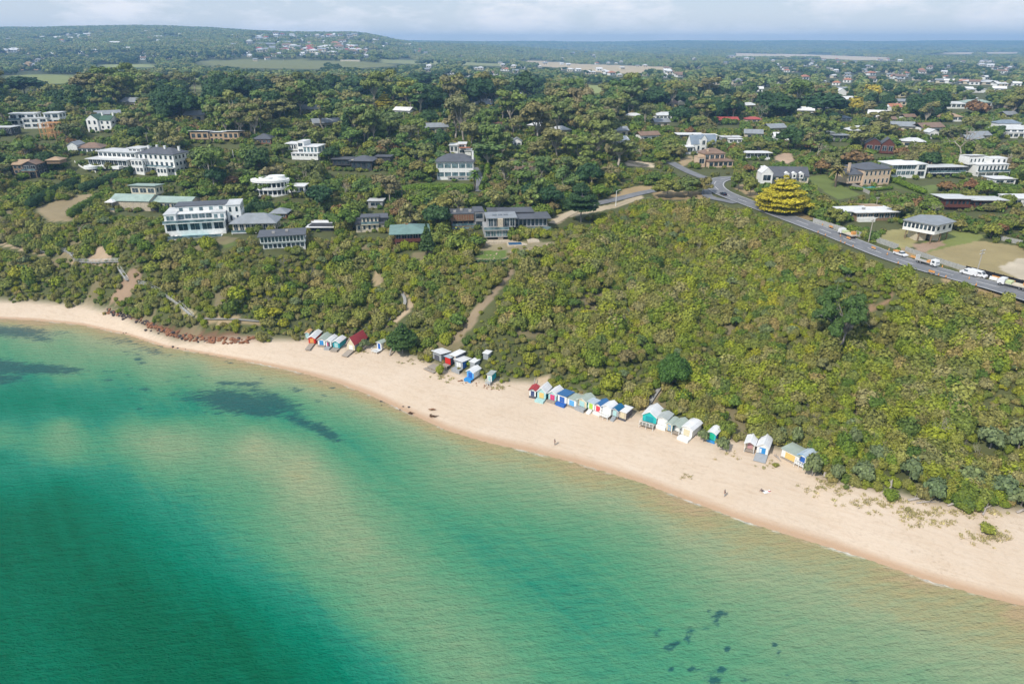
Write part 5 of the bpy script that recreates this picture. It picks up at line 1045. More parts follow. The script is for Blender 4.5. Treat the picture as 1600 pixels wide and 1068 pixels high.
def core(blobs, k, nu=9, nv=5):
    V = []; F = []; 
    for c, r in blobs:
        b0 = len(V)
        for j in range(nv+1):
            ph = math.pi*j/nv
            for i in range(nu):
                t_ = 2*math.pi*i/nu; q = k*(1+.12*math.sin(3*t_+j)); V.append((c[0]+r[0]*q*math.sin(ph)*math.cos(t_), c[1]+r[1]*q*math.sin(ph)*math.sin(t_), c[2]+r[2]*q*math.cos(ph)))
        for j in range(nv):
            for i in range(nu): F.append((b0+j*nu+i, b0+(j+1)*nu+i, b0+(j+1)*nu+(i+1) % nu, b0+j*nu+(i+1) % nu))
    return np.array(V), np.array(F)
def crown_mesh(name, blobs, dens, size, mat, g, k=.72, **kw):
    V, F, L = leaves(blobs, dens, size, g, **kw)
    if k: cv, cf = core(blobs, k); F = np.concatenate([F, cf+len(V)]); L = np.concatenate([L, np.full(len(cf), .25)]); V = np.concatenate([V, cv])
    return raw_mesh(name, V, F, [mat], lv=L)
def tubes(segs, name, mat, n=5):
    V = []; F = []
    for a, b_, r0, r1 in segs:
        a = np.array(a, float); b_ = np.array(b_, float); d = b_-a; d /= np.linalg.norm(d)+1e-9; u_ = np.cross(d, (.3, .9, .1)); u_ /= np.linalg.norm(u_); w_ = np.cross(d, u_); k = len(V)
        for p, r in ((a, r0), (b_, r1)):
            for i in range(n): t_ = 2*math.pi*i/n; V.append(p+(u_*math.cos(t_)+w_*math.sin(t_))*r)
        for i in range(n): F.append((k+i, k+(i+1) % n, k+n+(i+1) % n, k+n+i))
    return raw_mesh(name, V, F, [mat])
def limb(a, b_, r0, r1, g, n=3, wob=.12):
    a = np.array(a, float); b_ = np.array(b_, float); L = np.linalg.norm(b_-a); p = [a+(b_-a)*i/n+(g.normal(size=3)*L*wob*(0 < i < n)) for i in range(n+1)]
    return [(p[i], p[i+1], r0+(r1-r0)*i/n, r0+(r1-r0)*(i+1)/n) for i in range(n)]
TPL = {}
def tpl(key, trunk, crown): TPL.setdefault(key, []).append((trunk, crown))
def gum(seed, h=14., spread=5., leaf=GUML, bark=BARKP, key='gum', nb=12, dens=4.2, size=.44, rs=1.):
    g = np.random.default_rng(seed); seg = []; fork = np.array([g.normal()*.5, g.normal()*.5, h*g.uniform(.28, .4)]); seg += limb((0, 0, -1), fork, .42*h/14, .28*h/14, g, 3, .04); bl = []
    for i in range(nb):
        t_ = 2.4*i+g.uniform(-.4, .4); rr = spread*math.sqrt((i+.5)/nb)*g.uniform(.75, 1.1); z = h*(g.uniform(.5, .95)-.12*(rr/spread)**2)
        c = np.array([rr*math.cos(t_), rr*math.sin(t_), z]); r = g.uniform(.24, .40)*spread*rs; bl.append((c, (r*1.15, r*1.15, r*g.uniform(.7, 1.0))))
        mid = fork+(c-fork)*.5+np.array([0, 0, h*.05]); seg += limb(fork, mid, .2*h/14, .12*h/14, g, 2, .07)+limb(mid, c, .12*h/14, .04, g, 3, .1)
        for _ in range(2): q = c+g.normal(size=3)*r*.6; seg += limb(c, q, .05, .02, g, 1)
    tpl(key, tubes(seg, 'trunk', bark), crown_mesh('crown', bl, dens, size, leaf, g, k=.74, lump=.22, zmin=-.35, jit=.3))
def bushy(seed, h=6., spread=3.6, leaf=BUSHL, key='bush', nb=8, dens=4.0, size=.4, bark=BARKB, low=.25):
    g = np.random.default_rng(seed); bl = []; seg = limb((0, 0, -1), (0, 0, h*.45), .2, .13, g, 2, .05)
    for i in range(nb):
        t_ = 2.4*i; rr = spread*.72*math.sqrt((i+.2)/nb); z = h*(low+.1+(.85-low-.15)*(1-(rr/spread)**2)*g.uniform(.75, 1.1)); r = spread*g.uniform(.34, .5)
        c = (rr*math.cos(t_), rr*math.sin(t_), z); bl.append((c, (r, r, min(z*.8, r*g.uniform(.7, .95))))); seg += limb((0, 0, h*.3), c, .1, .04, g, 2)
    tpl(key, tubes(seg, 'trunk', bark), crown_mesh('crown', bl, dens, size, leaf, g, k=.72, lump=.28))
def tiered(seed, h, spread, n, leaf, key, bark=BARKB, cone=True, dens=3.5, size=.5, z0=.25, thick=.09):
    g = np.random.default_rng(seed); bl = []; seg = limb((0, 0, -1), (0, 0, h*.93), .4*h/14, .06, g, 4, .01)
    for i in range(n):
        f = i/(n-1); z = h*(z0+(1-z0)*f*.97); R_ = spread*((1-f)**.8*.95+.06 if cone else math.sqrt(max(.02, 1-(f*1.02-.15)**2))*(.55+.45*math.sin(math.pi*min(1, f+.3))))
        k = max(2, int(3+R_*1.3)) if f < .97 else 1
        for j in range(k):
            t_ = 2*math.pi*j/k+i*1.1+g.uniform(-.3, .3); rr = R_*(.58+g.uniform(-.12, .12)) if k > 1 else 0; r = max(.35, R_*g.uniform(.36, .5)); zz = z+g.uniform(-.03, .03)*h
            bl.append(((rr*math.cos(t_), rr*math.sin(t_), zz), (r, r, h*thick*g.uniform(.6, 1.1)))); seg += limb((0, 0, zz-h*.03), (rr*math.cos(t_), rr*math.sin(t_), zz), .1, .04, g, 1)
    tpl(key, tubes(seg, 'trunk', bark), crown_mesh('crown', bl, dens, size, leaf, g, k=.6, lump=.25, zmin=-.5, jit=.5))
def bare(seed, h=9., key='bare', bark=BARKP, n=7, depth=4, spread=.55):
    g = np.random.default_rng(seed); seg = []
    def rec(p, d, L, r, k):
        q = p+d*L; seg.extend(limb(p, q, r, r*.62, g, 2, .06))
        if k == 0: return
        for _ in range(3 if k > 1 else 2):
            e = d+g.normal(size=3)*spread; e[2] += .12; e /= np.linalg.norm(e); rec(q, e, L*g.uniform(.6, .82), r*.6, k-1)
    rec(np.array([0, 0, -1.]), np.array([0, 0, 1.]), h*.36, h*.026, depth)
    tpl(key, tubes(seg, 'trunk', bark, 4), None)
def palm(seed, h=7., key='palm'):
    g = np.random.default_rng(seed); seg = limb((0, 0, -1), (0, 0, h), .32, .26, g, 4, .01); V = []; F = []
    for i in range(34):
        t_ = i*2.4; el = g.uniform(-.5, 1.2); L = g.uniform(2.6, 3.6); prev = None
        for j in range(7):
            f = j/6; r = L*f*math.cos(el*(1-f*.3)); z = h+L*f*math.sin(el)-1.5*f*f*L*.35; w = .55*math.sin(math.pi*min(1, f*.85+.12)); c = np.array([r*math.cos(t_), r*math.sin(t_), z]); s_ = np.array([-math.sin(t_), math.cos(t_), 0])*w; s_[2] = -w*.3
            cur = (c-s_, c, c+s_*[1, 1, -1])
            if prev is not None: k = len(V); V += [prev[0], prev[1], cur[1], cur[0], prev[1], prev[2], cur[2], cur[1]]; F += [(k, k+1, k+2, k+3), (k+4, k+5, k+6, k+7)]
            prev = cur
    g2 = raw_mesh('crown', V, F, [BUSHL], lv=g.uniform(.2, .9, len(F))); tpl(key, tubes(seg, 'trunk', BARKB, 7), g2)
for s_ in range(5): gum(20+s_, h=14+s_ % 3*1.5, spread=4.6+s_*.3)
for s_ in range(4): gum(40+s_, h=9, spread=4.2, key='lowgum', bark=BARKG, nb=9)
for s_ in range(5): bushy(60+s_)
for s_ in range(4): bushy(80+s_, h=12, spread=5.0, leaf=DARKL, key='cypress', nb=12, low=.12, dens=3.2, size=.5)
for s_ in range(3): tiered(100+s_, 15, 3.4, 10, DARKL, 'pine')
tiered(120, 11, 6.5, 5, DARKL, 'layered', bark=BARKG, cone=False, z0=.40, thick=.045, dens=13, size=.2)
foliage('dark_pine_leaves', [(.05,.095,.028),(.07,.12,.035)]); tiered(121, 9, 5.0, 7, MATS['dark_pine_leaves'], 'beachpine', bark=BARKG, cone=False, z0=.3, thick=.075, dens=13, size=.2)
gum(125, h=10.5, spread=6, leaf=MATS['dark_pine_leaves'], bark=BARKG, key='sprawl', nb=30, dens=12, size=.2, rs=.55); bushy(122, h=9.5, spread=5.2, leaf=foliage('dark_cypress_leaves', [(.045,.10,.022),(.055,.11,.025)]), key='roundcyp', nb=22, low=.05, dens=12, size=.2)
tiered(123, 10, 7.0, 7, GOLDL, 'gold', bark=BARKG, cone=False, z0=.14, thick=.06, dens=10, size=.22); bushy(124, h=7, spread=3.8, leaf=foliage('yellow_leaves', [(.26,.22,.04),(.32,.26,.04)]), key='yellow', nb=9)
for s_ in range(2): bushy(130+s_, h=5, spread=3.4, leaf=REDL, key='autumn', nb=8)
for s_ in range(4): bare(140+s_, 10-s_)
for s_ in range(3): bare(150+s_, 5, 'deadshrub', BARKG, depth=4, spread=.7)
palm(160)
for s_ in range(3): gum(170+s_, h=6.5, spread=4.4, key='umbrella', bark=BARKG, nb=12, dens=4, size=.4, leaf=BUSHL)
for s_ in range(4): bushy(180+s_, h=3.6, spread=2.6, leaf=GREYL, key='banksia', nb=8, low=.05, dens=6, size=.28, bark=BARKG)
def shrub_mesh(seed, r, h, mat, nb, dens, size):
    g = np.random.default_rng(seed); bl = []
    for i in range(nb):
        t_ = 2.4*i; rr = r*.6*math.sqrt(i/nb); q = r*g.uniform(.42, .62); z = h*g.uniform(.35, .6)
        bl.append(((rr*math.cos(t_), rr*math.sin(t_), z), (q, q, max(.3, h-z)*g.uniform(.75, 1.05))))
    return crown_mesh('foliage', bl, dens, size, mat, g, k=.75, lump=.3, zmin=-.2)
SHM = [shrub_mesh(200+i, 1.45, 1.9+.3*(i % 4), SCRUB, 5+i % 4, 14, .15) for i in range(9)]
# merged copies used for instancing masses of plants
def merged(key, i, name):
    tr, cr = TPL[key][i]; parts = [m_ for m_ in (tr, cr) if m_ is not None]; V = []; F = []; MI = []; L = []; mats = []; o_ = 0
    for k, m_ in enumerate(parts):
        v = np.empty(len(m_.vertices)*3, np.float32); m_.vertices.foreach_get('co', v); f = np.empty(len(m_.loops), np.int32); m_.loops.foreach_get('vertex_index', f); f = f.reshape(-1, 4)
        V.append(v.reshape(-1, 3)); F.append(f+o_); o_ += len(v)//3; MI.append(np.full(len(f), k)); mats.append(m_.materials[0])
        if 'lv' in m_.attributes: l = np.empty(len(f), np.float32); m_.attributes['lv'].data.foreach_get('value', l); L.append(l)
        else: L.append(np.full(len(f), .5))
    return raw_mesh(name, np.concatenate(V), np.concatenate(F), mats, np.concatenate(MI), np.concatenate(L))
def tcoll(name, meshes):
    c = bpy.data.collections.new(name)
    for i, me_ in enumerate(meshes): c.objects.link(bpy.data.objects.new('%s_%02d' % (name, i), me_))
    return c
def scatter(name, label, cat, coll, pts, rot, scl, idx):
    """stuff: one object whose points carry copies of the template plants"""
    me_ = bpy.data.meshes.new(name); me_.vertices.add(len(pts)); me_.vertices.foreach_set('co', np.asarray(pts, np.float32).ravel())
    scl = np.asarray(scl, np.float32)
    if scl.ndim == 1: scl = np.stack([scl]*3, 1)
    a = me_.attributes.new('scl', 'FLOAT_VECTOR', 'POINT'); a.data.foreach_set('vector', scl.ravel())
    r3 = np.zeros((len(pts), 3), np.float32); r3[:, 2] = rot; a = me_.attributes.new('rot', 'FLOAT_VECTOR', 'POINT'); a.data.foreach_set('vector', r3.ravel())
    a = me_.attributes.new('idx', 'INT', 'POINT'); a.data.foreach_set('value', np.asarray(idx, np.int32))
    ng = bpy.data.node_groups.new(name, 'GeometryNodeTree'); ng.interface.new_socket('Geometry', in_out='INPUT', socket_type='NodeSocketGeometry'); ng.interface.new_socket('Geometry', in_out='OUTPUT', socket_type='NodeSocketGeometry')
    gi = ng.nodes.new('NodeGroupInput'); go = ng.nodes.new('NodeGroupOutput'); ip = ng.nodes.new('GeometryNodeInstanceOnPoints'); ci = ng.nodes.new('GeometryNodeCollectionInfo')
    ci.inputs['Collection'].default_value = coll; ci.inputs['Separate Children'].default_value = True; ci.inputs['Reset Children'].default_value = True
    def attr(nm, ty): n_ = ng.nodes.new('GeometryNodeInputNamedAttribute'); n_.data_type = ty; n_.inputs['Name'].default_value = nm; return [o_ for o_ in n_.outputs if o_.enabled and o_.name == 'Attribute'][0]
    L = ng.links.new; L(gi.outputs[0], ip.inputs['Points']); L(ci.outputs[0], ip.inputs['Instance']); ip.inputs['Pick Instance'].default_value = True
    L(attr('idx', 'INT'), ip.inputs['Instance Index']); L(attr('scl', 'FLOAT_VECTOR'), ip.inputs['Scale'])
    L(attr('rot', 'FLOAT_VECTOR'), ip.inputs['Rotation']); L(ip.outputs[0], go.inputs[0])
    o_ = link(name, me_); md = o_.modifiers.new('scatter', 'NODES'); md.node_group = ng; return tag(o_, label, cat, None, 'stuff')

def off_things(x, y, pad=1.0):
    ok = np.ones(len(x), bool)
    for hx, hy, hw, hd, u, bl, s, yw in KEEP:
        n_ = np.hypot(x-hx, y-hy) < hw*2+hd+8; i = np.where(n_)[0]
        if not len(i): continue
        dx = x[i]-hx; dy = y[i]-hy; c, s2 = math.cos(yw), math.sin(yw); lx = dx*c+dy*s2; ly = -dx*s2+dy*c
        for b_ in bl: ok[i] &= ~((lx > (b_[0]-u)*s-pad) & (lx < (b_[1]-u)*s+pad) & (ly > b_[4]-pad) & (ly < b_[5]+pad))
    for hx, hy, w_, dp, yw in HUTS:
        dx = x-hx; dy = y-hy; c, s2 = math.cos(yw), math.sin(yw); lx = dx*c+dy*s2; ly = -dx*s2+dy*c; ok &= ~((abs(lx) < w_/2+.7*pad) & (ly > -4) & (ly < dp+.6*pad))
    for q, w_ in ROADS:
        lo = q.min(0)-15; hi = q.max(0)+15; i = np.where(ok & (x > lo[0]) & (x < hi[0]) & (y > lo[1]) & (y < hi[1]))[0]
        if len(i): ok[i] &= np.min(np.hypot(x[i][:, None]-q[None, :, 0], y[i][:, None]-q[None, :, 1]), axis=1) > w_+pad-1
    return ok
def sees(x, y, z, h, r, slack=1.2, low=.35):
    """false where the crown would stand in front of something the photo shows"""
    u, v, d = proj(x, y, z); _, v2, _ = proj(x, y, z+h); rr = r*FPX/d*.85; ok = np.ones(len(x), bool)
    for fx in (-1, -.5, 0, .5, 1):
        for fy in (low, .55, .8, 1.0):
            uu = ((u+rr*fx)/2).astype(int); vv = ((v+(v2-v)*fy)/2).astype(int); ins = (uu >= 0) & (uu < 800) & (vv >= 0) & (vv < 534)
            ok &= ~(ins & (DM[np.clip(vv, 0, 533), np.clip(uu, 0, 799)] > d+slack))
    return ok
def onframe(x, y, z, m_=60):
    u, v, d = proj(x, y, z); return (u > -m_-90) & (u < 1600+m_+90) & (v < 1068+m_) & (v > -50)
def jgrid(x0, x1, y0, y1, st, g):
    X, Y = np.meshgrid(np.arange(x0, x1, st), np.arange(y0, y1, st)); X = X.ravel()+g.uniform(-.5, .5, X.size)*st*1.1; Y = Y.ravel()+g.uniform(-.5, .5, Y.size)*st*1.1; return X, Y
def vnoise(x, y, s, seed):
    g = np.random.default_rng(seed); T = g.random((64, 64)); X = x/s; Y = y/s; i = np.floor(X).astype(int); j = np.floor(Y).astype(int); fx = X-i; fy = Y-j; fx = fx*fx*(3-2*fx); fy = fy*fy*(3-2*fy); i %= 64; j %= 64
    return (T[i, j]*(1-fx)+T[(i+1) % 64, j]*fx)*(1-fy)+(T[i, (j+1) % 64]*(1-fx)+T[(i+1) % 64, (j+1) % 64]*fx)*fy
# ------------------------------------------------------------------ where plants may stand
# single plants the photo picks out --------------------------------------------------
def place(key, i, name, loc, sc_, rz, label, cat, group=None):
    tr, cr = TPL[key][i % len(TPL[key])]
    par = empty(name, loc, rz, label, cat, group); par.scale = sc_ if hasattr(sc_, '__len__') else (sc_,)*3
    link('trunk', tr, par)
    if cr is not None: link('crown', cr, par)
    return par
TREES = []   # (x, y, radius) of planted trees
NOM = {'sprawl': (10, 6.3), 'gum': (14.5, 5), 'lowgum': (8.5, 4.5), 'bush': (5.3, 3.6), 'cypress': (11, 5), 'pine': (15, 3.4), 'layered': (11, 6), 'beachpine': (9, 5), 'roundcyp': (8.8, 5), 'gold': (9.2, 6.3), 'yellow': (6.3, 3.8), 'autumn': (4.5, 3.4), 'bare': (9, 4), 'deadshrub': (4.5, 2), 'palm': (9, 3.2), 'umbrella': (6.3, 4.6), 'banksia': (3.3, 2.6)}
def special(key, u, v, hpx, wpx, name, label, cat='tree', i=0, rz=0., group=None, guard=.5):
    x, y, z = hit(u, v); d = proj(x, y, z)[2]; s = d/FPX; h, r = NOM[key]; kz = hpx*s/h*1.02; kx = wpx*s/(2*r)
    place(key, i, name, (x, y, z), (kx, kx, kz), rz or R.uniform(0, 6), label, cat, group); TREES.append((x, y, wpx*s/2))
    protect_box(u-wpx*.4, v-hpx, u+wpx*.4, v-hpx*guard, d)
    return x, y
special('layered', 908, 347, 58, 54, 'cypress_tree', 'tall dark green cypress with flat layered boughs and pale trunk above the scrub', guard=0, rz=.4)
special('beachpine', 630, 552, 50, 46, 'pine_tree', 'dark spreading pine with pale trunk standing at the back of the beach', guard=.1)
special('roundcyp', 1051, 605, 54, 50, 'cypress_tree', 'dense round dark green cypress alone on the scrub slope above the huts', guard=0)
special('sprawl', 1302, 548, 92, 84, 'pine_tree', 'large dark sprawling pine in the middle of the right hand scrub slope', guard=.2, rz=2.)
special('gold', 1220, 331, 50, 72, 'cypress_tree', 'bright golden yellow cypress beside the road bend', guard=0)
special('gold', 602, 170, 22, 26, 'cypress_tree', 'small patch of golden yellow foliage among the tall dark trees', guard=.1)
special('pine', 668, 398, 46, 26, 'pine_tree', 'conical norfolk pine right of the blue green roofed red house', guard=.1)
special('palm', 1305, 292, 34, 32, 'palm_tree', 'feathery palm between the dormer house and the peach mansion', guard=.4)
special('palm', 742, 297, 32, 24, 'palm_tree', 'palm at the right end of the clipped hedge', guard=.4)
special('palm', 457, 310, 24, 24, 'palm_tree', 'small palm right of the round white villa', guard=.4)
special('palm', 1355, 250, 14, 26, 'palm_tree', 'low palm crown behind the peach mansion', guard=.4)
special('bare', 1497, 244, 44, 46, 'bare_tree', 'large bare grey gum tree above the white columns house', guard=.1)
special('bare', 1187, 196, 40, 22, 'bare_tree', 'tall dead white gum beside the small red roof', i=1, guard=.1)
special('bare', 1277, 245, 28, 44, 'bare_tree', 'pale branched gum tree with thin olive crown left of the red chalet', i=2, guard=.2)
special('bare', 1145, 150, 30, 36, 'bare_tree', 'pale forked dead gum against the dark cypresses', i=3, guard=.2)
special('bare', 1456, 342, 30, 26, 'bare_tree', 'white barked leafless tree behind the stilt house', i=1, guard=.2)
special('bare', 540, 308, 30, 34, 'bare_tree', 'grey leafless tree between the round villa and the clipped hedge', i=2, guard=.2)
special('bare', 1092, 400, 34, 14, 'bare_tree', 'dead white tree standing in the scrub below the bus bay', i=3, guard=.2)
special('bare', 1242, 440, 14, 14, 'bare_tree', 'small forked dead trunk in the scrub below the road', i=1, guard=.2)
special('bare', 975, 520, 32, 14, 'bare_tree', 'thin grey dead tree mid slope above the long hut row', i=0, guard=.2)
special('bare', 1500, 585, 34, 16, 'bare_tree', 'thin bare tree in yellow scrub near the right edge', i=2, guard=.2)
special('bare', 1462, 690, 46, 22, 'bare_tree', 'grey leafless tree above the right hand banksias', i=0, guard=.2)
special('bare', 1524, 722, 40, 16, 'bare_tree', 'tall thin grey stem tree at lower right scrub', i=1, guard=.2)
for k, (u, v, hp, w) in enumerate([(710,176,58,38),(655,182,46,40),(640,180,50,30),(440,190,36,40),(585,170,50,30),(800,200,60,44),(505,205,44,40),(965,262,50,50),(905,258,46,44),(870,250,44,40),(765,262,40,50),(1370,222,44,52),(1105,158,34,34),(1345,235,40,34)]):
    special('gum', u, v, hp, w, 'gum_tree', ['tallest spreading gum with bright pale forked trunk in the forest centre','brown crowned gum left of the tallest pale trunked gum','slender gum leaning left among the dark central trees','bushy brown gum cluster in the forest below the vineyard field','thin high gum right of the golden patch','broad brown gum over the terracotta roof','brown gum behind the long charcoal house','open crowned gum with pale limbs left of the road fork','grey limbed gum left of the cream low wall','tangled grey gum thicket tree in the centre gully','open gum beside the clipped hedge drive','tall olive gum with single pale trunk over the red chalet','pale trunked gum in front of the dark cypress block','brown topped gum left of the red chalet'][k], i=k, guard=.35)
for k, (u, v, hp, w, lab) in enumerate([(1040,308,26,44,'broad olive umbrella tree on the dry verge inside the road fork'),(1075,306,24,40,'brown green umbrella tree next to the bus bay'),(1098,303,22,26,'small umbrella tree at the tip of the road island'),(1155,296,26,30,'dark umbrella tree above the road bend'),(1172,306,24,26,'rounded umbrella tree between road bend and golden cypress'),(1190,312,22,22,'brown umbrella tree touching the golden cypress')]):
    special('umbrella', u, v, hp, w, 'umbrella_tree', lab, i=k, guard=.5)
for k, (u, v, hp, w, lab) in enumerate([(1062,200,34,34,'dark dense cypress behind the pale hipped roof house'),(1225,190,40,60,'huge dark cypress block right of the dead white gum'),(1285,188,42,62,'wide dark cypress left of the yellow trees'),(1232,237,38,42,'rounded dark green tree above the earth bank'),(560,150,30,50,'dark cypress below the vineyard field'),(660,140,26,60,'dark pine canopy left of the forest centre'),(750,172,50,50,'dark cypress mass right of the tallest gum'),(290,190,44,50,'dark tree mass left of the long tan block'),(380,165,44,40,'dark green tree above the long tan block'),(420,150,26,30,'dark conifer with pointed top in the left forest'),(1020,170,30,44,'dark round tree above the brown roof'),(820,160,44,40,'very dark cypress right of centre'),(835,150,30,36,'dark blue green tree under the tan fields'),(520,150,34,30,'dark green tree mid left forest'),(40,150,30,60,'dark tree belt at the left edge of the green paddock')]):
    special('cypress' if k != 9 else 'pine', u, v, hp, w, 'cypress_tree' if k != 9 else 'pine_tree', lab, i=k, guard=.4)
special('yellow', 1360, 162, 26, 30, 'autumn_tree', 'yellow leafed tree behind the salmon pink roof', guard=.2); special('yellow', 1330, 185, 30, 30, 'autumn_tree', 'taller yellow green tree left of the salmon pink roof', guard=.2)
special('autumn', 1522, 185, 24, 36, 'autumn_tree', 'rust red crowned tree right of the mustard tan roof', guard=.3); special('autumn', 1335, 262, 22, 50, 'autumn_tree', 'rust coloured tree behind the palm', i=1, guard=.3); special('autumn', 1478, 300, 14, 28, 'autumn_tree', 'dark red bush in the garden below the long grey house', guard=.3); special('autumn', 1282, 272, 18, 26, 'autumn_tree', 'rust red bush at the end of the dormer house', i=1, guard=.3); special('autumn', 1515, 300, 16, 24, 'autumn_tree', 'brown red bush left of the short pale poles', i=1, guard=.3)
for k, (u, v, hp, w, lab) in enumerate([(1040,655,16,22,'grey green banksia behind the boxy white hut'),(1098,690,20,20,'grey green banksia between the tall white hut and the turquoise hut'),(1128,702,20,24,'round banksia right of the turquoise hut'),(1268,742,34,30,'dark grey green banksia right of the slender blue hut'),(1305,748,26,24,'banksia with a silver leaning log, on the dune edge'),(1345,752,34,34,'broad banksia on the dune edge left of the fallen logs'),(1330,700,34,24,'upright grey green banksia above the dune'),(1420,748,34,34,'banksia on the open dune shoulder'),(1370,716,22,34,'low blue green banksia in the right scrub'),(1455,780,38,34,'large dark banksia above fallen bleached logs'),(1520,756,26,46,'flat topped banksia in the right hand thicket'),(1565,775,34,46,'silvery banksia above pale twisted trunks'),(1595,790,28,40,'banksia cut by the right edge'),(1545,700,34,44,'large grey green banksia higher on the slope'),(1245,692,26,20,'banksia behind the green roofed yellow door hut'),(1218,690,24,22,'dark banksia behind the big blue door hut'),(570,545,16,16,'round grey bush between the red roofed hut and the lookout'),(1180,688,18,22,'banksia above the faded pink door hut'),(1442,716,18,26,'small dark banksia near the bare grey tree'),(1590,700,36,40,'grey banksia thicket at right edge')]):
    special('banksia', u, v, hp, w, 'banksia_shrub', lab, 'shrub', i=k, guard=.5)
def clump(u, v, wpx, hpx, label, mat_i=0, mesh=None):
    x, y, z = hit(u, v); s = proj(x, y, z)[2]/FPX; o_ = link('shrub', mesh or SHM[mat_i], None, (x, y, z-.1)); o_.scale = (wpx*s/3, wpx*s/3, hpx*s/1.7); o_.rotation_euler = (0, 0, R.uniform(0, 6)); protect_box(u-wpx/2, v-hpx, u+wpx/2, v, s*FPX-4); return tag(o_, label, 'shrub')
clump(1541, 832, 30, 17, 'lone olive green shrub on the open sand at lower right')
clump(1390, 779, 26, 12, 'low bright green shrub on the dune shoulder', 2); clump(688, 584, 15, 10, 'small bright green bush on sand before the red fronted hut', 3); clump(717, 580, 8, 6, 'little grey green bush at the corner of the navy sided hut', 1)
clump(1212, 728, 12, 6, 'small green tuft beside a bleached log left of the sage green roof', 4); clump(660, 560, 12, 6, 'dry tuft at the sand edge below the beach pine', 5); clump(562, 549, 10, 6, 'small green tuft right of the dark red roofed hut', 6)
clump(1322, 763, 10, 6, 'small grey tuft on the dune below the banksias', 1); clump(1418, 797, 8, 5, 'tiny olive tuft on the upper beach', 2)

# hedges
def hedge(label, px, w, h, mat=LIMEL, name='hedge'):
    q = smooth_path(px, 1.2); z = H(q[:, 0], q[:, 1]); x0, y0, z0 = q[0][0], q[0][1], z[0]; g = np.random.default_rng(len(px)*7+int(px[0][0])); bl = []
    for i in range(len(q)): bl.append(((q[i][0]-x0, q[i][1]-y0, z[i]-z0+h*.5), (max(.9, w*.6), max(.9, w*.6), h*.52*g.uniform(.93, 1.05))))
    V, F, L = leaves(bl, 4.5, .26, g, lump=.08, zmin=-.6, jit=.4); mb = None
    cv, cf = core(bl, .82, 8, 5); F = np.concatenate([F, cf+len(V)]); L = np.concatenate([L, np.full(len(cf), .4)]); V = np.concatenate([V, cv])
    o_ = link(name, raw_mesh(name, V, F, [mat], lv=L), None, (x0, y0, z0)); tag(o_, label, 'hedge')
    uu, vv, dd = proj(q[:, 0], q[:, 1], z+h*.7)
    for a, b_, c in zip(uu, vv, dd): protect_box(a-5, b_-5, a+5, b_+4, c-2)
    for p_ in q: TREES.append((p_[0], p_[1], w*.6))
hedge('bright green clipped hedge below the white three storey house', [(632,302),(645,300),(680,299),(710,300),(735,299)], 3, 3.6)
hedge('tall dark hedge slanting beside the bare lawn at the far left', [(48,326),(62,318),(80,308),(100,300),(118,292)], 3.2, 4.5, DARKL)
hedge('dark hedge between the bare lawn and the long green roofed house', [(112,340),(125,332),(140,323),(155,315),(172,305)], 3.0, 3.8, BUSHL)
hedge('dark hedge above the bare lawn, climbing to the two level villa', [(130,300),(150,294),(170,286),(190,280),(205,272)], 3.2, 4.0, DARKL)
hedge('long hedge with sunlit top under the white mansion with chimneys', [(182,290),(215,288),(250,286),(285,283),(305,281)], 2.4, 3.2)
hedge('row of dark clipped cypresses right of the big white villa', [(372,352),(380,346),(388,338),(396,330),(402,324)], 2.0, 4.5, DARKL)
hedge('clipped green hedge below the round white villa', [(360,320),(375,321),(392,322),(410,322)], 2.0, 3.0)
hedge('dark column cypress row behind the cream veranda house', [(394,332),(402,333),(412,333),(425,331)], 2.0, 4.8, DARKL)
hedge('square green hedge right of the round white villa', [(444,330),(452,330),(460,329)], 2.4, 3.4)
hedge('hedge beside the small grey hipped house drive', [(455,344),(465,340),(478,336),(490,331)], 2.0, 1.8)
hedge('long clipped hedge running down from the peach mansion', [(1395,285),(1408,290),(1425,297),(1443,304)], 2.2, 2.6)
hedge('low dark hedge edging the sunken rock garden lawn', [(742,409),(760,411),(780,410),(800,406)], 1.2, .9, DARKL)
hedge('green hedge on the right of the palm and drive', [(752,298),(757,285),(762,270),(762,262)], 2.0, 2.8)
hedge('low hedge in front of the peach mansion terrace', [(1330,296),(1350,300),(1375,298),(1392,296)], 1.6, 1.6)

# far houses on the hill and the plain ------------------------------------------------
def far_house(kind):
    mb = MB(); wl = [WHITE, CREAM, WHITE][kind % 3]; rf = [WHITER, PALER, BROWNR, ORNR, GREYR, REDR][kind]
    mb.box(-7, 7, 0, 9, -3, 5, wl); me_ = mb; o_ = 0
    if kind % 2: mb.hip(-8, 8, -1, 10, 5.003, 3, rf)
    else: mb.extx([(-1, 4.95), (-1, 5.2), (4.5, 8.2), (10, 5.2), (10, 4.95), (4.5, 7.95)], -8, 8, rf)
    mb.box(-4.5, -1.5, -.06, -.003, 1.2, 3.6, GLASS); mb.box(1.5, 4.5, -.06, -.003, 1.2, 3.6, GLASS)
    o2 = mb.build('far_house'); me2 = o2.data; bpy.data.objects.remove(o2); return me2
FH = [far_house(k) for k in range(6)]; FHN = ['white sheet roof', 'pale hipped roof', 'brown roof', 'terracotta roof', 'grey roof', 'red roof']
def fh(u, v, k, where, sc_=1.0, wide=1.0):
    x, y, z = hit(u, v)
    if y > 9000 or y < 500: return
    d = proj(x, y, z)[2]; o_ = link('far_house', FH[k], None, (x, y, z), R.uniform(-.6, .6)); o_.scale = (sc_*wide, sc_, sc_)
    tag(o_, 'tiny distant house with %s %s' % (FHN[k], where), 'house', 'houses with %s %s' % (FHN[k], where)); w_ = 8*sc_*wide*FPX/d; protect_box(u-w_, v-7*sc_*FPX/d, u+w_, v-1, d)
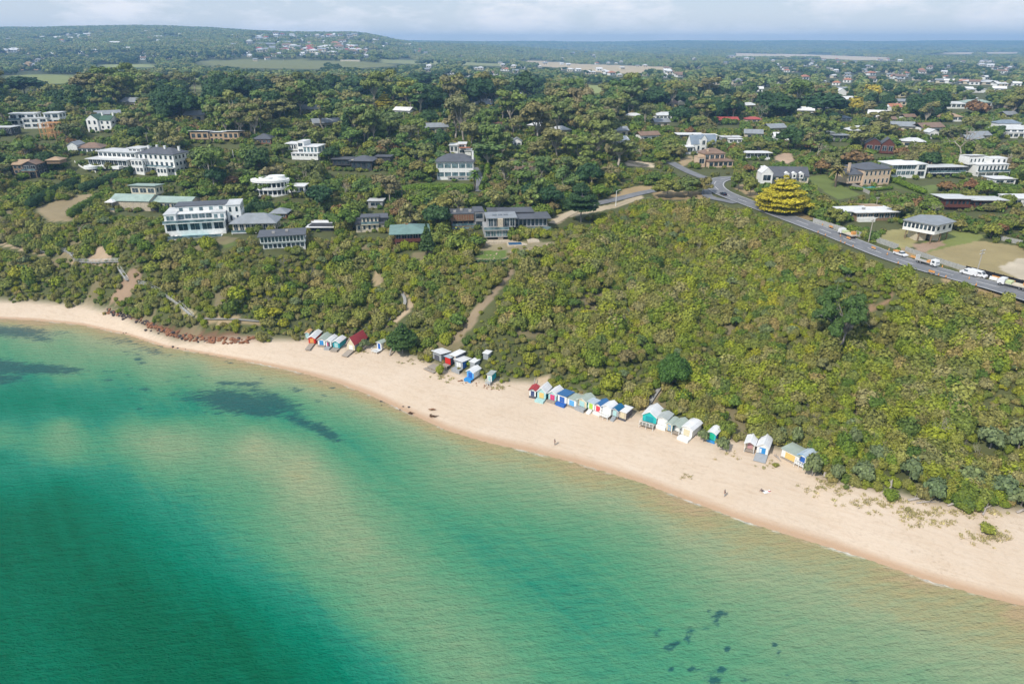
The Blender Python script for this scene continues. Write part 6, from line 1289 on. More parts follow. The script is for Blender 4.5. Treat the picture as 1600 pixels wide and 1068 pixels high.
for _ in range(120):
    u = R.gauss(510, 70); u = min(max(u, 405), 655); lo = 52+max(0, (u-560)/10)*1.2; v = R.uniform(lo, 86-max(0, (480-u)*.06)); fh(u, v, R.choice((0, 1, 1, 4, 1, 2, 3, 4, 5)), 'on the rounded hill', R.uniform(1, 1.5), R.uniform(.9, 1.7))
for _ in range(45): fh(R.uniform(5, 400), R.uniform(52, 92), R.choice((0, 0, 1, 4, 2)), 'on the long wooded ridge at left', R.uniform(1, 1.5), R.uniform(.9, 1.6))
for _ in range(64): fh(R.uniform(1190, 1600), R.uniform(92, 124), R.choice((0, 4, 1, 4, 2, 3)), 'in the far suburb at right', R.uniform(.65, 1.05), R.uniform(.8, 1.5))
for _ in range(16): fh(R.uniform(800, 1180), R.uniform(78, 96), R.choice((0, 1, 4)), 'on the far plain beyond the tan fields', R.uniform(1, 1.5), R.uniform(1, 2))
for i in range(9): fh(1478+i*14.5, 130+i*.55, (4, 0, 3, 1, 4, 1, 0, 5, 4)[i], 'in the line of large sheds at far right', .8, 2.6)
for _ in range(14): fh(R.uniform(670, 1000), R.uniform(96, 118), R.choice((0, 1, 4)), 'between woods in the middle distance', R.uniform(.7, 1), 1.1)

fx_ = [(R.gauss(500, 80), 0) for _ in range(90)]+[(R.uniform(10, 420), 1) for _ in range(35)]+[(R.uniform(1020, 1600), 2) for _ in range(80)]+[(R.uniform(660, 1100), 3) for _ in range(50)]
fp = [(min(max(u, 390), 665), R.uniform(54+max(0, (u-560)/10)*1.2, 90)) if k == 0 else (u, R.uniform(54, 98)) if k == 1 else (u, R.uniform(88, 136)) if k == 2 else (u, R.uniform(84, 120)) for u, k in fx_]
hx_, hy_, hz_ = hits([p[0] for p in fp], [p[1] for p in fp]); k_ = (hy_ > 800) & (hy_ < 9000); hx_, hy_, hz_ = hx_[k_], hy_[k_], hz_[k_]; s3 = np.array([R.uniform(.6, 1.1) for _ in hx_])
for a_, b2_, c_, s_ in zip(hx_, hy_, hz_, s3):
    u_, v_, d_ = proj(a_, b2_, c_); protect_box(u_-6*FPX/d_, v_-6*FPX/d_, u_+6*FPX/d_, v_-1, d_)
scatter('distant_houses', 'hundreds of tiny pale roofs scattered through the far hill and suburb', 'houses', tcoll('roofs', FH), np.stack([hx_, hy_, hz_], 1), np.array([R.uniform(-.7, .7) for _ in hx_]), s3, [R.choice((0, 1, 1, 4, 2, 3, 4)) for _ in hx_])
for k_ in range(46):
    for _ in range(30):
        u = R.uniform(960, 1600) if k_ < 34 else R.uniform(100, 900); v = R.uniform(142, 232) if k_ < 34 else R.uniform(150, 215); x, y, z = hit(u, v)
        if min(math.hypot(a-x, (b2-y)*.7) for a, b2, _ in LANDMARKS) > 17 and off_things(np.array([x]), np.array([y]), 6)[0] and covered(np.array([x]), np.array([y]))[0] < .1: break
    else: continue
    kk = R.choice((0, 0, 1, 1, 4, 4, 2)); near = min(LANDMARKS, key=lambda q: math.hypot(q[0]-x, q[1]-y)); side = 'right of ' if x > near[0]+4 else 'left of ' if x < near[0]-4 else 'behind '
    lab = 'half hidden house with %s %s%s' % (FHN[kk], side, near[2]); s_ = R.uniform(.75, 1.05); o_ = link('house', FH[kk], None, (x, y, z), R.uniform(-.5, .5)); o_.scale = (s_*R.uniform(.8, 1.2), s_, s_*.85); tag(o_, lab, 'house', 'half hidden small houses: '+lab)
    d = proj(x, y, z)[2]; protect_box(u-5*FPX/d, v-7*FPX/d, u+5*FPX/d, v-3.2*FPX/d, d); LANDMARKS.append((x, y, near[2])); KEEP.append((x, y, 7, 9, 0, [(-7, 7, 0, 0, 0, 9)], 1.0, 0.))
# trees inland -------------------------------------------------------------------------
g = np.random.default_rng(77)
X, Y = jgrid(-900, 900, 120, 800, 6.6, g); Z = H(X, Y); T_ = np.interp(X, *cT)
b_ = X/Y; ok = (Y > T_+2) & onframe(X, Y, Z, 330) & (np.abs(b_) < 1.2)
X, Y, Z, b_ = X[ok], Y[ok], Z[ok], b_[ok]
forest = np.clip(1-np.abs(b_+.12)/.42, 0, 1)**.5*np.clip((Y-360)/70, 0, 1)
forest = np.maximum(forest, np.clip((Y-480)/80, 0, 1)*.75); n1_ = vnoise(X+900, Y, 45, 3); n2_ = vnoise(X+900, Y+300, 26, 8); r_ = g.random(len(X))
pu_, pv_, _ = proj(X, Y, Z); pick = []
for i in range(len(X)):
    f = forest[i]; a = r_[i]
    if f > .35: k = 'cypress' if n1_[i]+.3*a > .60 else 'gum' if a < .64 else 'lowgum' if a < .78 else 'pine' if a > .95 else 'bare' if a > .925 else 'bush'
    else: k = 'bush' if a < .50 else 'lowgum' if a < .76 else 'cypress' if a < .82 and n1_[i] > .3 else 'gum' if a < .83 else 'autumn' if a > .965 else 'bare' if a > .945 else 'umbrella' if a > .86 else 'bush'
    if 745 < pu_[i] < 1010 and 195 < pv_[i] < 300: k = 'bare' if a < .22 else 'gum' if a < .60 else 'lowgum' if a < .85 else 'bush'
    pick.append(k)
pick = np.array(pick); hh = np.array([NOM[k][0] for k in pick]); rr_ = np.array([NOM[k][1] for k in pick]); sc_ = g.uniform(.75, 1.3, len(X))*np.where(forest > .35, 1.1+.4*forest*(Y < 650), .98)
ok = off_things(X, Y, 2.0) & sees(X, Y, Z, hh*sc_, rr_*sc_) & (g.random(len(X)) > covered(X, Y)*.999)
for tx, ty, tr in TREES: ok &= np.hypot(X-tx, Y-ty) > tr*.8+1.2
ok &= ~((forest < .35) & (g.random(len(X)) < .12))
X, Y, Z, pick, hh, rr_, sc_, forest = [q[ok] for q in (X, Y, Z, pick, hh, rr_, sc_, forest)]
u_, v_, d_ = proj(X, Y, Z); _, vt, _ = proj(X, Y, Z+hh*sc_)
size = np.where((u_ > 0) & (u_ < 1600) & (vt > 60), (v_-vt)*rr_*sc_*2*FPX/d_*np.where(forest > .35, .8, 1.0), 0); order = np.argsort(-size)
KN = {'gum': ('gum_tree', 'tall open gum tree'), 'lowgum': ('gum_tree', 'low spreading olive gum'), 'bush': ('bushy_tree', 'rounded bushy green tree'), 'cypress': ('cypress_tree', 'dense dark cypress'), 'pine': ('pine_tree', 'narrow dark pine'), 'autumn': ('autumn_tree', 'rust tinted small tree'), 'bare': ('bare_tree', 'leafless grey tree'), 'umbrella': ('umbrella_tree', 'flat topped umbrella tree')}
LM = [(a, b, c) for a, b, c in LANDMARKS if b > 215]
def near_words(x, y):
    i = min(range(len(LM)), key=lambda k: math.hypot(LM[k][0]-x, (LM[k][1]-y)*.7)); a, b, c = LM[i]; dx = x-a; dy = y-b
    w = ('just ' if math.hypot(dx, dy) < 14 else 'well ' if math.hypot(dx, dy) > 45 else '')+('right of ' if dx > abs(dy)*.8 else 'left of ' if -dx > abs(dy)*.8 else 'behind ' if dy > 0 else 'in front of ')+c
    return w
single = order[:300]; used = {}
for i in single:
    nm, wd = KN[pick[i]]; lb = '%s %s' % (wd, near_words(X[i], Y[i])); s_ = float(sc_[i]); place(pick[i], int(g.integers(9)), nm, (X[i], Y[i], Z[i]), (s_, s_, s_*float(g.uniform(.85, 1.15))), float(g.uniform(0, 6.28)), lb, 'tree', 'inland trees: '+lb)
rest = np.ones(len(X), bool); rest[single] = False
KEYS = ['gum', 'lowgum', 'bush', 'cypress', 'pine', 'autumn', 'bare', 'umbrella']; mm = []; start = {}
for k in KEYS:
    start[k] = len(mm)
    for i in range(min(3, len(TPL[k]))): mm.append(merged(k, i, 'tree'))
tc1 = tcoll('inland', mm); cnt = {k: min(3, len(TPL[k])) for k in KEYS}
idx = np.array([start[k]+int(g.integers(cnt[k])) for k in pick[rest]])
scatter('woodland', 'woodland of gums, cypresses and bushy trees filling the suburb between and behind the houses', 'trees', tc1, np.stack([X[rest], Y[rest], Z[rest]-.2], 1), g.uniform(0, 6.28, rest.sum()), sc_[rest], idx)
# beyond: the far woods -----------------------------------------------------------------
fm = []
FARL = foliage('far_leaves', [(.12,.18,.07),(.19,.22,.09),(.09,.15,.07),(.22,.22,.11),(.14,.20,.08)], .4)
for s_ in range(6):
    gg = np.random.default_rng(300+s_); bl = [((gg.normal()*1.6, gg.normal()*1.6, 4.5+gg.uniform(0, 3.5)), (2.6, 2.6, 2.2)) for _ in range(6)]; fm.append(crown_mesh('far_tree', bl, .8, .85, (FARL, DARKL, FARL)[s_ % 3], gg, k=.8))
tc2 = tcoll('farwood', fm); X, Y = jgrid(-1900, 1500, 690, 2250, 10.5, g); Z = H(X, Y); ok = onframe(X, Y, Z, 200) & (vnoise(X+5000, Y, 90, 5) > .16); X, Y, Z = X[ok], Y[ok], Z[ok]; sc_ = g.uniform(.75, 1.5, len(X))
ok = (covered(X, Y) < .5) & sees(X, Y, Z, 10*sc_, 4.5*sc_, 25) & off_things(X, Y, 2); X, Y, Z, sc_ = X[ok], Y[ok], Z[ok], sc_[ok]
scatter('far_woods', 'mixed far woods from the forest edge to the foot of the hills', 'trees', tc2, np.stack([X, Y, Z-.5], 1), g.uniform(0, 6.28, len(X)), sc_, np.where(vnoise(X+5000, Y, 120, 6) > .55, g.choice([1, 4, 0], len(X)), g.integers(0, 6, len(X))))
gm = []
for s_ in range(6):
    gg = np.random.default_rng(320+s_); bl = [((gg.uniform(-15, 15), gg.uniform(-15, 15), gg.uniform(2.5, 7)), (5+gg.uniform(0, 3), 5+gg.uniform(0, 3), 4+gg.uniform(0, 2.5))) for _ in range(16)]; gm.append(crown_mesh('grove', bl, .12, 1.9, FARL, gg, k=.85))
tc3 = tcoll('groves', gm); N = 30000; y_ = np.exp(g.uniform(math.log(2200), math.log(9900), N)); x_ = y_*g.uniform(-.88, .88, N); x_ = np.clip(x_, -9000, 9000); Z = H(x_, y_); ok = (vnoise(x_+20000, y_, 350, 9) > .12) & onframe(x_, y_, Z, 20) & (Z > 0)
x_, y_, Z = x_[ok], y_[ok], Z[ok]; k_ = np.clip(y_/3400, .7, 2.4)*g.uniform(.75, 1.15, len(x_)); ok = (covered(x_, y_) < .5) & sees(x_, y_, Z, 12+0*x_, 16*k_, 120); x_, y_, Z, k_ = x_[ok], y_[ok], Z[ok], k_[ok]
scatter('hill_woods', 'blue hazy woods covering the distant hills and the horizon ridge', 'trees', tc3, np.stack([x_, y_, Z-1], 1), g.uniform(0, 6.28, len(x_)), np.stack([k_, k_, .8+.25*k_], 1), g.integers(0, 6, len(x_)))
print('far', len(X), len(x_), 'mid', int(rest.sum()))

# coastal scrub -------------------------------------------------------------------------
X, Y = jgrid(-350, 260, 60, 345, 1.42, g); Z = H(X, Y); F_ = np.interp(X, *cF); T_ = np.interp(X, *cT); edge = 1.2*np.sin(X/3.1)+.8*np.sin(X/1.3+2)
ok = (Y > F_+edge) & (Y < T_+26) & onframe(X, Y, Z, 200); X, Y, Z, F_, T_ = [q[ok] for q in (X, Y, Z, F_, T_)]
nz = vnoise(X+500, Y, 11, 21)*.6+vnoise(X+500, Y, 4.5, 22)*.4; sc_ = (.5+1.6*nz**2)*g.uniform(.6, 1.5, len(X)); up = np.clip((Y-F_)/18, .7, 1); sc_ *= up*np.where(X < 0, .86, 1)
thin = np.clip((X+20)/60, 0, 1); ok = g.random(len(X)) > .06+.06*(1-thin)+.12*(nz < .3)+.7*(vn(X+700, Y, 9, 51) < np.where(X < 10, .22, .11))
ok &= off_things(X, Y, .8) & sees(X, Y, Z, 2.7*sc_, 1.3*sc_, 1.5, low=.4) & (g.random(len(X)) > covered(X, Y)*.97)
for tx, ty, tr in TREES: ok &= np.hypot(X-tx, Y-ty) > tr*.5
X, Y, Z, sc_ = X[ok], Y[ok], Z[ok], sc_[ok]; u_, v_, d_ = proj(X, Y, Z); size = np.where((u_ > 10) & (u_ < 1590), sc_*FPX/d_, 0); order = np.argsort(-size)
def zone(u, v):
    fd = 'lower' if v > 620 else 'middle' if v > 480 else 'upper'
    return '%s scrub slope %s' % (fd, 'at far left' if u < 330 else 'below the left hand villas' if u < 600 else 'below the glass and stone mansion' if u < 850 else 'above the long hut row' if u < 1050 else 'below the road bend' if u < 1300 else 'below the road works')
for i in order[:300]:
    o_ = link('shrub', SHM[int(g.integers(9))], None, (X[i], Y[i], Z[i]-.15), float(g.uniform(0, 6.28))); o_.scale = (sc_[i]*1.1, sc_[i]*1.1, sc_[i]*float(g.uniform(.9, 1.25)))
    zn = zone(u_[i], v_[i]); tag(o_, 'largest rounded bushes standing out of the %s' % zn, 'shrub', 'larger bushes of the '+zn)
rest = order[300:]; tc4 = tcoll('scrub', SHM)
scatter('coastal_scrub', 'dense low coastal scrub covering the whole bluff in olive, yellow green and grey', 'scrub', tc4, np.stack([X[rest], Y[rest], Z[rest]-.15], 1), g.uniform(0, 6.28, len(rest)), np.stack([sc_[rest]*1.1, sc_[rest]*1.1, sc_[rest]*g.uniform(.75, 1.35, len(rest))], 1), g.integers(0, 9, len(rest)))
print('scrub', len(rest))
X, Y = jgrid(-330, 200, 85, 340, 4.6, g); Z = H(X, Y); F_ = np.interp(X, *cF); T_ = np.interp(X, *cT)
ok = (Y > F_+5) & (Y < T_+22) & onframe(X, Y, Z) & (vnoise(X+300, Y, 14, 41) > .42); X, Y, Z = X[ok], Y[ok], Z[ok]; s2_ = g.uniform(1.3, 2.3, len(X))
ok = off_things(X, Y, 2) & sees(X, Y, Z, 2.3*s2_, 1.6*s2_, 1.5, .35) & (covered(X, Y) < .2)
for tx, ty, tr in TREES: ok &= np.hypot(X-tx, Y-ty) > tr*.8+1
X, Y, Z, s2_ = X[ok], Y[ok], Z[ok], s2_[ok]
scatter('taller_scrub', 'taller merged thickets of wattle and tea tree within the bluff scrub', 'scrub', tcoll('thicket', SHM), np.stack([X, Y, Z-.3], 1), g.uniform(0, 6.28, len(X)), np.stack([s2_, s2_, s2_*g.uniform(.65, 1.05, len(X))], 1), g.integers(0, 9, len(X)))
# taller bushes and dead grey stems within the scrub
X, Y = jgrid(-330, 200, 95, 330, 7.6, g); Z = H(X, Y); F_ = np.interp(X, *cF); T_ = np.interp(X, *cT); ok = (Y > F_+9) & (Y < T_+14) & onframe(X, Y, Z) & off_things(X, Y, 2) & (covered(X, Y) < .3); X, Y, Z = X[ok], Y[ok], Z[ok]
ks = g.choice(['bush', 'deadshrub', 'banksia', 'lowgum'], len(X), p=[.30, .36, .26, .08]); hh = np.array([NOM[k][0] for k in ks]); rr_ = np.array([NOM[k][1] for k in ks]); sc_ = g.uniform(.45, .8, len(X))*np.where(ks == 'banksia', 1.2, 1)*np.where(ks == 'lowgum', .6, 1)
ok = sees(X, Y, Z, hh*sc_, rr_*sc_, 1.5, .35)
for tx, ty, tr in TREES: ok &= np.hypot(X-tx, Y-ty) > tr+1
X, Y, Z, ks, sc_ = [q[ok] for q in (X, Y, Z, ks, sc_)]; u_, v_, d_ = proj(X, Y, Z)
KS = {'bush': ('bushy_tree', 'tall rounded bush rising from the ', 'tree'), 'deadshrub': ('dead_shrub', 'grey leafless dead shrub in the ', 'dead shrub'), 'banksia': ('banksia_shrub', 'grey green banksia rising from the ', 'shrub'), 'lowgum': ('gum_tree', 'small gum rising from the ', 'tree')}
quota = {}
for i in range(len(X)):
    k = ks[i]; quota[k] = quota.get(k, 0)+1
    nm, wd, ct = KS[k]; zn = wd+zone(u_[i], v_[i])
    place(k, int(g.integers(9)), nm, (X[i], Y[i], Z[i]), float(sc_[i]), float(g.uniform(0, 6.28)), zn, ct, zn)
print(quota)
# understorey between the houses
SHB = [shrub_mesh(240+i, 1.5, 1.6+.3*(i % 3), BUSHL, 4+i % 3, 7, .25) for i in range(6)]
X, Y = jgrid(-420, 420, 165, 640, 2.7, g); Z = H(X, Y); T_ = np.interp(X, *cT); ok = (Y > T_+18) & onframe(X, Y, Z, 200) & (g.random(len(X)) < np.clip(1.15-(Y-300)/600, .3, .92)); X, Y, Z = X[ok], Y[ok], Z[ok]
sc_ = (.55+1.1*vnoise(X+900, Y, 9, 31)**1.3)*g.uniform(.7, 1.4, len(X))*(1+np.clip((Y-380)/300, 0, .7)); ok = (covered(X, Y) < .3) & off_things(X, Y, 1.3) & sees(X, Y, Z, 1.7*sc_, 1.4*sc_, 3, .5); X, Y, Z, sc_ = X[ok], Y[ok], Z[ok], sc_[ok]
scatter('garden_shrubbery', 'mixed shrubs and undergrowth filling the gardens between the inland houses', 'shrubs', tcoll('shrubbery', SHB), np.stack([X, Y, Z-.2], 1), g.uniform(0, 6.28, len(X)), np.stack([sc_, sc_, sc_*g.uniform(.8, 1.3, len(X))], 1), g.integers(0, 6, len(X)))
# sparse dune grass tufts
tm = []
for s_ in range(4):
    gg = np.random.default_rng(400+s_); V = []; n_ = 26
    for i in range(n_):
        p = gg.normal(size=2)*.35; a = gg.uniform(0, 6.28); h_ = gg.uniform(.2, .5); d2 = np.array([math.cos(a), math.sin(a)])*.1; t2 = gg.normal(size=2)*.2
        V += [(p[0]-d2[0], p[1]-d2[1], 0), (p[0]+d2[0], p[1]+d2[1], 0), (p[0]+t2[0]+d2[0]*.4, p[1]+t2[1]+d2[1]*.4, h_), (p[0]+t2[0]-d2[0]*.4, p[1]+t2[1]-d2[1]*.4, h_)]
    tm.append(raw_mesh('tuft', V, np.arange(len(V)).reshape(-1, 4), [foliage('dune_grass', [(.28,.26,.13),(.34,.29,.18),(.20,.22,.09)]) if s_ == 0 else MATS['dune_grass']], lv=gg.random(n_)))
P2 = []
for (u, v, su, sv, n_) in [(1310,765,50,9,60),(1370,785,50,9,90),(1430,800,50,10,90),(1290,752,22,6,30),(1165,712,28,6,26),(1210,725,22,7,40),(1460,815,30,12,40),(1540,838,34,8,70),(1515,800,50,8,50),(700,590,22,6,30),(780,606,22,4,25),(1075,745,20,4,6),(560,551,20,3,20),(640,565,22,3,20)]:
    for _ in range(int(n_*.6)): P2.append((u+R.gauss(0, su*.55), v+R.gauss(0, sv*.6)))
tx, ty, tz = hits([p[0] for p in P2], [p[1] for p in P2]); k = off_things(tx, ty, .3); tx, ty, tz = tx[k], ty[k], tz[k]
scatter('dune_grass', 'sparse dry dune grass and runners creeping over the upper beach sand', 'grass', tcoll('tufts', tm), np.stack([tx, ty, tz], 1), g.uniform(0, 6.28, len(tx)), g.uniform(.35, 1.0, len(tx)), g.integers(0, 4, len(tx)))
# ------------------------------------------------------------------ rocks, driftwood, people on the sand
ROCKM = plain('rust_rock', (.30,.135,.07), .9, .5, 1.5); ROCKD = plain('dark_rock', (.075,.06,.06), .8, .4, 2); ROCKP = plain('pale_rock', (.45,.34,.24), .9, .3, 2); LOGM = P_('bleached_wood', (.42,.37,.33), var=.35, scale=3); KELP = P_('dark_kelp', (.10,.05,.025), var=.4, scale=3)
def rock_mesh(seed, mat):
    import bmesh
    bm = bmesh.new(); bmesh.ops.create_icosphere(bm, subdivisions=2, radius=1.0); g2 = random.Random(seed); ax_ = [Vector((g2.gauss(0, 1), g2.gauss(0, 1), g2.gauss(0, 1))).normalized() for _ in range(9)]; cut = [g2.uniform(.55, .85) for _ in ax_]
    for v in bm.verts:
        for a, c in zip(ax_, cut):
            dd = v.co.dot(a)
            if dd > c: v.co -= a*(dd-c)
        v.co *= 1+g2.uniform(-.05, .05); v.co.z *= .7
    me_ = bpy.data.meshes.new('rock'); bm.to_mesh(me_); bm.free(); me_.materials.append(mat); return me_
RM = [rock_mesh(i, ROCKM) for i in range(5)]; RD = [rock_mesh(10+i, ROCKD) for i in range(3)]; RP = [rock_mesh(20+i, ROCKP) for i in range(3)]
def rock(u, v, wpx, ms, label, group, zf=1.0):
    x, y, z = hit(u, v); s = proj(x, y, z)[2]/FPX; o_ = link('rock', R.choice(ms), None, (x, y, z+.1*wpx*s)); k = wpx*s/2; o_.scale = (k*R.uniform(.8, 1.3), k*R.uniform(.7, 1.1), k*R.uniform(.7, 1.1)*zf); o_.rotation_euler = (R.uniform(-.3, .3), R.uniform(-.3, .3), R.uniform(0, 6)); tag(o_, label, 'rock', group)
base = [(168,487),(185,492),(205,497),(222,503),(240,512),(258,519),(275,526),(300,531),(330,534),(360,535),(395,533)]
for i in range(250):
    f = R.random()**.9*(len(base)-1); a = int(f); q = f-a; u = base[a][0]*(1-q)+base[min(a+1, len(base)-1)][0]*q; v = base[a][1]*(1-q)+base[min(a+1, len(base)-1)][1]*q
    far_l = u < 235; rock(u+R.gauss(0, 3), v-R.uniform(-2.5, 7)*(1 if u > 270 else .7), R.uniform(3, 8) if not far_l else R.uniform(3, 7), RM if R.random() < (.85 if not far_l else .4) else RD, 'rust brown boulders piled along the toe of the bluff' if not far_l else 'scattered boulders at the left end of the rock toe', 'rust brown boulders at the bluff toe' if not far_l else 'boulders at the left end of the rock toe')
for (u, v, w) in [(270,542,5),(278,544,4),(290,546,3),(197,520,3),(193,521,3),(178,493,7),(186,494,6),(193,499,6),(228,516,7),(236,517,5),(248,521,5)]: rock(u, v, w, RD, 'dark rocks lying on open sand before the rock toe', 'dark rocks on the sand')
for (u, v, w) in [(575,620,3),(583,626,3),(595,627,4),(597,634,4),(603,637,3),(630,635,4),(639,636,5),(625,640,3)]: rock(u, v, w, RD, 'small dark rocks at the waterline left of the driftwood', 'small dark rocks at the waterline')
for _ in range(34):
    u = R.uniform(715, 780); rock(u, 594+(u-715)*.14+R.uniform(-2, 7), R.uniform(2, 4.5), RP if R.random() < .7 else RM, 'tan rubble rocks in front of the blue deck hut', 'tan rubble rocks by the blue deck hut')
for _ in range(40):
    u = R.uniform(730, 865); rock(u, 405-(u-730)*.12+R.uniform(-12, 6), R.uniform(2, 5), RP, 'pale boulders of the rock garden under the glass and stone mansion', 'rock garden boulders')
for (u, v, w, lab) in [(642,646,11,'brown tangle of driftwood half in the wet sand'),(676,640,15,'long brown driftwood pile higher on the sand'),(678,651,17,'dark heap of seaweed nearest the water by the driftwood')]:
    x, y, z = hit(u, v); s = proj(x, y, z)[2]/FPX; mb = MB(); L = w*s
    for i in range(16): a = R.uniform(-.5, .5); p = (R.uniform(-.5, .1)*L, R.gauss(0, .25), R.uniform(.05, .35)); mb.bar(p, (p[0]+L*R.uniform(.2, .5)*math.cos(a), p[1]+L*.3*math.sin(a), p[2]+R.uniform(-.05, .25)), R.uniform(.06, .16), .04, KELP if v != 640 else P_('brown_driftwood', (.26,.13,.06), var=.4), 5)
    o_ = mb.build('driftwood' if v != 651 else 'seaweed_heap', None, (x, y, z), -.3); tag(o_, lab, 'driftwood' if v != 651 else 'seaweed')
def log(u, v, u2, v2, r, label, up=0., n=1):
    x, y, z = hit(u, v); x2, y2, z2 = hit(u2, v2); mb = MB(); z2 += up; a = Vector((0, 0, .1)); b2 = Vector((x2-x, y2-y, z2-z+.2)); m_ = a.lerp(b2, .5)+Vector((0, 0, .25)); mb.bar(a, m_, r, r*.8, LOGM, 7); mb.bar(m_, b2, r*.8, r*.35, LOGM, 7)
    for k in range(n): q = a.lerp(b2, .3+.5*k/max(1, n)); mb.bar(q, q+Vector((R.uniform(-.6, .9), R.uniform(-.7, .9), R.uniform(.5, 1.2))), r*.45, r*.15, LOGM, 5)
    tag(mb.build('log', None, (x, y, z)), label, 'log'); protect_box(min(u, u2)-1, min(v, v2)-up*4-2, max(u, u2)+1, max(v, v2)+1, proj(x, y, z)[2]-2)
for a in [(1288,745,1290,733,.32,'thick silver leaning log in front of the dune banksia',2.2,1),(1296,752,1310,749,.22,'low bleached log under the dune banksia',0,1),(1210,711,1219,722,.22,'bleached log between the big blue door hut and the sage roofed hut',.3,1),(1418,782,1455,778,.3,'long bleached fallen log below the large dark banksia',.1,3),(1432,786,1462,785,.2,'second fallen bleached log nearer the sand',.0,2),(1480,790,1500,789,.24,'white forked branch lying on the dune',.6,2),(1523,795,1528,778,.3,'pale twisted trunk rising right of the forked branch',2.0,3),(1535,805,1542,792,.22,'pale stump trunk above the lone olive shrub',1.0,2),(1588,801,1605,798,.28,'arched white log at the right edge of the dune',.3,0),(1390,765,1392,757,.25,'upright grey stump on the dune shoulder',1.2,2),(1560,786,1556,775,.24,'slanting pale trunk in the right hand thicket',1.6,1),(1102,662,1112,654,.12,'white broken branch in scrub above the tall white hut',1.0,1),(609,556,614,548,.3,'bleached stump beside the lookout hut',1.6,1),(834,605,836,597,.18,'grey forked stump behind the crimson roofed hut',1.4,1)]: log(*a)

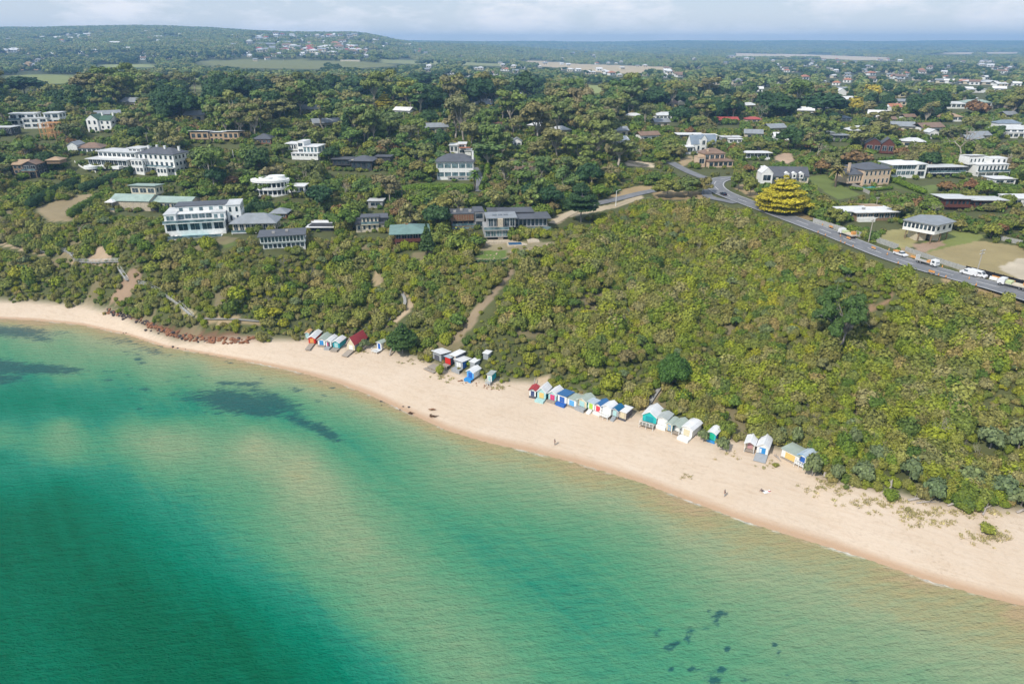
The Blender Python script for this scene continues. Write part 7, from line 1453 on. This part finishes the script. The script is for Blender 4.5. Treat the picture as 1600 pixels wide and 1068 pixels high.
SKIN = P_('skin', (.42,.24,.16)); 
def person(u, v, label, cloth, trouser, pose='stand', rz=0.):
    x, y, z = hit(u, v); lean = .05
    if pose == 'stand':
        J = {'pel': (0, 0, .95), 'ch': (lean, 0, 1.28), 'nk': (lean, 0, 1.47), 'hd': (lean+.02, 0, 1.62), 'tp': (lean+.01, 0, 1.72), 'ls': (lean, .17, 1.42), 'le': (lean+.04, .24, 1.15), 'lw': (.16, .22, .92), 'lh': (.19, .22, .84), 'rs': (lean, -.17, 1.42), 're': (lean-.06, -.24, 1.15), 'rw': (-.02, -.25, .9), 'rh': (0, -.25, .82), 'lk': (.14, .10, .52), 'la': (.10, .10, .1), 'lt': (.24, .10, .04), 'rk': (-.02, -.10, .50), 'ra': (-.22, -.10, .12), 'rt': (-.10, -.10, .05)}
    else:
        J = {'pel': (0, 0, .14), 'ch': (-.12, 0, .45), 'nk': (-.14, 0, .62), 'hd': (-.12, 0, .76), 'tp': (-.12, 0, .87), 'ls': (-.14, .17, .57), 'le': (-.3, .25, .33), 'lw': (-.38, .24, .08), 'lh': (-.34, .24, .03), 'rs': (-.14, -.17, .57), 're': (.0, -.22, .36), 'rw': (.2, -.16, .38), 'rh': (.27, -.14, .40), 'lk': (.38, .11, .42), 'la': (.62, .12, .08), 'lt': (.76, .12, .05), 'rk': (.42, -.10, .14), 'ra': (.84, -.1, .08), 'rt': (.9, -.1, .18)}
    E = [('pel', 'ch'), ('ch', 'nk'), ('nk', 'hd'), ('hd', 'tp'), ('ch', 'ls'), ('ls', 'le'), ('le', 'lw'), ('lw', 'lh'), ('ch', 'rs'), ('rs', 're'), ('re', 'rw'), ('rw', 'rh'), ('pel', 'lk'), ('lk', 'la'), ('la', 'lt'), ('pel', 'rk'), ('rk', 'ra'), ('ra', 'rt')]
    RAD = {'pel': .15, 'ch': .16, 'nk': .06, 'hd': .10, 'tp': .075, 'ls': .07, 'le': .045, 'lw': .032, 'lh': .035, 'rs': .07, 're': .045, 'rw': .032, 'rh': .035, 'lk': .07, 'la': .045, 'lt': .04, 'rk': .07, 'ra': .045, 'rt': .04}
    def skin(nm, keys, mat, grow, par):
        ks = list(keys); me_ = bpy.data.meshes.new(nm); me_.from_pydata([J[k] for k in ks], [(ks.index(a), ks.index(b2)) for a, b2 in E if a in ks and b2 in ks], []); o_ = link(nm, me_, par); me_.materials.append(mat)
        md = o_.modifiers.new('skin', 'SKIN'); me_.skin_vertices.new() if not me_.skin_vertices else None
        for i, k in enumerate(ks): r = RAD[k]+grow; me_.skin_vertices[0].data[i].radius = (r, r*.85); me_.skin_vertices[0].data[i].use_root = (i == 0)
        sm_ = o_.modifiers.new('sub', 'SUBSURF'); sm_.levels = 1; sm_.render_levels = 2; return o_
    par = empty('person', (x, y, z), rz, label, 'person')
    skin('body', list(RAD), SKIN, 0, par); skin('shirt', ['ch', 'pel', 'ls', 'le', 'rs', 're'], cloth, .018, par); skin('trousers', ['pel', 'lk', 'la', 'rk', 'ra'], trouser, .016, par)
    mb = MB(); hx, hy, hz = J['tp']; mb.prism([(hx+.115*math.cos(t_), .1*math.sin(t_)) for t_ in [i*.7854 for i in range(8)]], hz-.06, hz+.035, pdk); mb.build('hair', par)
    for sy in ('l', 'r'):
        hx, hy, hz = J[sy+'h']; mb = MB()
        for k in range(5): mb.bar((hx, hy+(k-2)*.018, hz), (hx+.03, hy+(k-2)*.024, hz-.07-.01*(2-abs(k-2))), .009, .006, SKIN, 5)
        mb.build('fingers', par)
    protect_box(u-4, v-12, u+4, v, proj(x, y, z)[2])
person(867, 695, 'person in dark clothes walking along the open sand below the long hut row', pdk, pdk, rz=-2.4)
person(1132, 775, 'person in dark clothes walking at the edge of the wet sand', pdk, pgry, rz=-2.7)
person(1190, 768, 'person in dark top sitting on the sand beside a white towel', pdk, pdk, 'sit', rz=.4)
x, y, z = hit(1197, 768); mb = MB()
for i in range(6): mb.box(-.8, .8, -.5+i*.18, -.5+i*.18+.175, .03+.02*math.sin(i), .07+.02*math.sin(i), pw)
tag(mb.build('beach_towel', None, (x, y, z), .3), 'white towel spread on the sand beside the sitting person', 'towel')
x, y, z = hit(1202, 767.5); mb = MB(); mb.box(-.2, .2, -.14, .14, .02, .3, pred); mb.exty([(-.2, .302), (.2, .302), (.12, .4), (-.12, .4)], -.14, .14, pw); tag(mb.build('cool_box', None, (x, y, z), .5), 'small red cool box at the end of the white towel', 'cool box')

# ------------------------------------------------------------------ air
hz = MB(); m, t, b = bsdf_mat('air'); t.nodes.remove(b); pv_ = nn(t, 'ShaderNodeVolumePrincipled'); pv_.inputs['Color'].default_value = (.34, .60, 1.0, 1); pv_.inputs['Density'].default_value = 1.6e-4; pv_.inputs['Anisotropy'].default_value = .1
t.links.new(pv_.outputs[0], t.nodes['Material Output'].inputs['Volume'])
hz.box(-9700, 9700, -2800, 10400, -8, 208, m); o_ = hz.build('haze'); tag(o_, kind='stuff')
